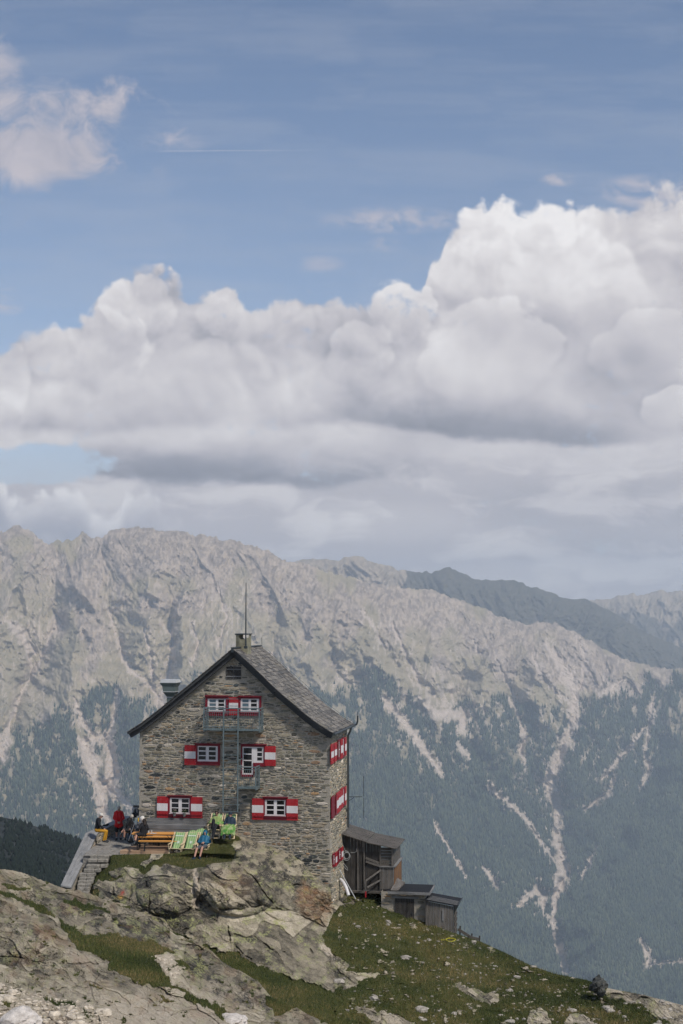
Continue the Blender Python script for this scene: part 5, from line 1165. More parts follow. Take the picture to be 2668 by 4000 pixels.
# kitchen extract duct on the left slope
vy = 1.7
def Q(x, y): return HF(*Z1(x, y), -vy)
vd = empty('extract_duct'); vd.parent = hut
def frust(m, x0, x1, y, x2, x3, y2, cap=True):
    (a0, za), (a1, _) = Q(x0, y), Q(x1, y); (b0_, zb), (b1_, _) = Q(x2, y2), Q(x3, y2); ha = (a1 - a0) / 2; hb = (b1_ - b0_) / 2
    vs = [(a0, vy - ha, za), (a1, vy - ha, za), (a1, vy + ha, za), (a0, vy + ha, za), (b0_, vy - hb, zb), (b1_, vy - hb, zb), (b1_, vy + hb, zb), (b0_, vy + hb, zb)]
    m.add(vs, [(0, 1, 2, 3), (7, 6, 5, 4), (0, 4, 5, 1), (1, 5, 6, 2), (2, 6, 7, 3), (3, 7, 4, 0)])
m = MB(); frust(m, 500, 628, 600, 507, 628, 655); frust(m, 503, 632, 656, 540, 602, 712); frust(m, 536, 602, 713, 538, 600, 800); m.build('duct', TIN, vd)
m = MB(); frust(m, 484, 643, 572, 500, 632, 600); frust(m, 484, 643, 564, 484, 643, 571); m.build('collar', TIN, vd); m = MB(); frust(m, 492, 638, 533, 482, 648, 563); m.build('lid', TINL, vd)
m = MB(); frust(m, 497, 633, 652, 497, 633, 658); frust(m, 533, 606, 708, 533, 606, 716); m.build('flange', TINL, vd)
# balconies and ladder of galvanised steel
BO = 0.85
def HB(x, y, Zf=Z1): return HF(*Zf(x, y), BO)
bal = empty('upper_balcony'); bal.parent = hut
u0, zt_ = HB(905, 826); u1 = HB(1470, 826)[0]; zb = HB(905, 1038)[1]; zm = HB(905, 856)[1]; ul0 = HB(1110, 900)[0]; ul1 = HB(1258, 900)[0]
m = MB()
for z, t_ in ((zt_, .05), (zm, .03), (zb + .12, .03)):
    m.bar((u0, -BO, z), (u1, -BO, z), t_); m.bar((u0, -BO, z), (u0, -.05, z), t_); m.bar((u1, -BO, z), (u1, -.05, z), t_)
for u in (u0, (u0 + ul0) / 2 * 0 + ul0, ul1, u1): m.bar((u, -BO - .004, zb), (u, -BO - .004, zt_ + .02), .045)
for u in (u0, u1): m.bar((u, -.08, zb), (u, -.08, zt_ + .02), .045); m.bar((u, -BO / 2, zb), (u, -BO / 2, zt_), .03)
n_b = 26
for k in range(n_b + 1):
    u = u0 + (u1 - u0) * k / n_b
    m.bar((u, -BO, zb + .02), (u, -BO, zm), .011)
for s_ in (u0, u1):
    for k in range(1, 7): m.bar((s_, -BO + BO * k / 7.2, zb + .02), (s_, -BO + BO * k / 7.2, zm), .011)
m.build('railing', STEEL, bal)
m = MB(); m.box(((u0 + u1) / 2, -BO / 2 - .02, zb - .03), (u1 - u0 + .06, BO - .04, .035)); m.bar((u0 - .02, -BO, zb - .02), (u1 + .02, -BO, zb - .02), .05, .09)
for u in (u0, ul0, ul1, u1): m.bar((u, -BO + .03, zb - .09), (u, -.02, zb - .09), .05, .08)
m.build('platform', STEEL, bal)
lb = empty('lower_balcony'); lb.parent = hut
v0, wz1 = HB(205, 250, Z5); v1 = HB(388, 250, Z5)[0]; wzb = HB(300, 460, Z5)[1]; wzm = HB(300, 278, Z5)[1]; m = MB()
for z, t_ in ((wz1, .045), (wzm, .028)):
    m.bar((v0, -BO, z), (v1, -BO, z), t_); m.bar((v1, -BO, z), (v1, -.05, z), t_); m.bar((v0, -BO, z), (v0, -.05, z), t_)
for u in (v0, v1): m.bar((u, -BO - .004, wzb), (u, -BO - .004, wz1 + .02), .045)
m.bar((v1, -.08, wzb), (v1, -.08, wz1), .045)
for k in range(1, 9): m.bar((v0 + (v1 - v0) * k / 9, -BO, wzb + .02), (v0 + (v1 - v0) * k / 9, -BO, wzm), .011)
for k in range(1, 6): m.bar((v1, -BO + BO * k / 6, wzb + .02), (v1, -BO + BO * k / 6, wzm), .011)
m.build('railing', STEEL, lb)
m = MB(); m.box(((v0 + v1) / 2, -BO / 2 - .02, wzb - .03), (v1 - v0 + .05, BO - .04, .035)); m.bar((v0, -BO, wzb - .02), (v1 + .02, -BO, wzb - .02), .05, .08); m.bar((v1, -BO + .03, wzb - .09), (v1, -.02, wzb - .09), .05, .07); m.bar((v0, -BO + .03, wzb - .09), (v0, -.02, wzb - .09), .05, .07); m.build('platform', STEEL, lb)
ld = empty('ladder'); ld.parent = hut; lzb = HB(70, 706, Z5)[1]; LO = BO + .06
for u in (ul0, ul1): m = MB(); m.bar((u, -LO, lzb), (u, -LO, zt_ + .04), .05, .055); m.build('stile', STEEL, ld)
nr = 19; m = MB()
for k in range(nr): z = lzb + .02 + .327 * k; m.tube([(ul0, -LO, z), (ul1, -LO, z)], .016, 6)
m.build('rung', STEEL, ld); m = MB()
for z in (lzb + .3, lzb + 2.4): m.bar((ul0, -LO, z), (ul0, -.02, z), .03); m.bar((ul1, -LO, z), (ul1, -.02, z), .03)
m.build('wall_tie', STEEL, ld)
# shuttered windows of the right side wall
def side_window(Z, cols, label):
    """cols: list of (x0, x1, ytop, ybot, kind) with kind s = banded shutter, r = plain red leaf, w = window"""
    w = empty('side_window'); w.parent = hut; w['label'] = label
    for x0, x1, y0, y1, kind, b0_, b1_ in cols:
        va = HS(*Z(x0, y0), .05)[0]; vb = HS(*Z(x1, y0), .05)[0]; xm = (x0 + x1) / 2
        zt2 = HS(*Z(xm, y0), .05)[1]; zb2 = HS(*Z(xm, y1), .05)[1]; bt = batter((zt2 + zb2) / 2)
        def bx_(m, z0_, z1_, o0, o1, a=va, b_=vb): m.box((bt + (o0 + o1) / 2, (a + b_) / 2, (z0_ + z1_) / 2), (o1 - o0, abs(b_ - a), abs(z1_ - z0_)), bev=.004)
        if kind == 's':
            zc1 = HS(*Z(xm, b0_), .05)[1]; zc0 = HS(*Z(xm, b1_), .05)[1]; m = MB(); bx_(m, zb2, zt2, .06, .10); s = m.build('shutter', RED, w)
            m = MB(); bx_(m, zc0, zc1, .1005, .104); m.build('white_band', WHITE, s)
        elif kind == 'r': m = MB(); bx_(m, zb2, zt2, .055, .11); m.build('shutter', DKRED, w)
        else:
            m = MB(); g_ = abs(vb - va) * .16
            for a, b_ in ((va, va + g_), (vb - g_, vb)): bx_(m, zb2, zt2, .03, .085, a, b_)
            for a, b_ in ((zt2 - .07, zt2), (zb2, zb2 + .12)): bx_(m, a, b_, .03, .085, va + g_, vb - g_)
            s = m.build('window_frame', DKRED, w); m = MB(); bx_(m, zb2 + .12, zt2 - .07, .032, .05, va + g_, vb - g_); m.build('pane', GLASS, s)
            m = MB(); bx_(m, (zt2 + zb2) / 2 - .02, (zt2 + zb2) / 2 + .02, .052, .066, va + g_, vb - g_); bx_(m, zb2 + .12, zt2 - .07, .0525, .07, (va + vb) / 2 - .03, (va + vb) / 2 + .03); m.build('casement', WHITE, s)
    return w
side_window(Z2, [(1150, 1176, 1192, 1395, 's', 1268, 1330), (1177, 1184, 1195, 1385, 'w', 0, 0), (1185, 1209, 1178, 1372, 's', 1248, 1310)], 'first window of the top row on the right side wall')
side_window(Z2, [(1227, 1249, 1150, 1350, 'w', 0, 0), (1250, 1272, 1140, 1340, 's', 1205, 1282), (1273, 1290, 1125, 1325, 'w', 0, 0), (1291, 1308, 1125, 1310, 's', 1190, 1260)], 'second window of the top row on the right side wall')
side_window(Z5, [(1157, 1184, 548, 772, 'r', 0, 0)], 'single red shutter in the middle row on the right side wall')
side_window(Z5, [(1199, 1206, 535, 745, 'r', 0, 0), (1207, 1227, 512, 725, 's', 590, 670), (1228, 1252, 495, 705, 's', 560, 640), (1253, 1275, 465, 670, 's', 540, 615), (1276, 1290, 460, 650, 'w', 0, 0), (1291, 1306, 450, 640, 's', 520, 590)], 'wide window of the middle row on the right side wall')
side_window(Z5, [(1168, 1186, 1130, 1270, 'w', 0, 0), (1187, 1202, 1120, 1262, 's', 1165, 1225), (1203, 1216, 1110, 1245, 'r', 0, 0)], 'first window of the bottom row on the right side wall')
side_window(Z5, [(1226, 1248, 1085, 1215, 'w', 0, 0), (1249, 1266, 1068, 1195, 's', 1110, 1165)], 'second window of the bottom row on the right side wall')

# ------------------------------------------------------------------ sheds behind the hut, in the hut's frame
Z6 = lambda x, y: (1200 + x * .44643, 3150 + y * .44643)
def hut_frame(name, label, cat): return empty(name, (HO.x, HO.y, HO.z), -HA, label, cat)
SV = 3.35                                             # front plane of the wooden shed, behind the hut's front
def HQ(x, y, v=SV): return HF(*Z6(x, y), -v)
shed = hut_frame('wooden_shed', 'dark weathered board shed built against the back of the hut', 'shed')
uA, uB = HQ(298, 300)[0], HQ(748, 400)[0]; zF = HQ(500, 732)[1]; tA = HQ(300, 225)[1]; kU, kZ = HQ(522, 300); tB = HQ(765, 352)[1]; uC = HQ(645, 500)[0]; DB = SV + 2.6
def top_at(u): return float(np.interp(u, [uA, kU, uB + .08], [tA, kZ, tB])) - .06
def boards_v(m, u0, u1, z0, topf, y, rg, w=0.14, th=.025):
    u = u0
    while u < u1 - .01:
        q = min(u + w * (0.8 + .4 * rg.rand()), u1); a, b_ = u + .004, q - .004; o = .006 * rg.randn()
        zt1, zt2 = topf(a), topf(b_); vs = [(a, y - th + o, z0), (b_, y - th + o, z0), (b_, y - th + o, zt2), (a, y - th + o, zt1), (a, y, z0), (b_, y, z0), (b_, y, zt2), (a, y, zt1)]
        m.add(vs, [(0, 1, 2, 3), (7, 6, 5, 4), (0, 4, 5, 1), (1, 5, 6, 2), (2, 6, 7, 3), (3, 7, 4, 0)]); u = q
rg = np.random.RandomState(2)
zL = HQ(700, 525)[1]
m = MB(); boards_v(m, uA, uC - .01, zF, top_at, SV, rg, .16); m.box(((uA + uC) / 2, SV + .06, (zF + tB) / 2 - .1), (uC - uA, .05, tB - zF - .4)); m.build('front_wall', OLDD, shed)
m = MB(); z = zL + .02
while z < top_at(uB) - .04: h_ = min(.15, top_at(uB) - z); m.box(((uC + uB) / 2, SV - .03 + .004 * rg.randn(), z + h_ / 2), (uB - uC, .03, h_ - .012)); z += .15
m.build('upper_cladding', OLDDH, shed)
m = MB(); boards_v(m, uC - .02, uB + .04, zF + .1, lambda u: zL - .02, SV - .05, rg, .17); m.build('lower_cladding', OLDW, shed)
m = MB(); m.box(((uC + uB) / 2 + .03, SV - .06, zL), (uB - uC + .2, .16, .045)); m.box((uB + .07, (SV + DB) / 2, zL), (.16, DB - SV, .045)); m.build('ledge', OLDH, shed)
m = MB()
for x in (445, 500, 640): u = HQ(x, 400)[0]; m.bar((u, SV - .05, zF), (u, SV - .05, top_at(u) - .02), .10, .05)
for (x0, y0, x1, y1) in ((515, 450, 632, 495), (515, 478, 640, 520)): a, b_ = HQ(x0, y0), HQ(x1, y1); m.bar((a[0], SV - .09, a[1]), (b_[0], SV - .09, b_[1]), .05, .10)
m.bar((uB - .02, SV - .06, zL), (uB - .02, SV - .06, top_at(uB)), .12, .06); m.build('batten', OLDW, shed)
m = MB(); z = zL + .02; ztB = top_at(uB)
while z < ztB - .02: h_ = min(.16, ztB - z); m.box((uB + .01 + .004 * rg.randn(), (SV + DB) / 2, z + h_ / 2), (.03, DB - SV, h_ - .012)); z += .16
m.build('side_cladding', OLDDH, shed)
m = MB(); y = SV
while y < DB: w_ = .17; m.box((uB + .055 + .004 * rg.randn(), y + w_ / 2, (zF - .5 + zL) / 2), (.03, w_ - .012, zL - zF + .46)); y += w_
m.build('lower_side_cladding', RUSTW, shed)
def roof_slab(parent, pts, y0, y1, mat, n, th=.035, name='roof'):
    m = MB()
    for a, b_ in zip(pts, pts[1:]):
        for k in range(n):
            q0, q1 = y0 + (y1 - y0) * k / n + .006, y0 + (y1 - y0) * (k + 1) / n - .006; o = .006 * rg.rand()
            m.add([(a[0], q0, a[1] + o), (b_[0], q0, b_[1] + o), (b_[0], q1, b_[1] + o), (a[0], q1, a[1] + o), (a[0], q0, a[1] - th), (b_[0], q0, b_[1] - th), (b_[0], q1, b_[1] - th), (a[0], q1, a[1] - th)],
                  [(0, 1, 2, 3), (7, 6, 5, 4), (0, 4, 5, 1), (1, 5, 6, 2), (2, 6, 7, 3), (3, 7, 4, 0)])
    return m.build(name, mat, parent)
roof_slab(shed, [(uA - .05, tA), (kU - .01, kZ)], SV - .3, DB + .1, OLDDH, 12); roof_slab(shed, [(kU + .02, kZ - .02), (uB + .25, tB - .03)], SV - .34, DB + .05, OLDDH, 12)
m = MB(); m.box(((uA + uB) / 2, SV + .9, zF - .06), (uB - uA + .1, 2.2, .10)); m.build('floor', OLDDH, shed)
# handrail in front of the door
hr = hut_frame('handrail', 'grey wooden handrail on a red footed post in front of the dark board shed', 'handrail')
p0 = HQ(512, 650, SV - .6); m = MB(); m.bar((p0[0], SV - .6, HQ(512, 742, SV - .6)[1]), (p0[0], SV - .6, p0[1]), .06); m.build('post', OLDW, hr)
m = MB(); m.bar((p0[0], SV - .6, HQ(512, 795, SV - .6)[1]), (p0[0], SV - .6, HQ(512, 743, SV - .6)[1]), .062); m.build('post_foot', RED, hr)
for (x0, y0, x1, y1) in ((512, 650, 640, 562), (525, 708, 640, 648)): a, b_ = HQ(x0, y0, SV - .6), HQ(x1, y1, SV - .3); m = MB(); m.bar((a[0], SV - .6, a[1]), (b_[0], SV - .1, b_[1]), .05, .07); m.build('rail', OLDW, hr)
# stone store with a flat roof
V2_ = 2.75
ss = hut_frame('stone_store', 'low stone store with a dark plank door and a flat black roof', 'shed')
su0, su1 = HQ(648, 850, V2_)[0], HQ(1040, 850, V2_)[0]; sz1 = HQ(850, 750, V2_)[1]; sz0 = HQ(850, 1130, V2_)[1] - .6
d0, d1 = HQ(768, 800, V2_), HQ(938, 1060, V2_)
Vv, Ff, Cc, Ss = masonry(lambda w, z: su0 < w < su1 and z < sz1 and not (d0[0] - .03 < w < d1[0] + .03 and z < d0[1] + .08), su0 - .1, su1 + .1, sz0 + .2, sz1, 55, lambda w, z, o: (w, V2_ - o, z), ([(su0, sz0), (su1, sz0), (su1, sz1), (su0, sz1)], [(0, 1, 2, 3)]), None, .07, .22)
b0 = len(Vv); yb_ = V2_ + 1.6; Vv += [(su0, V2_, sz0), (su0, yb_, sz0), (su0, yb_, sz1), (su0, V2_, sz1), (su1, V2_, sz0), (su1, yb_, sz0), (su1, yb_, sz1), (su1, V2_, sz1)]; Ff += [(b0, b0 + 1, b0 + 2, b0 + 3), (b0 + 7, b0 + 6, b0 + 5, b0 + 4)]
Cc += [(.3, .27, .2)] * 8; Ss += [0.0] * 8; Cc = [(c[0] * 1.25, c[1] * 1.2, c[2] * 1.15) for c in Cc]
np_mesh('wall', Vv, Ff, MAS, ss, attrs={'stone': ('FLOAT_COLOR', 'POINT', np.array([list(c) + [1] for c in Cc])), 'is_stone': ('FLOAT', 'POINT', np.array(Ss))})
m = MB(); boards_v(m, d0[0], d1[0], d1[1] - .5, lambda u: d0[1], V2_ - .03, rg, .13); dd = m.build('door', OLDD, ss)
m = MB(); m.box((d1[0] - .1, V2_ - .075, (d0[1] + d1[1]) / 2), (.03, .03, .12)); m.build('handle', DARKM, dd)
m = MB(); m.box(((d0[0] + d1[0]) / 2 + .03, V2_ - .05, d0[1] + .05), (d1[0] - d0[0] + .35, .09, .09)); m.build('lintel', OLDH, ss)
f0, f1 = HQ(745, 728, V2_), HQ(1063, 748, V2_); rzv = f0[1] - .03
roof_slab(ss, [(f0[0] - .1, rzv), (f1[0] + .05, rzv)], V2_ - .22, V2_ + 1.75, BLACK, 5)
m = MB(); m.box(((f0[0] + f1[0]) / 2 - .05, V2_ - .25, rzv - .07), (f1[0] - f0[0] + .28, .04, .13)); m.box((f1[0] + .08, V2_ + .75, rzv - .05), (.04, 2.0, .12)); m.box(((uA + f0[0]) / 2 + .2, SV - .08, zF - .08), (f0[0] - uA - .2, .05, .10)); m.build('fascia', OLDH, ss)
m = MB(); a = HQ(765, 690, V2_ - .2); m.add([(f0[0] - .06, V2_ - .2, rzv + .02), (f0[0] + .30, V2_ - .24, rzv + .02), (f0[0] + .42, V2_ + 1.6, rzv + .06), (f0[0] + .02, V2_ + 1.6, rzv + .28), (f0[0] - .06, V2_ - .2, rzv + .05), (f0[0] + .30, V2_ - .24, rzv + .05), (f0[0] + .42, V2_ + 1.6, rzv + .09), (f0[0] + .02, V2_ + 1.6, rzv + .31)], [(3, 2, 1, 0), (4, 5, 6, 7), (0, 1, 5, 4), (1, 2, 6, 5), (2, 3, 7, 6), (3, 0, 4, 7)])
m.build('flashing', OLDW, ss)
# plank shed
V3 = 2.45
ps = hut_frame('plank_shed', 'small leaning plank shed with laths on its roof, lowest of the sheds', 'shed')
pu0, pu1 = HQ(1036, 900, V3)[0], HQ(1278, 900, V3)[0]; pzt0, pzt1 = HQ(1040, 822, V3)[1], HQ(1285, 870, V3)[1]; pzb = HQ(1150, 1150, V3)[1] - .35; V3b = V3 + 1.35
tf = lambda u: float(np.interp(u, [pu0, pu1], [pzt0, pzt1])) - .03
m = MB(); boards_v(m, pu0, pu1, pzb, tf, V3, rg, .13); m.build('front_wall', OLDW, ps)
m = MB(); a = HQ(1190, 1000, V3); m.box((a[0], V3 - .05, (HQ(0, 860, V3)[1] + a[1]) / 2), (.10, .03, HQ(0, 860, V3)[1] - a[1])); m.build('batten', OLDH, ps)
m = MB(); y = V3
while y < V3b: m.box((pu1 + .01 + .01 * rg.randn(), y + .08, (pzb + tf(pu1)) / 2), (.03, .14, tf(pu1) - pzb)); y += .16
m.build('side_wall', OLDD, ps)
m = MB()
for k in range(5): z = pzb + .3 + .26 * k; m.bar((pu1 + .05, V3, z), (pu1 + .05, V3b, z + .22), .03, .06)
m.build('brace', OLDDH, ps)
rl, rr_ = (pu0 - .03, pzt0 + .04), (pu1 + .22, pzt1 + .02)
m = MB(); m.add([(rl[0], V3 - .12, rl[1]), (rr_[0], V3 - .12, rr_[1]), (rr_[0] + .05, V3b + .2, rr_[1] + .05), (rl[0], V3b + .2, rl[1] + .05)] + [(rl[0], V3 - .12, rl[1] - .03), (rr_[0], V3 - .12, rr_[1] - .03), (rr_[0] + .05, V3b + .2, rr_[1] + .02), (rl[0], V3b + .2, rl[1] + .02)], [(0, 1, 2, 3), (7, 6, 5, 4), (0, 4, 5, 1), (1, 5, 6, 2), (2, 6, 7, 3), (3, 7, 4, 0)]); rf = m.build('roof', BLACK, ps)
for k in range(4):
    y = V3 - .06 + .24 * k; m = MB(); sh_ = .18 * k if k else 0; m.bar((rl[0] + .1 + sh_ * .3, y, rl[1] + .05 - (rl[1] - rr_[1]) * .05), (rr_[0] - .02, y, rr_[1] + .05), .05, .03); m.build('lath', OLDH, rf)
m = MB(); m.bar((rr_[0] + .02, V3 - .1, rr_[1] + .02), (rr_[0] + .07, V3b + .2, rr_[1] + .07), .04, .05); m.bar((rr_[0], V3 - .1, rr_[1] - .02), (pu1 + .03, V3 - .02, rr_[1] - .35), .04); m.build('gutter_board', DARKM, ps)
# remains of a fence at the crest
fw = empty('fence', P(1790, 3645, 71.5), 0.0, 'broken low wooden fence on the crest right of the plank shed', 'fence')
w0 = fw.location; 
def rel_(x, y, Y): return P(*Z6(x, y), Y) - w0
for (x, yt, yb2) in ((1335, 1045, 1130), (1437, 1112, 1165), (1505, 1132, 1185)): m = MB(); a = rel_(x, yb2 + 20, 71.6); b_ = rel_(x + 4, yt, 71.6); m.bar(a, b_, .07); m.build('post', OLDD, fw)
m = MB(); m.bar(rel_(1320, 1075, 71.5), rel_(1425, 1140, 71.5), .05, .13); m.bar(rel_(1415, 1142, 71.45), rel_(1500, 1162, 71.45), .05, .13); m.build('rail', OLDDH, fw)
# cable coil, cable, pipe, leaning pole, hose
def tube_thing(name, pts, r, mat, label, cat, n=7):
    m = MB(); m.tube(pts, r, n); return tag(m.build(name, mat, smooth=True), label, cat)
WIRE = paint('pale_cable', (0.33, 0.34, 0.34), 0.5, .1); YEL = paint('yellow_hose', (0.42, 0.38, 0.03), 0.5, .1); WP = paint('white_pipe', (0.55, 0.54, 0.55), 0.45, .1)
def W_(x, y, v): u, z = HF(*Z6(x, y), -v); p = HO + UX * u + VX * v; return Vector((p.x, p.y, z))
m = MB(); rg2 = np.random.RandomState(4); cc = W_(345, 430, SV - .08)
for k in range(6):
    r0 = .16 + .02 * rg2.randn(); cx, cz = .03 * rg2.randn(), .03 * rg2.randn(); m.tube([cc + UX * (cx + r0 * math.cos(t * 2 * math.pi / 18)) + Vector((0, 0, cz + (r0 * 1.15) * math.sin(t * 2 * math.pi / 18))) - VX * .015 * k for t in range(19)], .010, 5, cap=False)
m.tube([W_(380, 402, SV - .08), W_(410, 405, SV - .08), W_(430, 395, SV - .08), W_(432, 368, SV - .06)], .010, 5); m.tube([W_(338, 400, SV - .08), W_(310, 330, SV - .07), W_(298, 270, SV - .06)], .009, 5); m.tube([W_(318, 480, SV - .1), W_(312, 510, SV - .1), W_(335, 545, SV - .1), W_(356, 560, SV - .1), W_(350, 535, SV - .1), W_(320, 500, SV - .1)], .010, 5)
tag(m.build('cable_coil', WIRE, smooth=True), 'coil of pale cable hanging on the dark boards beside the hut corner', 'cable')
tube_thing('drain_pipe', [W_(292, 640, 2.0), W_(318, 668, 1.7), W_(340, 710, 1.45), W_(362, 780, 1.3)], .085, WP, 'fat white pipe sticking out at the foot of the hut', 'pipe', 10)
tube_thing('pole', [W_(272, 535, 2.2), W_(425, 812, 1.4)], .025, WIRE, 'thin pale pole leaning from the ground against the side of the hut', 'pole')
yp = P(*Z6(1255, 1172), 67.2); tube_thing('hose', [yp + Vector((.25 * math.cos(t * .45) * (1 - .012 * t), .32 * math.sin(t * .45), .03 + .01 * math.sin(t * 1.1))) for t in range(22)] + [yp + Vector((-.45, 0, .02))], .016, YEL, 'yellow hose lying in the grass in front of the plank shed', 'hose')

# ------------------------------------------------------------------ terrace
TZ = -11.10
PAVE = stone_mat('paving', (0.13, 0.125, 0.115), (0.27, 0.255, 0.23)); STEPM = stone_mat('step_stone', (0.12, 0.115, 0.10), (0.29, 0.27, 0.235))
COPE = wood('grey_coping_board', (0.11, 0.115, 0.12), (0.27, 0.27, 0.27), grain=(9, 1.2, 9))
a, b_, c_, d_ = PZ(352, 3324, TZ), PZ(640, 3326, TZ), P(640, 3290, 69.2), PZ(380, 3250, TZ)
m = MB(); rg = np.random.RandomState(31)
base = [(-11.95, 66.75), (-7.6, 66.75), (-7.6, 69.2), (-9.9, 69.6), (-9.6, 75.6), (-11.5, 76.2), (-11.85, 70.0)]
m.prism([(x, y) for x, y in base], (TZ - 1.6, TZ - .03), plane='xy')
y = 66.68
while y < 75.5:
    h_ = .38 + .3 * rg.rand(); x = -11.95 + .05 * rg.rand(); xe = -7.7 if y < 68.8 else -9.9
    while x < xe:
        w_ = .4 + .6 * rg.rand(); x1 = min(x + w_, xe); m.box(((x + x1) / 2, y + h_ / 2, TZ - .02 + .006 * rg.rand()), (x1 - x - .02, h_ - .02, .05), bev=.012); x = x1
    y += h_
tag(m.build('pavement', PAVE), kind='structure')
# stone steps running down to the front
st = empty('stone_steps', (-12.0, 66.5, TZ), 0, 'rough stone steps going down beside the sloping wall from the terrace', 'steps')
ys = [3341, 3356, 3378, 3395, 3412, 3428, 3441, 3454, 3468, 3484]
xl = [(350, 425), (342, 422), (336, 420), (326, 392), (310, 372), (308, 366), (303, 362), (301, 354), (300, 350), (298, 348)]
for k, (yy_, (x0, x1)) in enumerate(zip(ys, xl)):
    Ys_ = 66.72 - .245 * (k + 1); p0 = P(x0, yy_, Ys_); p1 = P(x1, yy_, Ys_); z = p0.z; m = MB(); n_ = 2
    xs_ = [p0.x, p0.x + (p1.x - p0.x) * (.4 + .25 * rg.rand()), p1.x]
    for i in range(2):
        rot = Matrix.Rotation(.03 * rg.randn(), 3, 'Z') @ Matrix.Rotation(.015 * rg.randn(), 3, 'X')
        m.box(((xs_[i] + xs_[i + 1]) / 2 + 12.0, p0.y + .17 - 66.5 + .02 * rg.randn(), z - .075 - TZ), (xs_[i + 1] - xs_[i] - .015, .38, .15), rot=rot, bev=.02)
    m.build('step', STEPM, st)
# parapet: level part along the terrace, sloping part along the steps, stone below and boards on top
pw = empty('terrace_wall', (-12.0, 69.0, TZ), 0, 'stone terrace wall with grey coping boards, sloping down beside the steps', 'wall')
o_ = Vector((-12.0, 69.0, TZ)); CT = TZ + .50
inn = [PZ(512, 3190, CT), PZ(384, 3252, CT), P(278, 3467, 64.3)]; out = [PZ(500, 3181, CT), PZ(334, 3256, CT), P(237, 3460, 64.3)]
out[0] = inn[0] + Vector((-.42, -.0, 0)); inn[1].z = out[1].z = CT
def wallrun(a0, a1, b0_, b1_, seed):
    """stone wall between inner line a0-a1 and outer line b0-b1, down to the ground"""
    L = (a1 - a0).length; n_ = (a1 - a0).normalized()
    f_in = lambda w, z, o: tuple((a0 + n_ * w + Vector((0, 0, 0)) + (a0 - b0_).normalized() * o) * Vector((1, 1, 0)).length * 0 + (a0 + (a1 - a0) * (w / L)) + (a0 - b0_).normalized() * o + Vector((0, 0, z - (a0 + (a1 - a0) * (w / L)).z)) - o_)
    zmin = min(a0.z, a1.z) - 1.6; topz = lambda w: a0.z + (a1.z - a0.z) * w / L - .07
    V, Fc, C, S = masonry(lambda w, z: 0 < w < L and z < topz(w), 0, L, zmin, max(a0.z, a1.z), seed, f_in, ([(0, zmin), (L, zmin), (L, topz(L)), (0, topz(0))], [(0, 1, 2, 3)]), None, .07, .2)
    def g_in(w, z, o): p = b0_ + (b1_ - b0_) * (w / L) - (a0 - b0_).normalized() * (o); return (p.x - o_.x, p.y - o_.y, z - o_.z)
    V2, F2, C2, S2 = masonry(lambda w, z: 0 < w < L and z < topz(w), 0, L, zmin, max(a0.z, a1.z), seed + 1, g_in, ([(0, zmin), (L, zmin), (L, topz(L)), (0, topz(0))], [(0, 1, 2, 3)]), None, .07, .2)
    q = len(V); V += V2; Fc += [tuple(i + q for i in f) for f in F2]; C += C2; S += S2
    q = len(V); e = []
    for w, (i0, i1) in ((L, (a1, b1_)), (0, (a0, b0_))):
        for p, z in ((i0, zmin), (i1, zmin), (i1, topz(w)), (i0, topz(w))): e.append((p.x - o_.x, p.y - o_.y, z - o_.z))
    V += e; Fc += [(q, q + 1, q + 2, q + 3), (q + 4, q + 7, q + 6, q + 5)]; C += [(.3, .27, .2)] * 8; S += [0.] * 8
    return np_mesh('wall', V, Fc, MAS, pw, attrs={'stone': ('FLOAT_COLOR', 'POINT', np.array([list(c) + [1] for c in C])), 'is_stone': ('FLOAT', 'POINT', np.array(S))})
wallrun(inn[0], inn[1], out[0], out[1], 61); wallrun(inn[1], inn[2], out[1], out[2], 63)
def coping(i0, i1, q0, q1, n):
    m = MB(); up = Vector((0, 0, .03)); k = 3
    for j in range(k):
        a0, a1 = i0.lerp(q0, j / k), i1.lerp(q1, j / k); b0_, b1_ = i0.lerp(q0, (j + .96) / k), i1.lerp(q1, (j + .96) / k)
        cuts = [0, .36 + .1 * j, .72, 1] if n > 1 else [0, .5 + .1 * j, 1]
        for s0, s1 in zip(cuts, cuts[1:]):
            p = [a0.lerp(a1, s0 + .002), b0_.lerp(b1_, s0 + .002), b0_.lerp(b1_, s1 - .002), a0.lerp(a1, s1 - .002)]; o = Vector((0, 0, .004 * rg.randn()))
            m.add([v + up + o - o_ for v in p] + [v - up * 1.3 + o - o_ for v in p], [(0, 1, 2, 3), (7, 6, 5, 4), (0, 4, 5, 1), (1, 5, 6, 2), (2, 6, 7, 3), (3, 7, 4, 0)])
    m.build('coping', COPE, pw)
coping(inn[0], inn[1], out[0], out[1], 2); coping(inn[1], inn[2], out[1], out[2], 2)
# wooden deck
DKW = wood('fresh_deck_wood', (0.24, 0.155, 0.10), (0.42, 0.29, 0.19), grain=(1.2, 9, 9)); DZ = TZ + .16
dk = empty('wooden_deck', (0, 0, 0), 0, 'low platform of fresh brown boards under the beer tables', 'deck')
q0, q1 = PZ(469, 3322, DZ), PZ(680, 3318, DZ); dX0, dX1, dY = q0.x, q1.x, q0.y
nb = 14; m = MB()
for k in range(nb):
    y0 = dY + .185 * k; xx = dX0 + .055 * k; m.box(((xx + dX1) / 2, y0 + .09, DZ - .02 + .003 * rg.randn()), (dX1 - xx, .175, .04), bev=.006)
m.build('deck_boards', DKW, dk)
m = MB(); m.box(((dX0 + dX1) / 2, dY - .012, DZ - .085), (dX1 - dX0, .04, .15), bev=.006); m.build('fascia_board', DKW, dk)
m = MB()
for x in (dX0 + .3, (dX0 + dX1) / 2, dX1 - .3): m.box((x, dY + 1.3, DZ - .10), (.08, 2.4, .11))
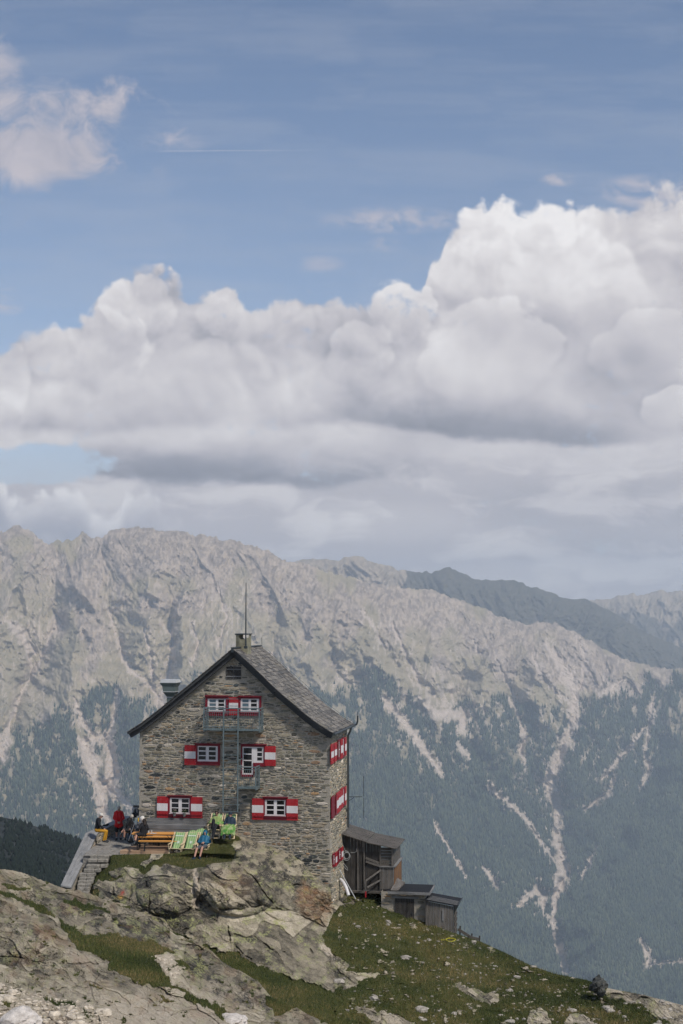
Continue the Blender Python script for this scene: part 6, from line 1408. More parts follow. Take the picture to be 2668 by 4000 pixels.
m.build('bearer', OLDW, dk)
# broad grey bench along the hut wall
bn = empty('wall_bench', (HO.x, HO.y, HO.z), -HA, 'long grey weathered plank bench along the hut wall under the left window', 'bench')
e0, e1 = HF(*Z3(1226, 650), .25), HF(*Z4(925, 440), .25); bz1 = e0[1]; bu0, bu1 = e0[0], e1[0]; bzs = HF(*Z4(900, 575), .8)[1]
m = MB(); n_ = 4; hh_ = (bz1 - bzs) / n_
for k in range(n_): m.box(((bu0 + bu1) / 2, -.10 - .035 * (n_ - k), bzs + hh_ * (k + .5)), (bu1 - bu0, .04, hh_ - .012))
m.build('backrest', OLDH, bn)
bu2 = HF(*Z4(870, 600), .8)[0]
m = MB()
for k in range(2): m.box(((bu0 + bu2) / 2, -.31 - .17 * k, bzs - .03 + .003 * k), (bu2 - bu0, .16, .045))
m.build('seat', OLDH, bn)
m = MB()
for k in range(3): m.box(((bu0 + bu2) / 2, -.56, bzs - .13 - .17 * k), (bu2 - bu0 - .05, .03, .155))
m.build('front_panel', OLDH, bn)
for u in (bu0 + .1, (bu0 + bu2) / 2, bu2 - .1): m = MB(); m.box((u, -.34, (bzs + TZ) / 2 - .07), (.08, .36, bzs - TZ - .1)); m.build('support', OLDW, bn)

# ------------------------------------------------------------------ beer tables and benches
BEER = wood('orange_varnished_wood', (0.46, 0.20, 0.045), (0.68, 0.34, 0.09), 0.45, grain=(1.0, 8, 8)); LEGM = paint('black_steel', (0.015, 0.018, 0.018), 0.5, .2)
def beer(name, p, L, W, H, label, cat, rz=-.03, group=None):
    r = empty(name, p, rz, label, cat, group); m = MB(); nbo = 4 if W > .4 else 2
    for k in range(nbo): w_ = W / nbo; m.box((0, -W / 2 + w_ * (k + .5), H - .014), (L, w_ - .004, .028), bev=.004)
    m.build('top' if W > .4 else 'seat', BEER, r)
    m = MB(); 
    for y in (-W / 2 + .05, W / 2 - .05): m.box((0, y, H - .05), (L - .1, .03, .04))
    m.build('under_rail', BEER, r)
    for s in (-1, 1):
        x = s * (L / 2 - .30)
        m = MB()
        for q in (-1, 1): m.bar((x, q * (W / 2 - .06), H - .04), (x + s * .03, q * (W / 2 - .03), 0), .034, .03)
        m.bar((x, -W / 2 + .05, H * .35), (x, W / 2 - .05, H * .35), .025); m.bar((x, -W / 2 + .05, .02), (x, W / 2 - .05, .02), .025); m.bar((x, 0, H * .5), (x - s * .3, 0, H - .05), .02); m.bar((x, -W / 2 + .06, H - .055), (x, W / 2 - .06, H - .055), .03)
        m.build('leg', LEGM, r)
    return r
f = lambda x, y, z, Zf: PZ(*Zf(x, y), z)
t0 = f(960, 925, DZ + .76, Z3); t1 = f(418, 710, DZ + .76, Z4); tc = (t0 + t1) / 2; tL = (t1 - t0).length
TB1 = beer('beer_table', (tc.x, tc.y + .33, DZ), tL, .62, .76, 'front beer table with an orange top standing at the edge of the deck', 'table')
s0 = f(1230, 800, TZ + .92, Z3); u0_ = f(1265, 835, DZ + .76, Z3); u1_ = f(620, 645, DZ + .76, Z4)
TB2 = beer('beer_table', ((u0_.x + u1_.x) / 2 + .05, u0_.y + .15, DZ), (u1_ - u0_).length + .1, .62, .76, 'rear beer table nearer the wall bench, set with jars and bottles', 'table')
k0, k1 = f(1000, 1010, DZ + .46, Z3), f(370, 790, DZ + .46, Z4)
beer('beer_bench', ((t0.x + t1.x) / 2, tc.y + 1.10, DZ), 2.2, .25, .47, 'beer bench between the two orange tables', 'bench')
beer('beer_bench', ((t0.x + t1.x) / 2 + .25, tc.y - .12, DZ), 1.95, .25, .47, 'beer bench pushed under the front side of the front table', 'bench')
beer('beer_bench', ((u0_.x + u1_.x) / 2 + .35, u0_.y - .28, DZ), 2.2, .25, .47, 'beer bench along the front of the rear table', 'bench')
bb = f(890, 885, TZ + .47, Z3); beer('beer_bench', (bb.x + .05, bb.y + .3, TZ), .95, .27, .47, 'short orange bench at the left end of the tables, where a hiker sits', 'bench', 1.2)
# things on the tables
GL = glass_mat('clear_jar', (0.42, 0.44, 0.44), .15); KET = paint('ketchup', (0.16, 0.01, 0.012), .35); PAPER = paint('napkin', (0.55, 0.54, 0.53), .9); NAVY = paint('navy', (0.02, 0.03, 0.07), .7); ORB = paint('orange_box', (0.45, 0.22, 0.02), .6)
def on_table(px, py, Yd, z): a, e = ray(px, py); return Vector((a * Yd, Yd, z))
HT1, HT2 = DZ + .76, DZ + .76
def small(name, prof, mat, p, label, cat, n=10, rot=None):
    m = MB(); m.lathe((0, 0, 0), prof, n); o = m.build(name, mat, loc=p, smooth=True); return tag(o, label, cat)
yt1, yt2 = tc.y + .3, u0_.y + .15
c1 = small('jar', [(.045, 0), (.05, .01), (.05, .10), (.04, .115), (.04, .12)], GL, on_table(*Z3(1250, 900), yt1, HT1), 'clear jar with a dark lid on the front table', 'jar'); m = MB(); m.lathe((0, 0, .1205), [(.044, 0), (.044, .03)], 10); m.build('lid', LEGM, c1)
small('glass', [(.03, 0), (.036, .11)], GL, on_table(*Z3(1308, 890), yt1 + .1, HT1), 'small drinking glass next to the jar on the front table', 'glass')
c1 = small('jar', [(.045, 0), (.05, .01), (.05, .10), (.04, .12)], GL, on_table(*Z3(1412, 835), yt2 - .1, HT2), 'pale jar beside the ketchup bottle on the rear table', 'jar'); m = MB(); m.lathe((0, 0, .1205), [(.045, 0), (.045, .04)], 10); m.build('lid', TIN, c1)
small('ketchup_bottle', [(.03, 0), (.034, .01), (.034, .12), (.015, .16), (.012, .185), (.012, .20)], KET, on_table(*Z3(1460, 838), yt2 - .12, HT2), 'dark red ketchup bottle on the rear table', 'bottle')
m = MB(); m.box((0, 0, .05), (.16, .12, .10), bev=.035); m.box((.03, 0, .11), (.10, .08, .04), bev=.015); tag(m.build('cap', NAVY, loc=on_table(*Z3(1498, 800), yt2 + .1, HT2), smooth=True), 'dark navy cap lying on the rear table behind the bottle', 'cap')
c1 = small('jar', [(.05, 0), (.055, .01), (.055, .12), (.045, .13)], GL, on_table(*Z4(252, 575), yt2, HT2), 'white topped jar left of the orange box on the rear table', 'jar'); m = MB(); m.lathe((0, 0, .1305), [(.05, 0), (.05, .035)], 10); m.build('lid', WHITE, c1)
m = MB(); m.box((0, 0, .06), (.17, .14, .12), bev=.008); cb = tag(m.build('condiment_box', ORB, loc=on_table(*Z4(325, 572), yt2, HT2)), 'orange wooden box holding condiments on the rear table', 'box')
for k in range(4): m = MB(); m.lathe((-.05 + .035 * k, .02 * (k % 2), .12), [(.014, 0), (.014, .05 + .015 * (k % 3))], 8); m.build('sachet', [PAPER, KET, WHITE, ORB][k], cb)
for k, (zf, x, y, yt, h, lb) in enumerate(((Z3, 1180, 912, yt1 - .1, HT1, 'pale napkins on the left end of the front table'), (Z3, 1330, 912, yt1 - .12, HT1, 'pale sheet of paper beside the glass on the front table'), (Z4, 195, 600, yt2 - .1, HT2, 'folded paper by the middle of the rear table'), (Z4, 10, 690, yt1 - .15, HT1, 'thin paper at the middle of the front table'))):
    m = MB(); m.box((0, 0, .004), (.24, .16, .006), rot=Matrix.Rotation(.3 * k, 3, 'Z')); m.box((.04, .02, .012), (.14, .12, .005), rot=Matrix.Rotation(-.4, 3, 'Z')); tag(m.build('napkin', PAPER, loc=on_table(*zf(x, y), yt, h)), lb, 'paper')
q = f(576, 625, TZ + .90, Z4); m = MB(); m.box((0, 0, 0), (.42, .32, .24), bev=.008); cr = tag(m.build('crate', BEER, loc=(q.x, yt2 + .06, HT2 + .0 - .10 + .22)), 'orange wooden crate standing on the right end of the rear table', 'crate'); cr.location.z = HT2 + .121
# flower pots hung on the sill of the left window
POT = paint('grey_pot', (0.16, 0.17, 0.165), .7); LEAF = leaf_mat('pot_leaf', (0.02, 0.04, 0.015), (0.06, 0.09, 0.03), 9.0); FLW = paint('petal', (0.5, 0.35, 0.38), .7)
for x, y, lb in ((367, 392, 'grey flower pot with a small plant, left of the two under the left window'), (540, 396, 'grey flower pot with a small plant, right of the two under the left window')):
    u, z = HF(*Z4(x, y), .2); pt = empty('flower_pot', (HO + UX * u - VX * .24).to_tuple()[:2] + (z,), -HA, lb, 'flower pot')
    m = MB(); m.lathe((0, 0, 0), [(.055, 0), (.085, .14), (.09, .15), (.08, .15)], 10); m.build('pot', POT, pt, smooth=True)
    m = MB(); r_ = np.random.RandomState(int(x))
    for k in range(70): p = Vector((r_.randn() * .06, r_.randn() * .05, .17 + .09 * abs(r_.randn()))); s_ = .03; m.add([p, p + Vector((s_ * r_.randn(), s_ * r_.randn(), s_)), p + Vector((s_ * r_.randn(), s_ * r_.randn(), s_ * .6))], [(0, 1, 2)])
    m.build('foliage', LEAF, pt); m = MB()
    for k in range(6): m.box((r_.randn() * .07, r_.randn() * .04, .26 + .05 * r_.rand()), (.022, .022, .018))
    m.build('blossom', FLW, pt); m = MB(); m.tube([(0, .06, .13), (0, .12, .16)], .008, 5); m.build('hook', DARKM, pt)

# ------------------------------------------------------------------ deck chairs
def stripe_mat():
    m, t, b = new_mat('green_striped_canvas'); n = t.nodes.new('ShaderNodeSeparateXYZ'); t.links.new(objco(t), n.inputs[0]); x = E(t, n.outputs[0])
    s = (x * 9.5)._m('FRACT'); k = s.smooth(0.40, 0.5) * s.smooth(0.9, 1.0, 1, 0)
    c = cmix(t, k, (0.16, 0.29, 0.12), (0.30, 0.39, 0.19)); link(t, c, b.inputs['Base Color']); b.inputs['Roughness'].default_value = 0.85; bump(t, b, noise(t, objco(t), 18, 3), 0.2, .01); return m
CANV = stripe_mat(); PINE = wood('pale_frame_wood', (0.42, 0.33, 0.20), (0.66, 0.54, 0.36), .6, grain=(6, 2, 6)); EMB = paint('white_print', (0.52, 0.60, 0.50), .85, .1)
def deck_chair(loc, rz, label, fabric=True, group='green striped deck chairs'):
    r = empty('deck_chair', loc, rz, label, 'deck chair', group); W = .27
    for s in (-1, 1):
        m = MB(); m.bar((s * W, .46, 1.02), (s * W, -.50, 0.02), .028, .045, up=(0, .7, .7)); m.build('back_rail', PINE, r)
        m = MB(); m.bar((s * (W - .035), -.42, .40), (s * (W - .035), .52, 0.02), .028, .045); m.build('seat_rail', PINE, r)
        m = MB(); m.bar((s * (W + .03), -.40, .58), (s * (W + .03), .16, .60), .05, .025); m.bar((s * (W + .03), -.36, .57), (s * (W + .01), -.30, .22), .028); m.build('armrest', PINE, r)
        m = MB(); m.bar((s * (W + .02), .30, .86), (s * (W + .02), .66, .02), .022, .035); m.build('rear_strut', PINE, r)
    m = MB(); m.tube([(-W, .46, 1.01), (W, .46, 1.01)], .017, 8); m.tube([(-W, -.49, .03), (W, -.49, .03)], .017, 8); m.tube([(-W, -.41, .40), (W, -.41, .40)], .015, 8); m.tube([(-W, .64, .04), (W, .64, .04)], .013, 8); m.build('crossbar', PINE, r)
    pr = [(.45, 1.03), (.34, .88), (.22, .71), (.11, .55), (.01, .42), (-.10, .34), (-.22, .33), (-.33, .37), (-.41, .42)]
    w = W - .05; V = []; Fc = []
    for y, z in pr:
        for k in range(9): V.append((-w + 2 * w * k / 8, y + .006, z - .015 * math.sin(math.pi * k / 8)))
    for i in range(len(pr) - 1):
        for k in range(8): a = i * 9 + k; Fc.append((a, a + 1, a + 10, a + 9))
    c = np_mesh('canvas', V, Fc, CANV, r, smooth=True); so_ = c.modifiers.new('thick', 'SOLIDIFY'); so_.thickness = .006
    d = Vector((0, .34 - .11, .88 - .55)).normalized(); nrm = Vector((0, -d.z, d.y)); cen = Vector((0, .16, .60)) + nrm * .022
    m = MB(); n_ = 8; vs = [cen]
    for k in range(2 * n_): a = math.pi * k / n_; rr = .115 if k % 2 == 0 else .035; vs.append(cen + Vector((math.cos(a) * rr, 0, 0)) + d * math.sin(a) * rr)
    m.add(vs + [v + nrm * .003 for v in vs], [(0, 1 + k, 1 + (k + 1) % (2 * n_)) for k in range(2 * n_)] + [(17, 18 + (k + 1) % (2 * n_), 18 + k) for k in range(2 * n_)]); m.build('emblem', EMB, c)
    cb_ = Vector((0, .345, .865)) + nrm * .02; m = MB(); q = [cb_ + Vector((sx * .19, 0, 0)) + d * sz for sx, sz in ((-1, -.022), (1, -.022), (1, .022), (-1, .022))]; m.add(q + [v + nrm * .003 for v in q], [(0, 1, 2, 3), (7, 6, 5, 4), (0, 4, 5, 1), (1, 5, 6, 2), (2, 6, 7, 3), (3, 7, 4, 0)]); m.build('printed_band', EMB, c)
    return r
GZ = -11.12
ch1 = deck_chair(PZ(692, 3344, GZ), -.22, 'empty green striped deck chair, leftmost of the three on the grass'); ch2 = deck_chair(PZ(741, 3344, GZ), -.22, 'empty green striped deck chair, middle one of the three on the grass'); ch3 = deck_chair(PZ(795, 3346, GZ), -.16, 'green striped deck chair in which the hiker in the blue jacket lies')
GB = -10.60
ch4 = deck_chair(P(842, 3270, 67.25), -.12, 'green striped deck chair against the hut wall, with the hiker in sunglasses'); ch5 = deck_chair(P(897, 3272, 67.2), -.05, 'rightmost green deck chair against the hut wall, with the hiker in a dark cap')
fd = empty('folded_deck_chair', P(772, 3262, 67.6), 0, 'green striped deck chair folded flat beside the wall bench', 'deck chair'); m = MB()
V = []; Fc = []
for i in range(7):
    for k in range(11): V.append((-.50 + 1.0 * k / 10, -.22 + .44 * i / 6, .08 + .22 * i / 6 * (k / 10) ** .5 + .035 * math.sin(k * 1.3 + i) + .02 * math.sin(k * 2.9)))
for i in range(6):
    for k in range(10): a = i * 11 + k; Fc.append((a, a + 1, a + 12, a + 11))
c = np_mesh('canvas', V, Fc, CANV, fd, smooth=True); c.modifiers.new('thick', 'SOLIDIFY').thickness = .008
for y in (-.24, .24): m = MB(); m.bar((-.55, y, .05), (.5, y, .07 + .2 * (y > 0)), .03, .04); m.build('rail', PINE, fd)

# ------------------------------------------------------------------ people
SKIN = paint('skin', (0.36, 0.20, 0.145), .55, .08, 8); CLB = paint('black_cloth', (0.012, 0.013, 0.016), .85, .3, 12); CLR = paint('red_fleece', (0.50, 0.012, 0.016), .8, .15, 9); CLY = paint('mustard_cloth', (0.45, 0.23, 0.02), .8, .12, 9)
CLU = paint('blue_shell', (0.010, 0.095, 0.17), .6, .15, 9); CLG = paint('grey_cloth', (0.07, 0.075, 0.085), .85, .15, 9); CLN = paint('navy_cloth', (0.012, 0.025, 0.045), .8, .2, 9); LIME = paint('lime_fleece', (0.19, 0.25, 0.09), .9, .2, 5)
HAIRG = paint('grey_hair', (0.36, 0.33, 0.29), .8, .25, 30); HAIRD = paint('dark_hair', (0.025, 0.018, 0.014), .7, .3, 30); CAPW = paint('pale_cap', (0.55, 0.53, 0.49), .8, .1, 9); SHOE = paint('dark_shoe', (0.02, 0.025, 0.03), .6, .2, 12); SOCK = paint('sock', (0.45, 0.45, 0.46), .9, .1); EYE = paint('eye', (0.02, 0.02, 0.02), .2, .1)
def ball(m, c, r, n=10, k=7, sc=(1, 1, 1), rot=None):
    prof = [(math.sin(math.pi * i / k), -math.cos(math.pi * i / k)) for i in range(1, k)]
    vs = []; fs = []
    for a, h in prof:
        for i in range(n): vs.append(Vector((math.cos(6.28319 * i / n) * a * r * sc[0], math.sin(6.28319 * i / n) * a * r * sc[1], h * r * sc[2])))
    b0 = len(vs); vs += [Vector((0, 0, -r * sc[2])), Vector((0, 0, r * sc[2]))]
    for j in range(k - 2):
        for i in range(n): fs.append((j * n + i, j * n + (i + 1) % n, (j + 1) * n + (i + 1) % n, (j + 1) * n + i))
    for i in range(n): fs += [(b0, (i + 1) % n, i), (b0 + 1, (k - 2) * n + i, (k - 2) * n + (i + 1) % n)]
    if rot is not None: vs = [rot @ v for v in vs]
    m.add([v + Vector(c) for v in vs], fs)
def limb(m, pts, rs):
    for a, b_, ra, rb in zip(pts, pts[1:], rs, rs[1:]):
        if (Vector(b_) - Vector(a)).length > 1e-4: m.tube([a, Vector(a).lerp(Vector(b_), .5), b_], [ra, (ra + rb) / 2 * 1.02, rb], 10)
        ball(m, a, ra); ball(m, b_, rb)
def skinned(m, name, mat, parent, vox):
    o = m.build(name, mat, parent); r = o.modifiers.new('surface', 'REMESH'); r.mode = 'VOXEL'; r.voxel_size = vox; r.use_smooth_shade = True
    s = o.modifiers.new('smooth', 'SMOOTH'); s.iterations = 2; s.factor = .4; return o
def hand(m, w, el, curl, face):
    """palm, four fingers and a thumb continuing the forearm el-w; face: direction the palm looks to"""
    d = (w - el).normalized(); n = Vector(face) - d * d.dot(Vector(face)); n = n.normalized() if n.length > .01 else d.orthogonal(); s = d.cross(n)
    pc = w + d * .045; rot = Matrix((s, d, n)).transposed(); ball(m, pc, .05, sc=(.82, 1.05, .36), rot=rot)
    for k in range(4):
        b_ = w + d * .085 + s * (-.030 + .020 * k); L = (.068, .078, .074, .058)[k]; c = curl * (1 + .1 * k); p1 = b_ + (d * math.cos(c) + n * math.sin(c)) * L * .5; p2 = p1 + (d * math.cos(2.0 * c) + n * math.sin(2.0 * c)) * L * .5
        m.tube([b_ - d * .02, b_, p1, p2], [.010, .0098, .0092, .0078], 7)
    t0_ = w + d * .03 - s * .03; t1_ = t0_ - s * .030 + d * .022 + n * .015; m.tube([t0_, t1_, t1_ + d * .03 + n * .014], [.013, .011, .009], 7)
def person(J, wear, label, group=None, curl=.5, vox=.0095):
    """J: joints in world coordinates; wear: dict of garments"""
    base = Vector(J['base']); r = empty('person', base, 0, label, 'person', group); q = {k: Vector(v) - base for k, v in J.items() if k not in ('face', 'palm')}
    fc = Vector(J['face']).normalized(); hd = q['head']; up = (hd - q['neck']).normalized(); up = (up - fc * up.dot(fc)).normalized(); sd_ = fc.cross(up)
    m = MB(); rot = Matrix((sd_, fc, up)).transposed()
    ball(m, hd + up * .012, .095, 14, 10, (.80, .98, 1.12), rot); ball(m, hd - up * .055 + fc * .022, .062, 10, 7, (.86, 1.0, .85), rot)
    ball(m, hd + fc * .098 - up * .008, .017, 8, 6, (.8, 1.1, 1.4), rot); ball(m, hd + fc * .086 - up * .05, .014, 8, 5, (1.7, .7, .5), rot)
    for s in (-1, 1): ball(m, hd + sd_ * .077 * s - up * .005, .022, 8, 6, (.4, .8, 1.3), rot)
    chest = (q['shl'] + q['shr']) / 2; pel = q['pelvis']; mid = chest.lerp(pel, .55); sw = (q['shr'] - q['shl']).normalized()
    limb(m, [hd - up * .07, q['neck'], chest], [.052, .056, .09])
    def torso(m, g):
        limb(m, [q['shl'] + sw * .03, q['shr'] - sw * .03], [.060 + g] * 2); limb(m, [chest + sw * .07, mid + sw * .06, pel + sw * .075], [.105 + g, .098 + g, .105 + g]); limb(m, [chest - sw * .07, mid - sw * .06, pel - sw * .075], [.105 + g, .098 + g, .105 + g])
    torso(m, 0)
    for s in 'lr':
        limb(m, [q['sh' + s], q['el' + s], q['wr' + s]], [.052, .040, .027]); hand(m, q['wr' + s], q['el' + s], curl, J.get('palm', (0, 0, -1)))
        limb(m, [q['hip' + s], q['kn' + s], q['kn' + s].lerp(q['an' + s], .35), q['an' + s]], [.085, .055, .054, .036]); limb(m, [q['an' + s] + Vector((0, 0, -.03)), q['toe' + s]], [.042, .028])
    skinned(m, 'body', SKIN, r, vox)
    m = MB()
    for s in (-1, 1): ball(m, hd + fc * .078 + sd_ * .032 * s + up * .012, .012, 8, 6)
    m.build('eyes', EYE, r)
    if 'top' in wear:
        m = MB(); torso(m, .022); limb(m, [q['neck'].lerp(chest, .35), chest], [.068, .10])
        for s in 'lr': limb(m, [q['sh' + s], q['el' + s], q['wr' + s]], [.074, .060, .042])
        if wear.get('long'): limb(m, [pel + sw * .07, pel - sw * .07], [.15, .15])
        skinned(m, wear.get('topname', 'jacket'), wear['top'], r, .013)
    if 'legs' in wear:
        m = MB(); limb(m, [q['hipl'], q['hipr']], [.115, .115]); limb(m, [pel, mid.lerp(pel, .5)], [.125, .115]); short = wear.get('short', False)
        for s in 'lr':
            if short: limb(m, [q['hip' + s], q['hip' + s].lerp(q['kn' + s], .8)], [.112, .092])
            else: limb(m, [q['hip' + s], q['kn' + s], q['an' + s]], [.108, .076, .056])
        skinned(m, 'shorts' if short else 'trousers', wear['legs'], r, .013)
    for s in 'lr':
        a, t_ = q['an' + s], q['toe' + s]; m = MB(); limb(m, [a + Vector((0, 0, -.035)), t_], [.052, .042]); limb(m, [a + Vector((0, 0, -.04)) - (t_ - a).normalized() * .03, a + Vector((0, 0, .02))], [.048, .046]); skinned(m, 'shoe', wear.get('shoe', SHOE), r, .012)
        if short_sock(wear): m = MB(); limb(m, [a, a.lerp(q['kn' + s], .16)], [.045, .045]); skinned(m, 'sock', SOCK, r, .013)
    if 'hair' in wear:
        m = MB(); ball(m, hd + up * .028 - fc * .014, .103, 14, 9, (.86, .98, 1.05), rot); ball(m, hd - fc * .045 - up * .02, .08, 12, 8, (.95, .8, 1.05), rot)
        if wear.get('longhair'): ball(m, hd - fc * .06 - up * .11, .075, 12, 8, (1.0, .7, 1.3), rot)
        o = m.build('hair', wear['hair'], r, smooth=True)
    if 'cap' in wear:
        m = MB(); m.lathe(hd + up * .035 - fc * .008, [(.098, -.01), (.100, .02), (.090, .055), (.060, .082), (.02, .092)], 14, axis=Matrix((sd_, fc, up)).transposed()); m.box(hd + up * .035 + fc * .115, (.13, .09, .012), rot=rot, bev=.005); m.build('cap', wear['cap'], r, smooth=True)
    if 'hood' in wear:
        m = MB(); ball(m, hd + up * .02 - fc * .028, .122, 14, 9, (.92, .98, 1.12), rot); ball(m, q['neck'] - fc * .02, .09); skinned(m, 'hood', wear['hood'], r, .012)
    if wear.get('glasses'):
        m = MB()
        for s in (-1, 1): m.box(hd + fc * .096 + sd_ * .034 * s + up * .014, (.052, .012, .034), rot=rot, bev=.004)
        m.box(hd + fc * .096 + up * .02, (.03, .01, .008), rot=rot); m.build('sunglasses', BLACK, r)
    return r
def short_sock(w): return w.get('sock', False)
def J3(x, y, Yd): return P(*Z3(x, y), Yd)
def J4(x, y, Yd): return P(*Z4(x, y), Yd)
V_ = Vector
# hiker in mustard trousers on the wall
YA = 69.35
person(dict(base=J3(360, 878, YA), pelvis=J3(355, 848, YA), shl=J3(385, 690, YA - .19), shr=J3(378, 688, YA + .19), neck=J3(395, 655, YA), head=J3(425, 610, YA), face=(1, -.15, -.35),
            ell=J3(395, 775, YA - .27), wrl=J3(462, 835, YA - .16), elr=J3(390, 775, YA + .25), wrr=J3(470, 830, YA + .02), hipl=J3(352, 858, YA - .10), hipr=J3(352, 858, YA + .10),
            knl=J3(512, 882, YA - .14), knr=J3(520, 884, YA + .08), anl=J3(468, 1040, YA - .13), anr=J3(500, 1035, YA + .09), toel=J3(535, 1070, YA - .15), toer=J3(548, 1062, YA + .07), palm=(0, 0, -1)),
       dict(top=CLB, legs=CLY, cap=CAPW, hair=HAIRG), 'hiker in mustard trousers, black jacket and pale cap sitting on the terrace wall')
# hiker in red standing
YB = PZ(464, 3281, TZ).y
person(dict(base=J3(738, 1040, YB), pelvis=J3(735, 775, YB), shl=J3(678, 560, YB), shr=J3(790, 560, YB), neck=J3(738, 535, YB - .02), head=J3(738, 487, YB - .10), face=(0, -.75, -.62),
            ell=J3(648, 655, YB - .02), wrl=J3(712, 716, YB - .2), elr=J3(822, 655, YB - .02), wrr=J3(764, 716, YB - .2), hipl=J3(700, 785, YB), hipr=J3(770, 785, YB),
            knl=J3(695, 895, YB - .02), knr=J3(775, 895, YB + .02), anl=J3(698, 1000, YB), anr=J3(770, 1000, YB + .04), toel=J3(688, 1032, YB - .17), toer=J3(785, 1030, YB - .12), palm=(0, 1, 0)),
       dict(top=CLR, legs=CLB, short=True, hair=HAIRG, sock=True, long=True), 'hiker standing in a bright red fleece and black shorts, looking down')
# bent hiker with crossed bare legs on the short bench
YC = 68.75
person(dict(base=J3(905, 880, YC), pelvis=J3(905, 850, YC), shl=J3(915, 690, YC - .17), shr=J3(940, 690, YC + .17), neck=J3(945, 665, YC - .02), head=J3(958, 632, YC - .04), face=(-.15, -.55, -.85),
            ell=J3(880, 770, YC - .25), wrl=J3(862, 845, YC - .2), elr=J3(1000, 760, YC + .1), wrr=J3(930, 830, YC - .12), hipl=J3(895, 862, YC - .09), hipr=J3(905, 862, YC + .09),
            knl=J3(838, 868, YC - .28), knr=J3(858, 828, YC - .08), anl=J3(826, 1000, YC - .26), anr=J3(770, 912, YC - .18), toel=J3(800, 1036, YC - .34), toer=J3(748, 945, YC - .26), palm=(0, 0, -1)),
       dict(top=CLB, legs=CLB, short=True, hair=HAIRG, long=True), 'grey haired hiker in black bending over on the short bench, bare legs crossed')
# hiker at the end of the table, seen from behind
YD = 67.15
person(dict(base=J3(1160, 960, YD), pelvis=J3(1165, 925, YD), shl=J3(1122, 780, YD - .1), shr=J3(1218, 778, YD + .1), neck=J3(1172, 755, YD), head=J3(1180, 712, YD), face=(-.55, .75, -.3),
            ell=J3(1088, 840, YD - .18), wrl=J3(1040, 855, YD + .02), elr=J3(1250, 845, YD + .12), wrr=J3(1180, 862, YD + .22), hipl=J3(1135, 935, YD - .08), hipr=J3(1195, 935, YD + .06),
            knl=J3(1050, 940, YD - .14), knr=J3(1060, 930, YD + .12), anl=J3(1015, 1060, YD - .35), anr=J3(1060, 1075, YD + .1), toel=J3(1000, 1105, YD - .42), toer=J3(1020, 1110, YD + .1), palm=(0, 0, -1)),
       dict(top=CLB, legs=CLB, short=True, hair=HAIRD, longhair=True), 'dark haired hiker in black sitting at the left end of the front table')
# hiker with a white hat behind
YE = 68.25
person(dict(base=J3(1115, 900, YE), pelvis=J3(1120, 880, YE), shl=J3(1082, 735, YE - .12), shr=J3(1160, 732, YE + .14), neck=J3(1128, 712, YE), head=J3(1148, 672, YE), face=(.75, -.45, -.35),
            ell=J3(1055, 815, YE - .15), wrl=J3(1100, 850, YE - .25), elr=J3(1190, 810, YE + .1), wrr=J3(1200, 850, YE - .1), hipl=J3(1105, 890, YE - .1), hipr=J3(1140, 890, YE + .1),
            knl=J3(1195, 900, YE - .12), knr=J3(1210, 895, YE + .06), anl=J3(1190, 1000, YE - .1), anr=J3(1205, 1000, YE + .05), toel=J3(1225, 1020, YE - .1), toer=J3(1240, 1020, YE + .05), palm=(0, 0, -1)),
       dict(top=CLG, legs=CLB, hood=CAPW), 'hiker with a white hood half hidden behind the dark haired one')
# hiker in sunglasses
def rel_person(c, pts): return {k: c + V_(v) for k, v in pts.items()}
def recline(ch, pts):
    M_ = Matrix.Translation(ch.location) @ Matrix.Rotation(ch.rotation_euler.z, 4, 'Z'); return {k: M_ @ V_(v) for k, v in pts.items()}
RC = dict(base=(0, -.1, 0), pelvis=(0, -.02, .47), shl=(-.18, .22, .82), shr=(.18, .22, .82), neck=(0, .24, .90), head=(0, .27, 1.02), hipl=(-.10, -.06, .46), hipr=(.10, -.06, .46))
a = dict(RC); a.update(ell=(-.27, .10, .62), wrl=(-.06, -.10, .64), elr=(.27, .10, .62), wrr=(.08, -.10, .66), knl=(-.17, -.58, .44), knr=(.08, -.56, .50), anl=(-.19, -.92, .09), anr=(.04, -.84, .09), toel=(-.27, -1.08, .05), toer=(.10, -1.0, .05))
J = recline(ch3, a); J['face'] = (-.05, -1, .25); J['palm'] = (0, .5, -1)
person(J, dict(top=CLU, legs=CLG, short=True, hood=CLU, shoe=CLN), 'hiker in a blue hooded jacket and grey shorts asleep in a deck chair')
a = dict(RC); a.update(ell=(-.28, .06, .62), wrl=(-.20, -.14, .66), elr=(.28, .08, .60), wrr=(.28, -.22, .62), knl=(-.02, -.40, .84), knr=(.12, -.50, .62), anl=(.02, -.62, .32), anr=(.05, -.86, .14), toel=(.06, -.78, .28), toer=(.08, -1.02, .10))
a['head'] = (0, .24, 1.06); J = recline(ch4, a); J['face'] = (.05, -1, -.1); J['palm'] = (0, -.3, -1)
h6 = person(J, dict(top=LIME, topname='blanket_top', legs=CLB, hair=HAIRD, glasses=True), 'hiker with sunglasses, lime top and black trousers lying in a deck chair by the wall')
a = dict(RC); a.update(ell=(-.26, .04, .60), wrl=(-.14, -.16, .64), elr=(.26, .10, .58), wrr=(.10, -.14, .60), knl=(-.16, -.50, .46), knr=(.10, -.48, .48), anl=(-.16, -.66, .10), anr=(.08, -.64, .10), toel=(-.18, -.80, .06), toer=(.10, -.78, .06))
J = recline(ch5, a); J['face'] = (-.6, -.8, -.15); J['palm'] = (0, 0, -1)
person(J, dict(top=CLN, legs=CLN, cap=CLN, hair=HAIRD), 'hiker in a dark cap and navy jacket sitting in the rightmost deck chair')
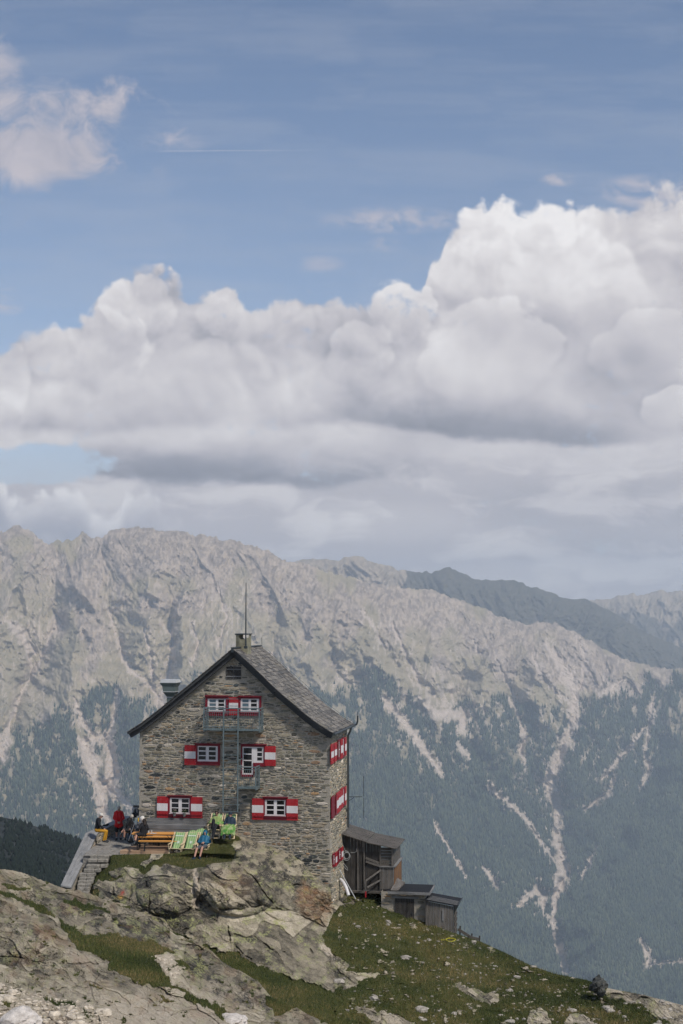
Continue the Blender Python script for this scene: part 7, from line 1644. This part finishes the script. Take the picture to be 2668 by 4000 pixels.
# lime blankets over two of them
def blanket(ch, prof, w, label):
    V = []; Fc = []; rg = np.random.RandomState(len(label)); n = 13
    for i, (y, z) in enumerate(prof):
        for k in range(n):
            x = -w + 2 * w * k / (n - 1); V.append((x, y + .01 * rg.randn(), z - .55 * max(0, abs(x) - .17) ** 1.0 + .012 * rg.randn()))
    for i in range(len(prof) - 1):
        for k in range(n - 1): a_ = i * n + k; Fc.append((a_, a_ + 1, a_ + n + 1, a_ + n))
    o = np_mesh('blanket', V, Fc, LIME2, None, smooth=True); o.location = ch.location; o.rotation_euler = ch.rotation_euler; o.modifiers.new('thick', 'SOLIDIFY').thickness = .014; o.modifiers.new('sub', 'SUBSURF').render_levels = 1
    return tag(o, label, 'blanket')
def blanket_mat():
    m, t, b = new_mat('checked_blanket'); v = voro(t, objco(t), 7.0, out='Color'); n = noise(t, objco(t), 6, 3)
    link(t, ramp(t, n, [(0.4, (0.06, 0.20, 0.04)), (0.5, (0.15, 0.24, 0.07)), (0.6, (0.27, 0.34, 0.16))]), b.inputs['Base Color']); b.inputs['Roughness'].default_value = .95; return m
LIME2 = blanket_mat()
blanket(ch5, [(.04, .62), (-.10, .62), (-.25, .62), (-.40, .62), (-.52, .58), (-.62, .42), (-.68, .24)], .34, 'lime green blanket over the knees of the hiker in the dark cap')
blanket(ch4, [(.16, .80), (.06, .70), (-.06, .64), (-.16, .60)], .36, 'lime green blanket on the lap of the hiker with sunglasses')
# rucksack, walking frame of a folding chair, bits and pieces
rk = empty('rucksack', J3(945, 1085, 68.2), 0, 'dark rucksack standing on the terrace under the short bench', 'rucksack'); m = MB(); m.box((0, 0, .19), (.30, .22, .38), bev=.07); m.build('bag', CLN, rk, smooth=True); m = MB(); m.box((.0, -.13, .14), (.2, .07, .18), bev=.03); m.build('pocket', CLB, rk, smooth=True); m = MB(); m.tube([(-.06, 0, .38), (0, 0, .43), (.06, 0, .38)], .012, 6); m.build('strap', CLB, rk)
fc_ = empty('folding_chair', J3(975, 1050, 68.0), 0, 'folding chair with a thin metal frame and black canvas beside the bent hiker', 'chair')
o0 = fc_.location
def fr(x, y, Yd): return J3(x, y, Yd) - o0
ALU = paint('bare_metal', (0.4, 0.4, 0.41), .35, .1, 5, .6)
for dy in (0, .42):
    m = MB(); m.tube([fr(905, 1045, 68.0 + dy), fr(1012, 742, 68.0 + dy), fr(1120, 738, 68.0 + dy)], .012, 6); m.tube([fr(1000, 1050, 68.0 + dy), fr(935, 830, 68.0 + dy)], .012, 6); m.build('frame', ALU, fc_)
m = MB(); a0, a1 = fr(1000, 790, 68.0), fr(930, 960, 68.0); m.add([a0, a1, a1 + V_((0, .42, 0)), a0 + V_((0, .42, 0)), a0 + V_((.02, 0, 0)), a1 + V_((.02, 0, 0)), a1 + V_((.02, .42, 0)), a0 + V_((.02, .42, 0))], [(0, 1, 2, 3), (7, 6, 5, 4), (0, 4, 5, 1), (1, 5, 6, 2), (2, 6, 7, 3), (3, 7, 4, 0)]); m.build('canvas', CLB, fc_)
# clothes rail at the corner of the hut, with clothes drying
cr = empty('clothes_rail', J3(1040, 640, 74.0), 0, 'small rail with clothes hanging behind the left corner of the hut', 'rail'); o0 = cr.location
m = MB(); m.bar(J3(988, 450, 74.0) - o0, J3(1110, 450, 74.0) - o0, .08, .12); m.bar(J3(1000, 452, 74.0) - o0, J3(1000, 700, 74.0) - o0, .06); m.build('frame', OLDW, cr)
for (x, y0, y1, w_, mt, nm, lb) in ((1012, 468, 560, .14, CAPW, 'towel', 'white towel hanging on the small rail at the hut corner'), (1006, 500, 640, .10, CLB, 'jacket', 'black jacket hanging on the small rail at the hut corner'), (1060, 480, 610, .16, CLG, 'trousers', 'grey trousers hanging on the small rail at the hut corner')):
    pz = J3(x, y0, 73.9); L = (y1 - y0) * .22321 / 5560 * 73.9; V = []; Fc = []
    for i in range(6):
        for k in range(7): V.append((-w_ + 2 * w_ * k / 6 * (1 + .1 * i / 5), .03 * math.sin(k * 1.9 + i * .4), -L * i / 5))
    for i in range(5):
        for k in range(6): a_ = i * 7 + k; Fc.append((a_, a_ + 1, a_ + 8, a_ + 7))
    o = np_mesh(nm, V, Fc, mt, smooth=True, loc=pz); o.modifiers.new('thick', 'SOLIDIFY').thickness = .02; tag(o, lb, 'clothing')
m = MB(); m.lathe((0, 0, 0), [(.028, 0), (.036, .10), (.038, .17), (.03, .172)], 10); bg_ = m.build('beer_glass', paint('beer', (.5, .32, .04), .2), loc=J3(1075, 712, 68.0), smooth=True); tag(bg_, 'tall glass of beer held near the white hooded hiker', 'glass')
m = MB(); m.box((0, 0, .03), (.26, .16, .05), bev=.02); m.box((.1, .05, .07), (.16, .12, .05), bev=.02); wl = PZ(*Z3(500, 800), CT); tag(m.build('gloves', CLB, loc=(wl.x, wl.y, CT + .03), smooth=True), 'black gloves lying on the terrace wall beside the hiker in mustard trousers', 'gloves')
m = MB(); m.box((0, 0, .02), (.16, .12, .03), bev=.01); tag(m.build('map', PAPER, loc=(wl.x - .25, wl.y - .25, CT + .03)), 'folded white map on the terrace wall beside the black gloves', 'map')

# ------------------------------------------------------------------ haze
HZ0, HZ1 = -1251.0, 440.0
hz = MB(); hz.box((0, 5600, (HZ0 + HZ1) / 2), (14010, 12500, HZ1 - HZ0))
hm = bpy.data.materials.new('haze'); hm.use_nodes = True; t = hm.node_tree; t.nodes.clear()
pv = t.nodes.new('ShaderNodeVolumePrincipled'); o_ = t.nodes.new('ShaderNodeOutputMaterial'); t.links.new(pv.outputs[0], o_.inputs['Volume'])
pv.inputs['Color'].default_value = (0.75, 0.86, 1.0, 1); pv.inputs['Density'].default_value = 0.000102; pv.inputs['Anisotropy'].default_value = 0.2
tag(hz.build('haze', hm), 'pale blue mountain air filling the valley', 'haze', kind='stuff')
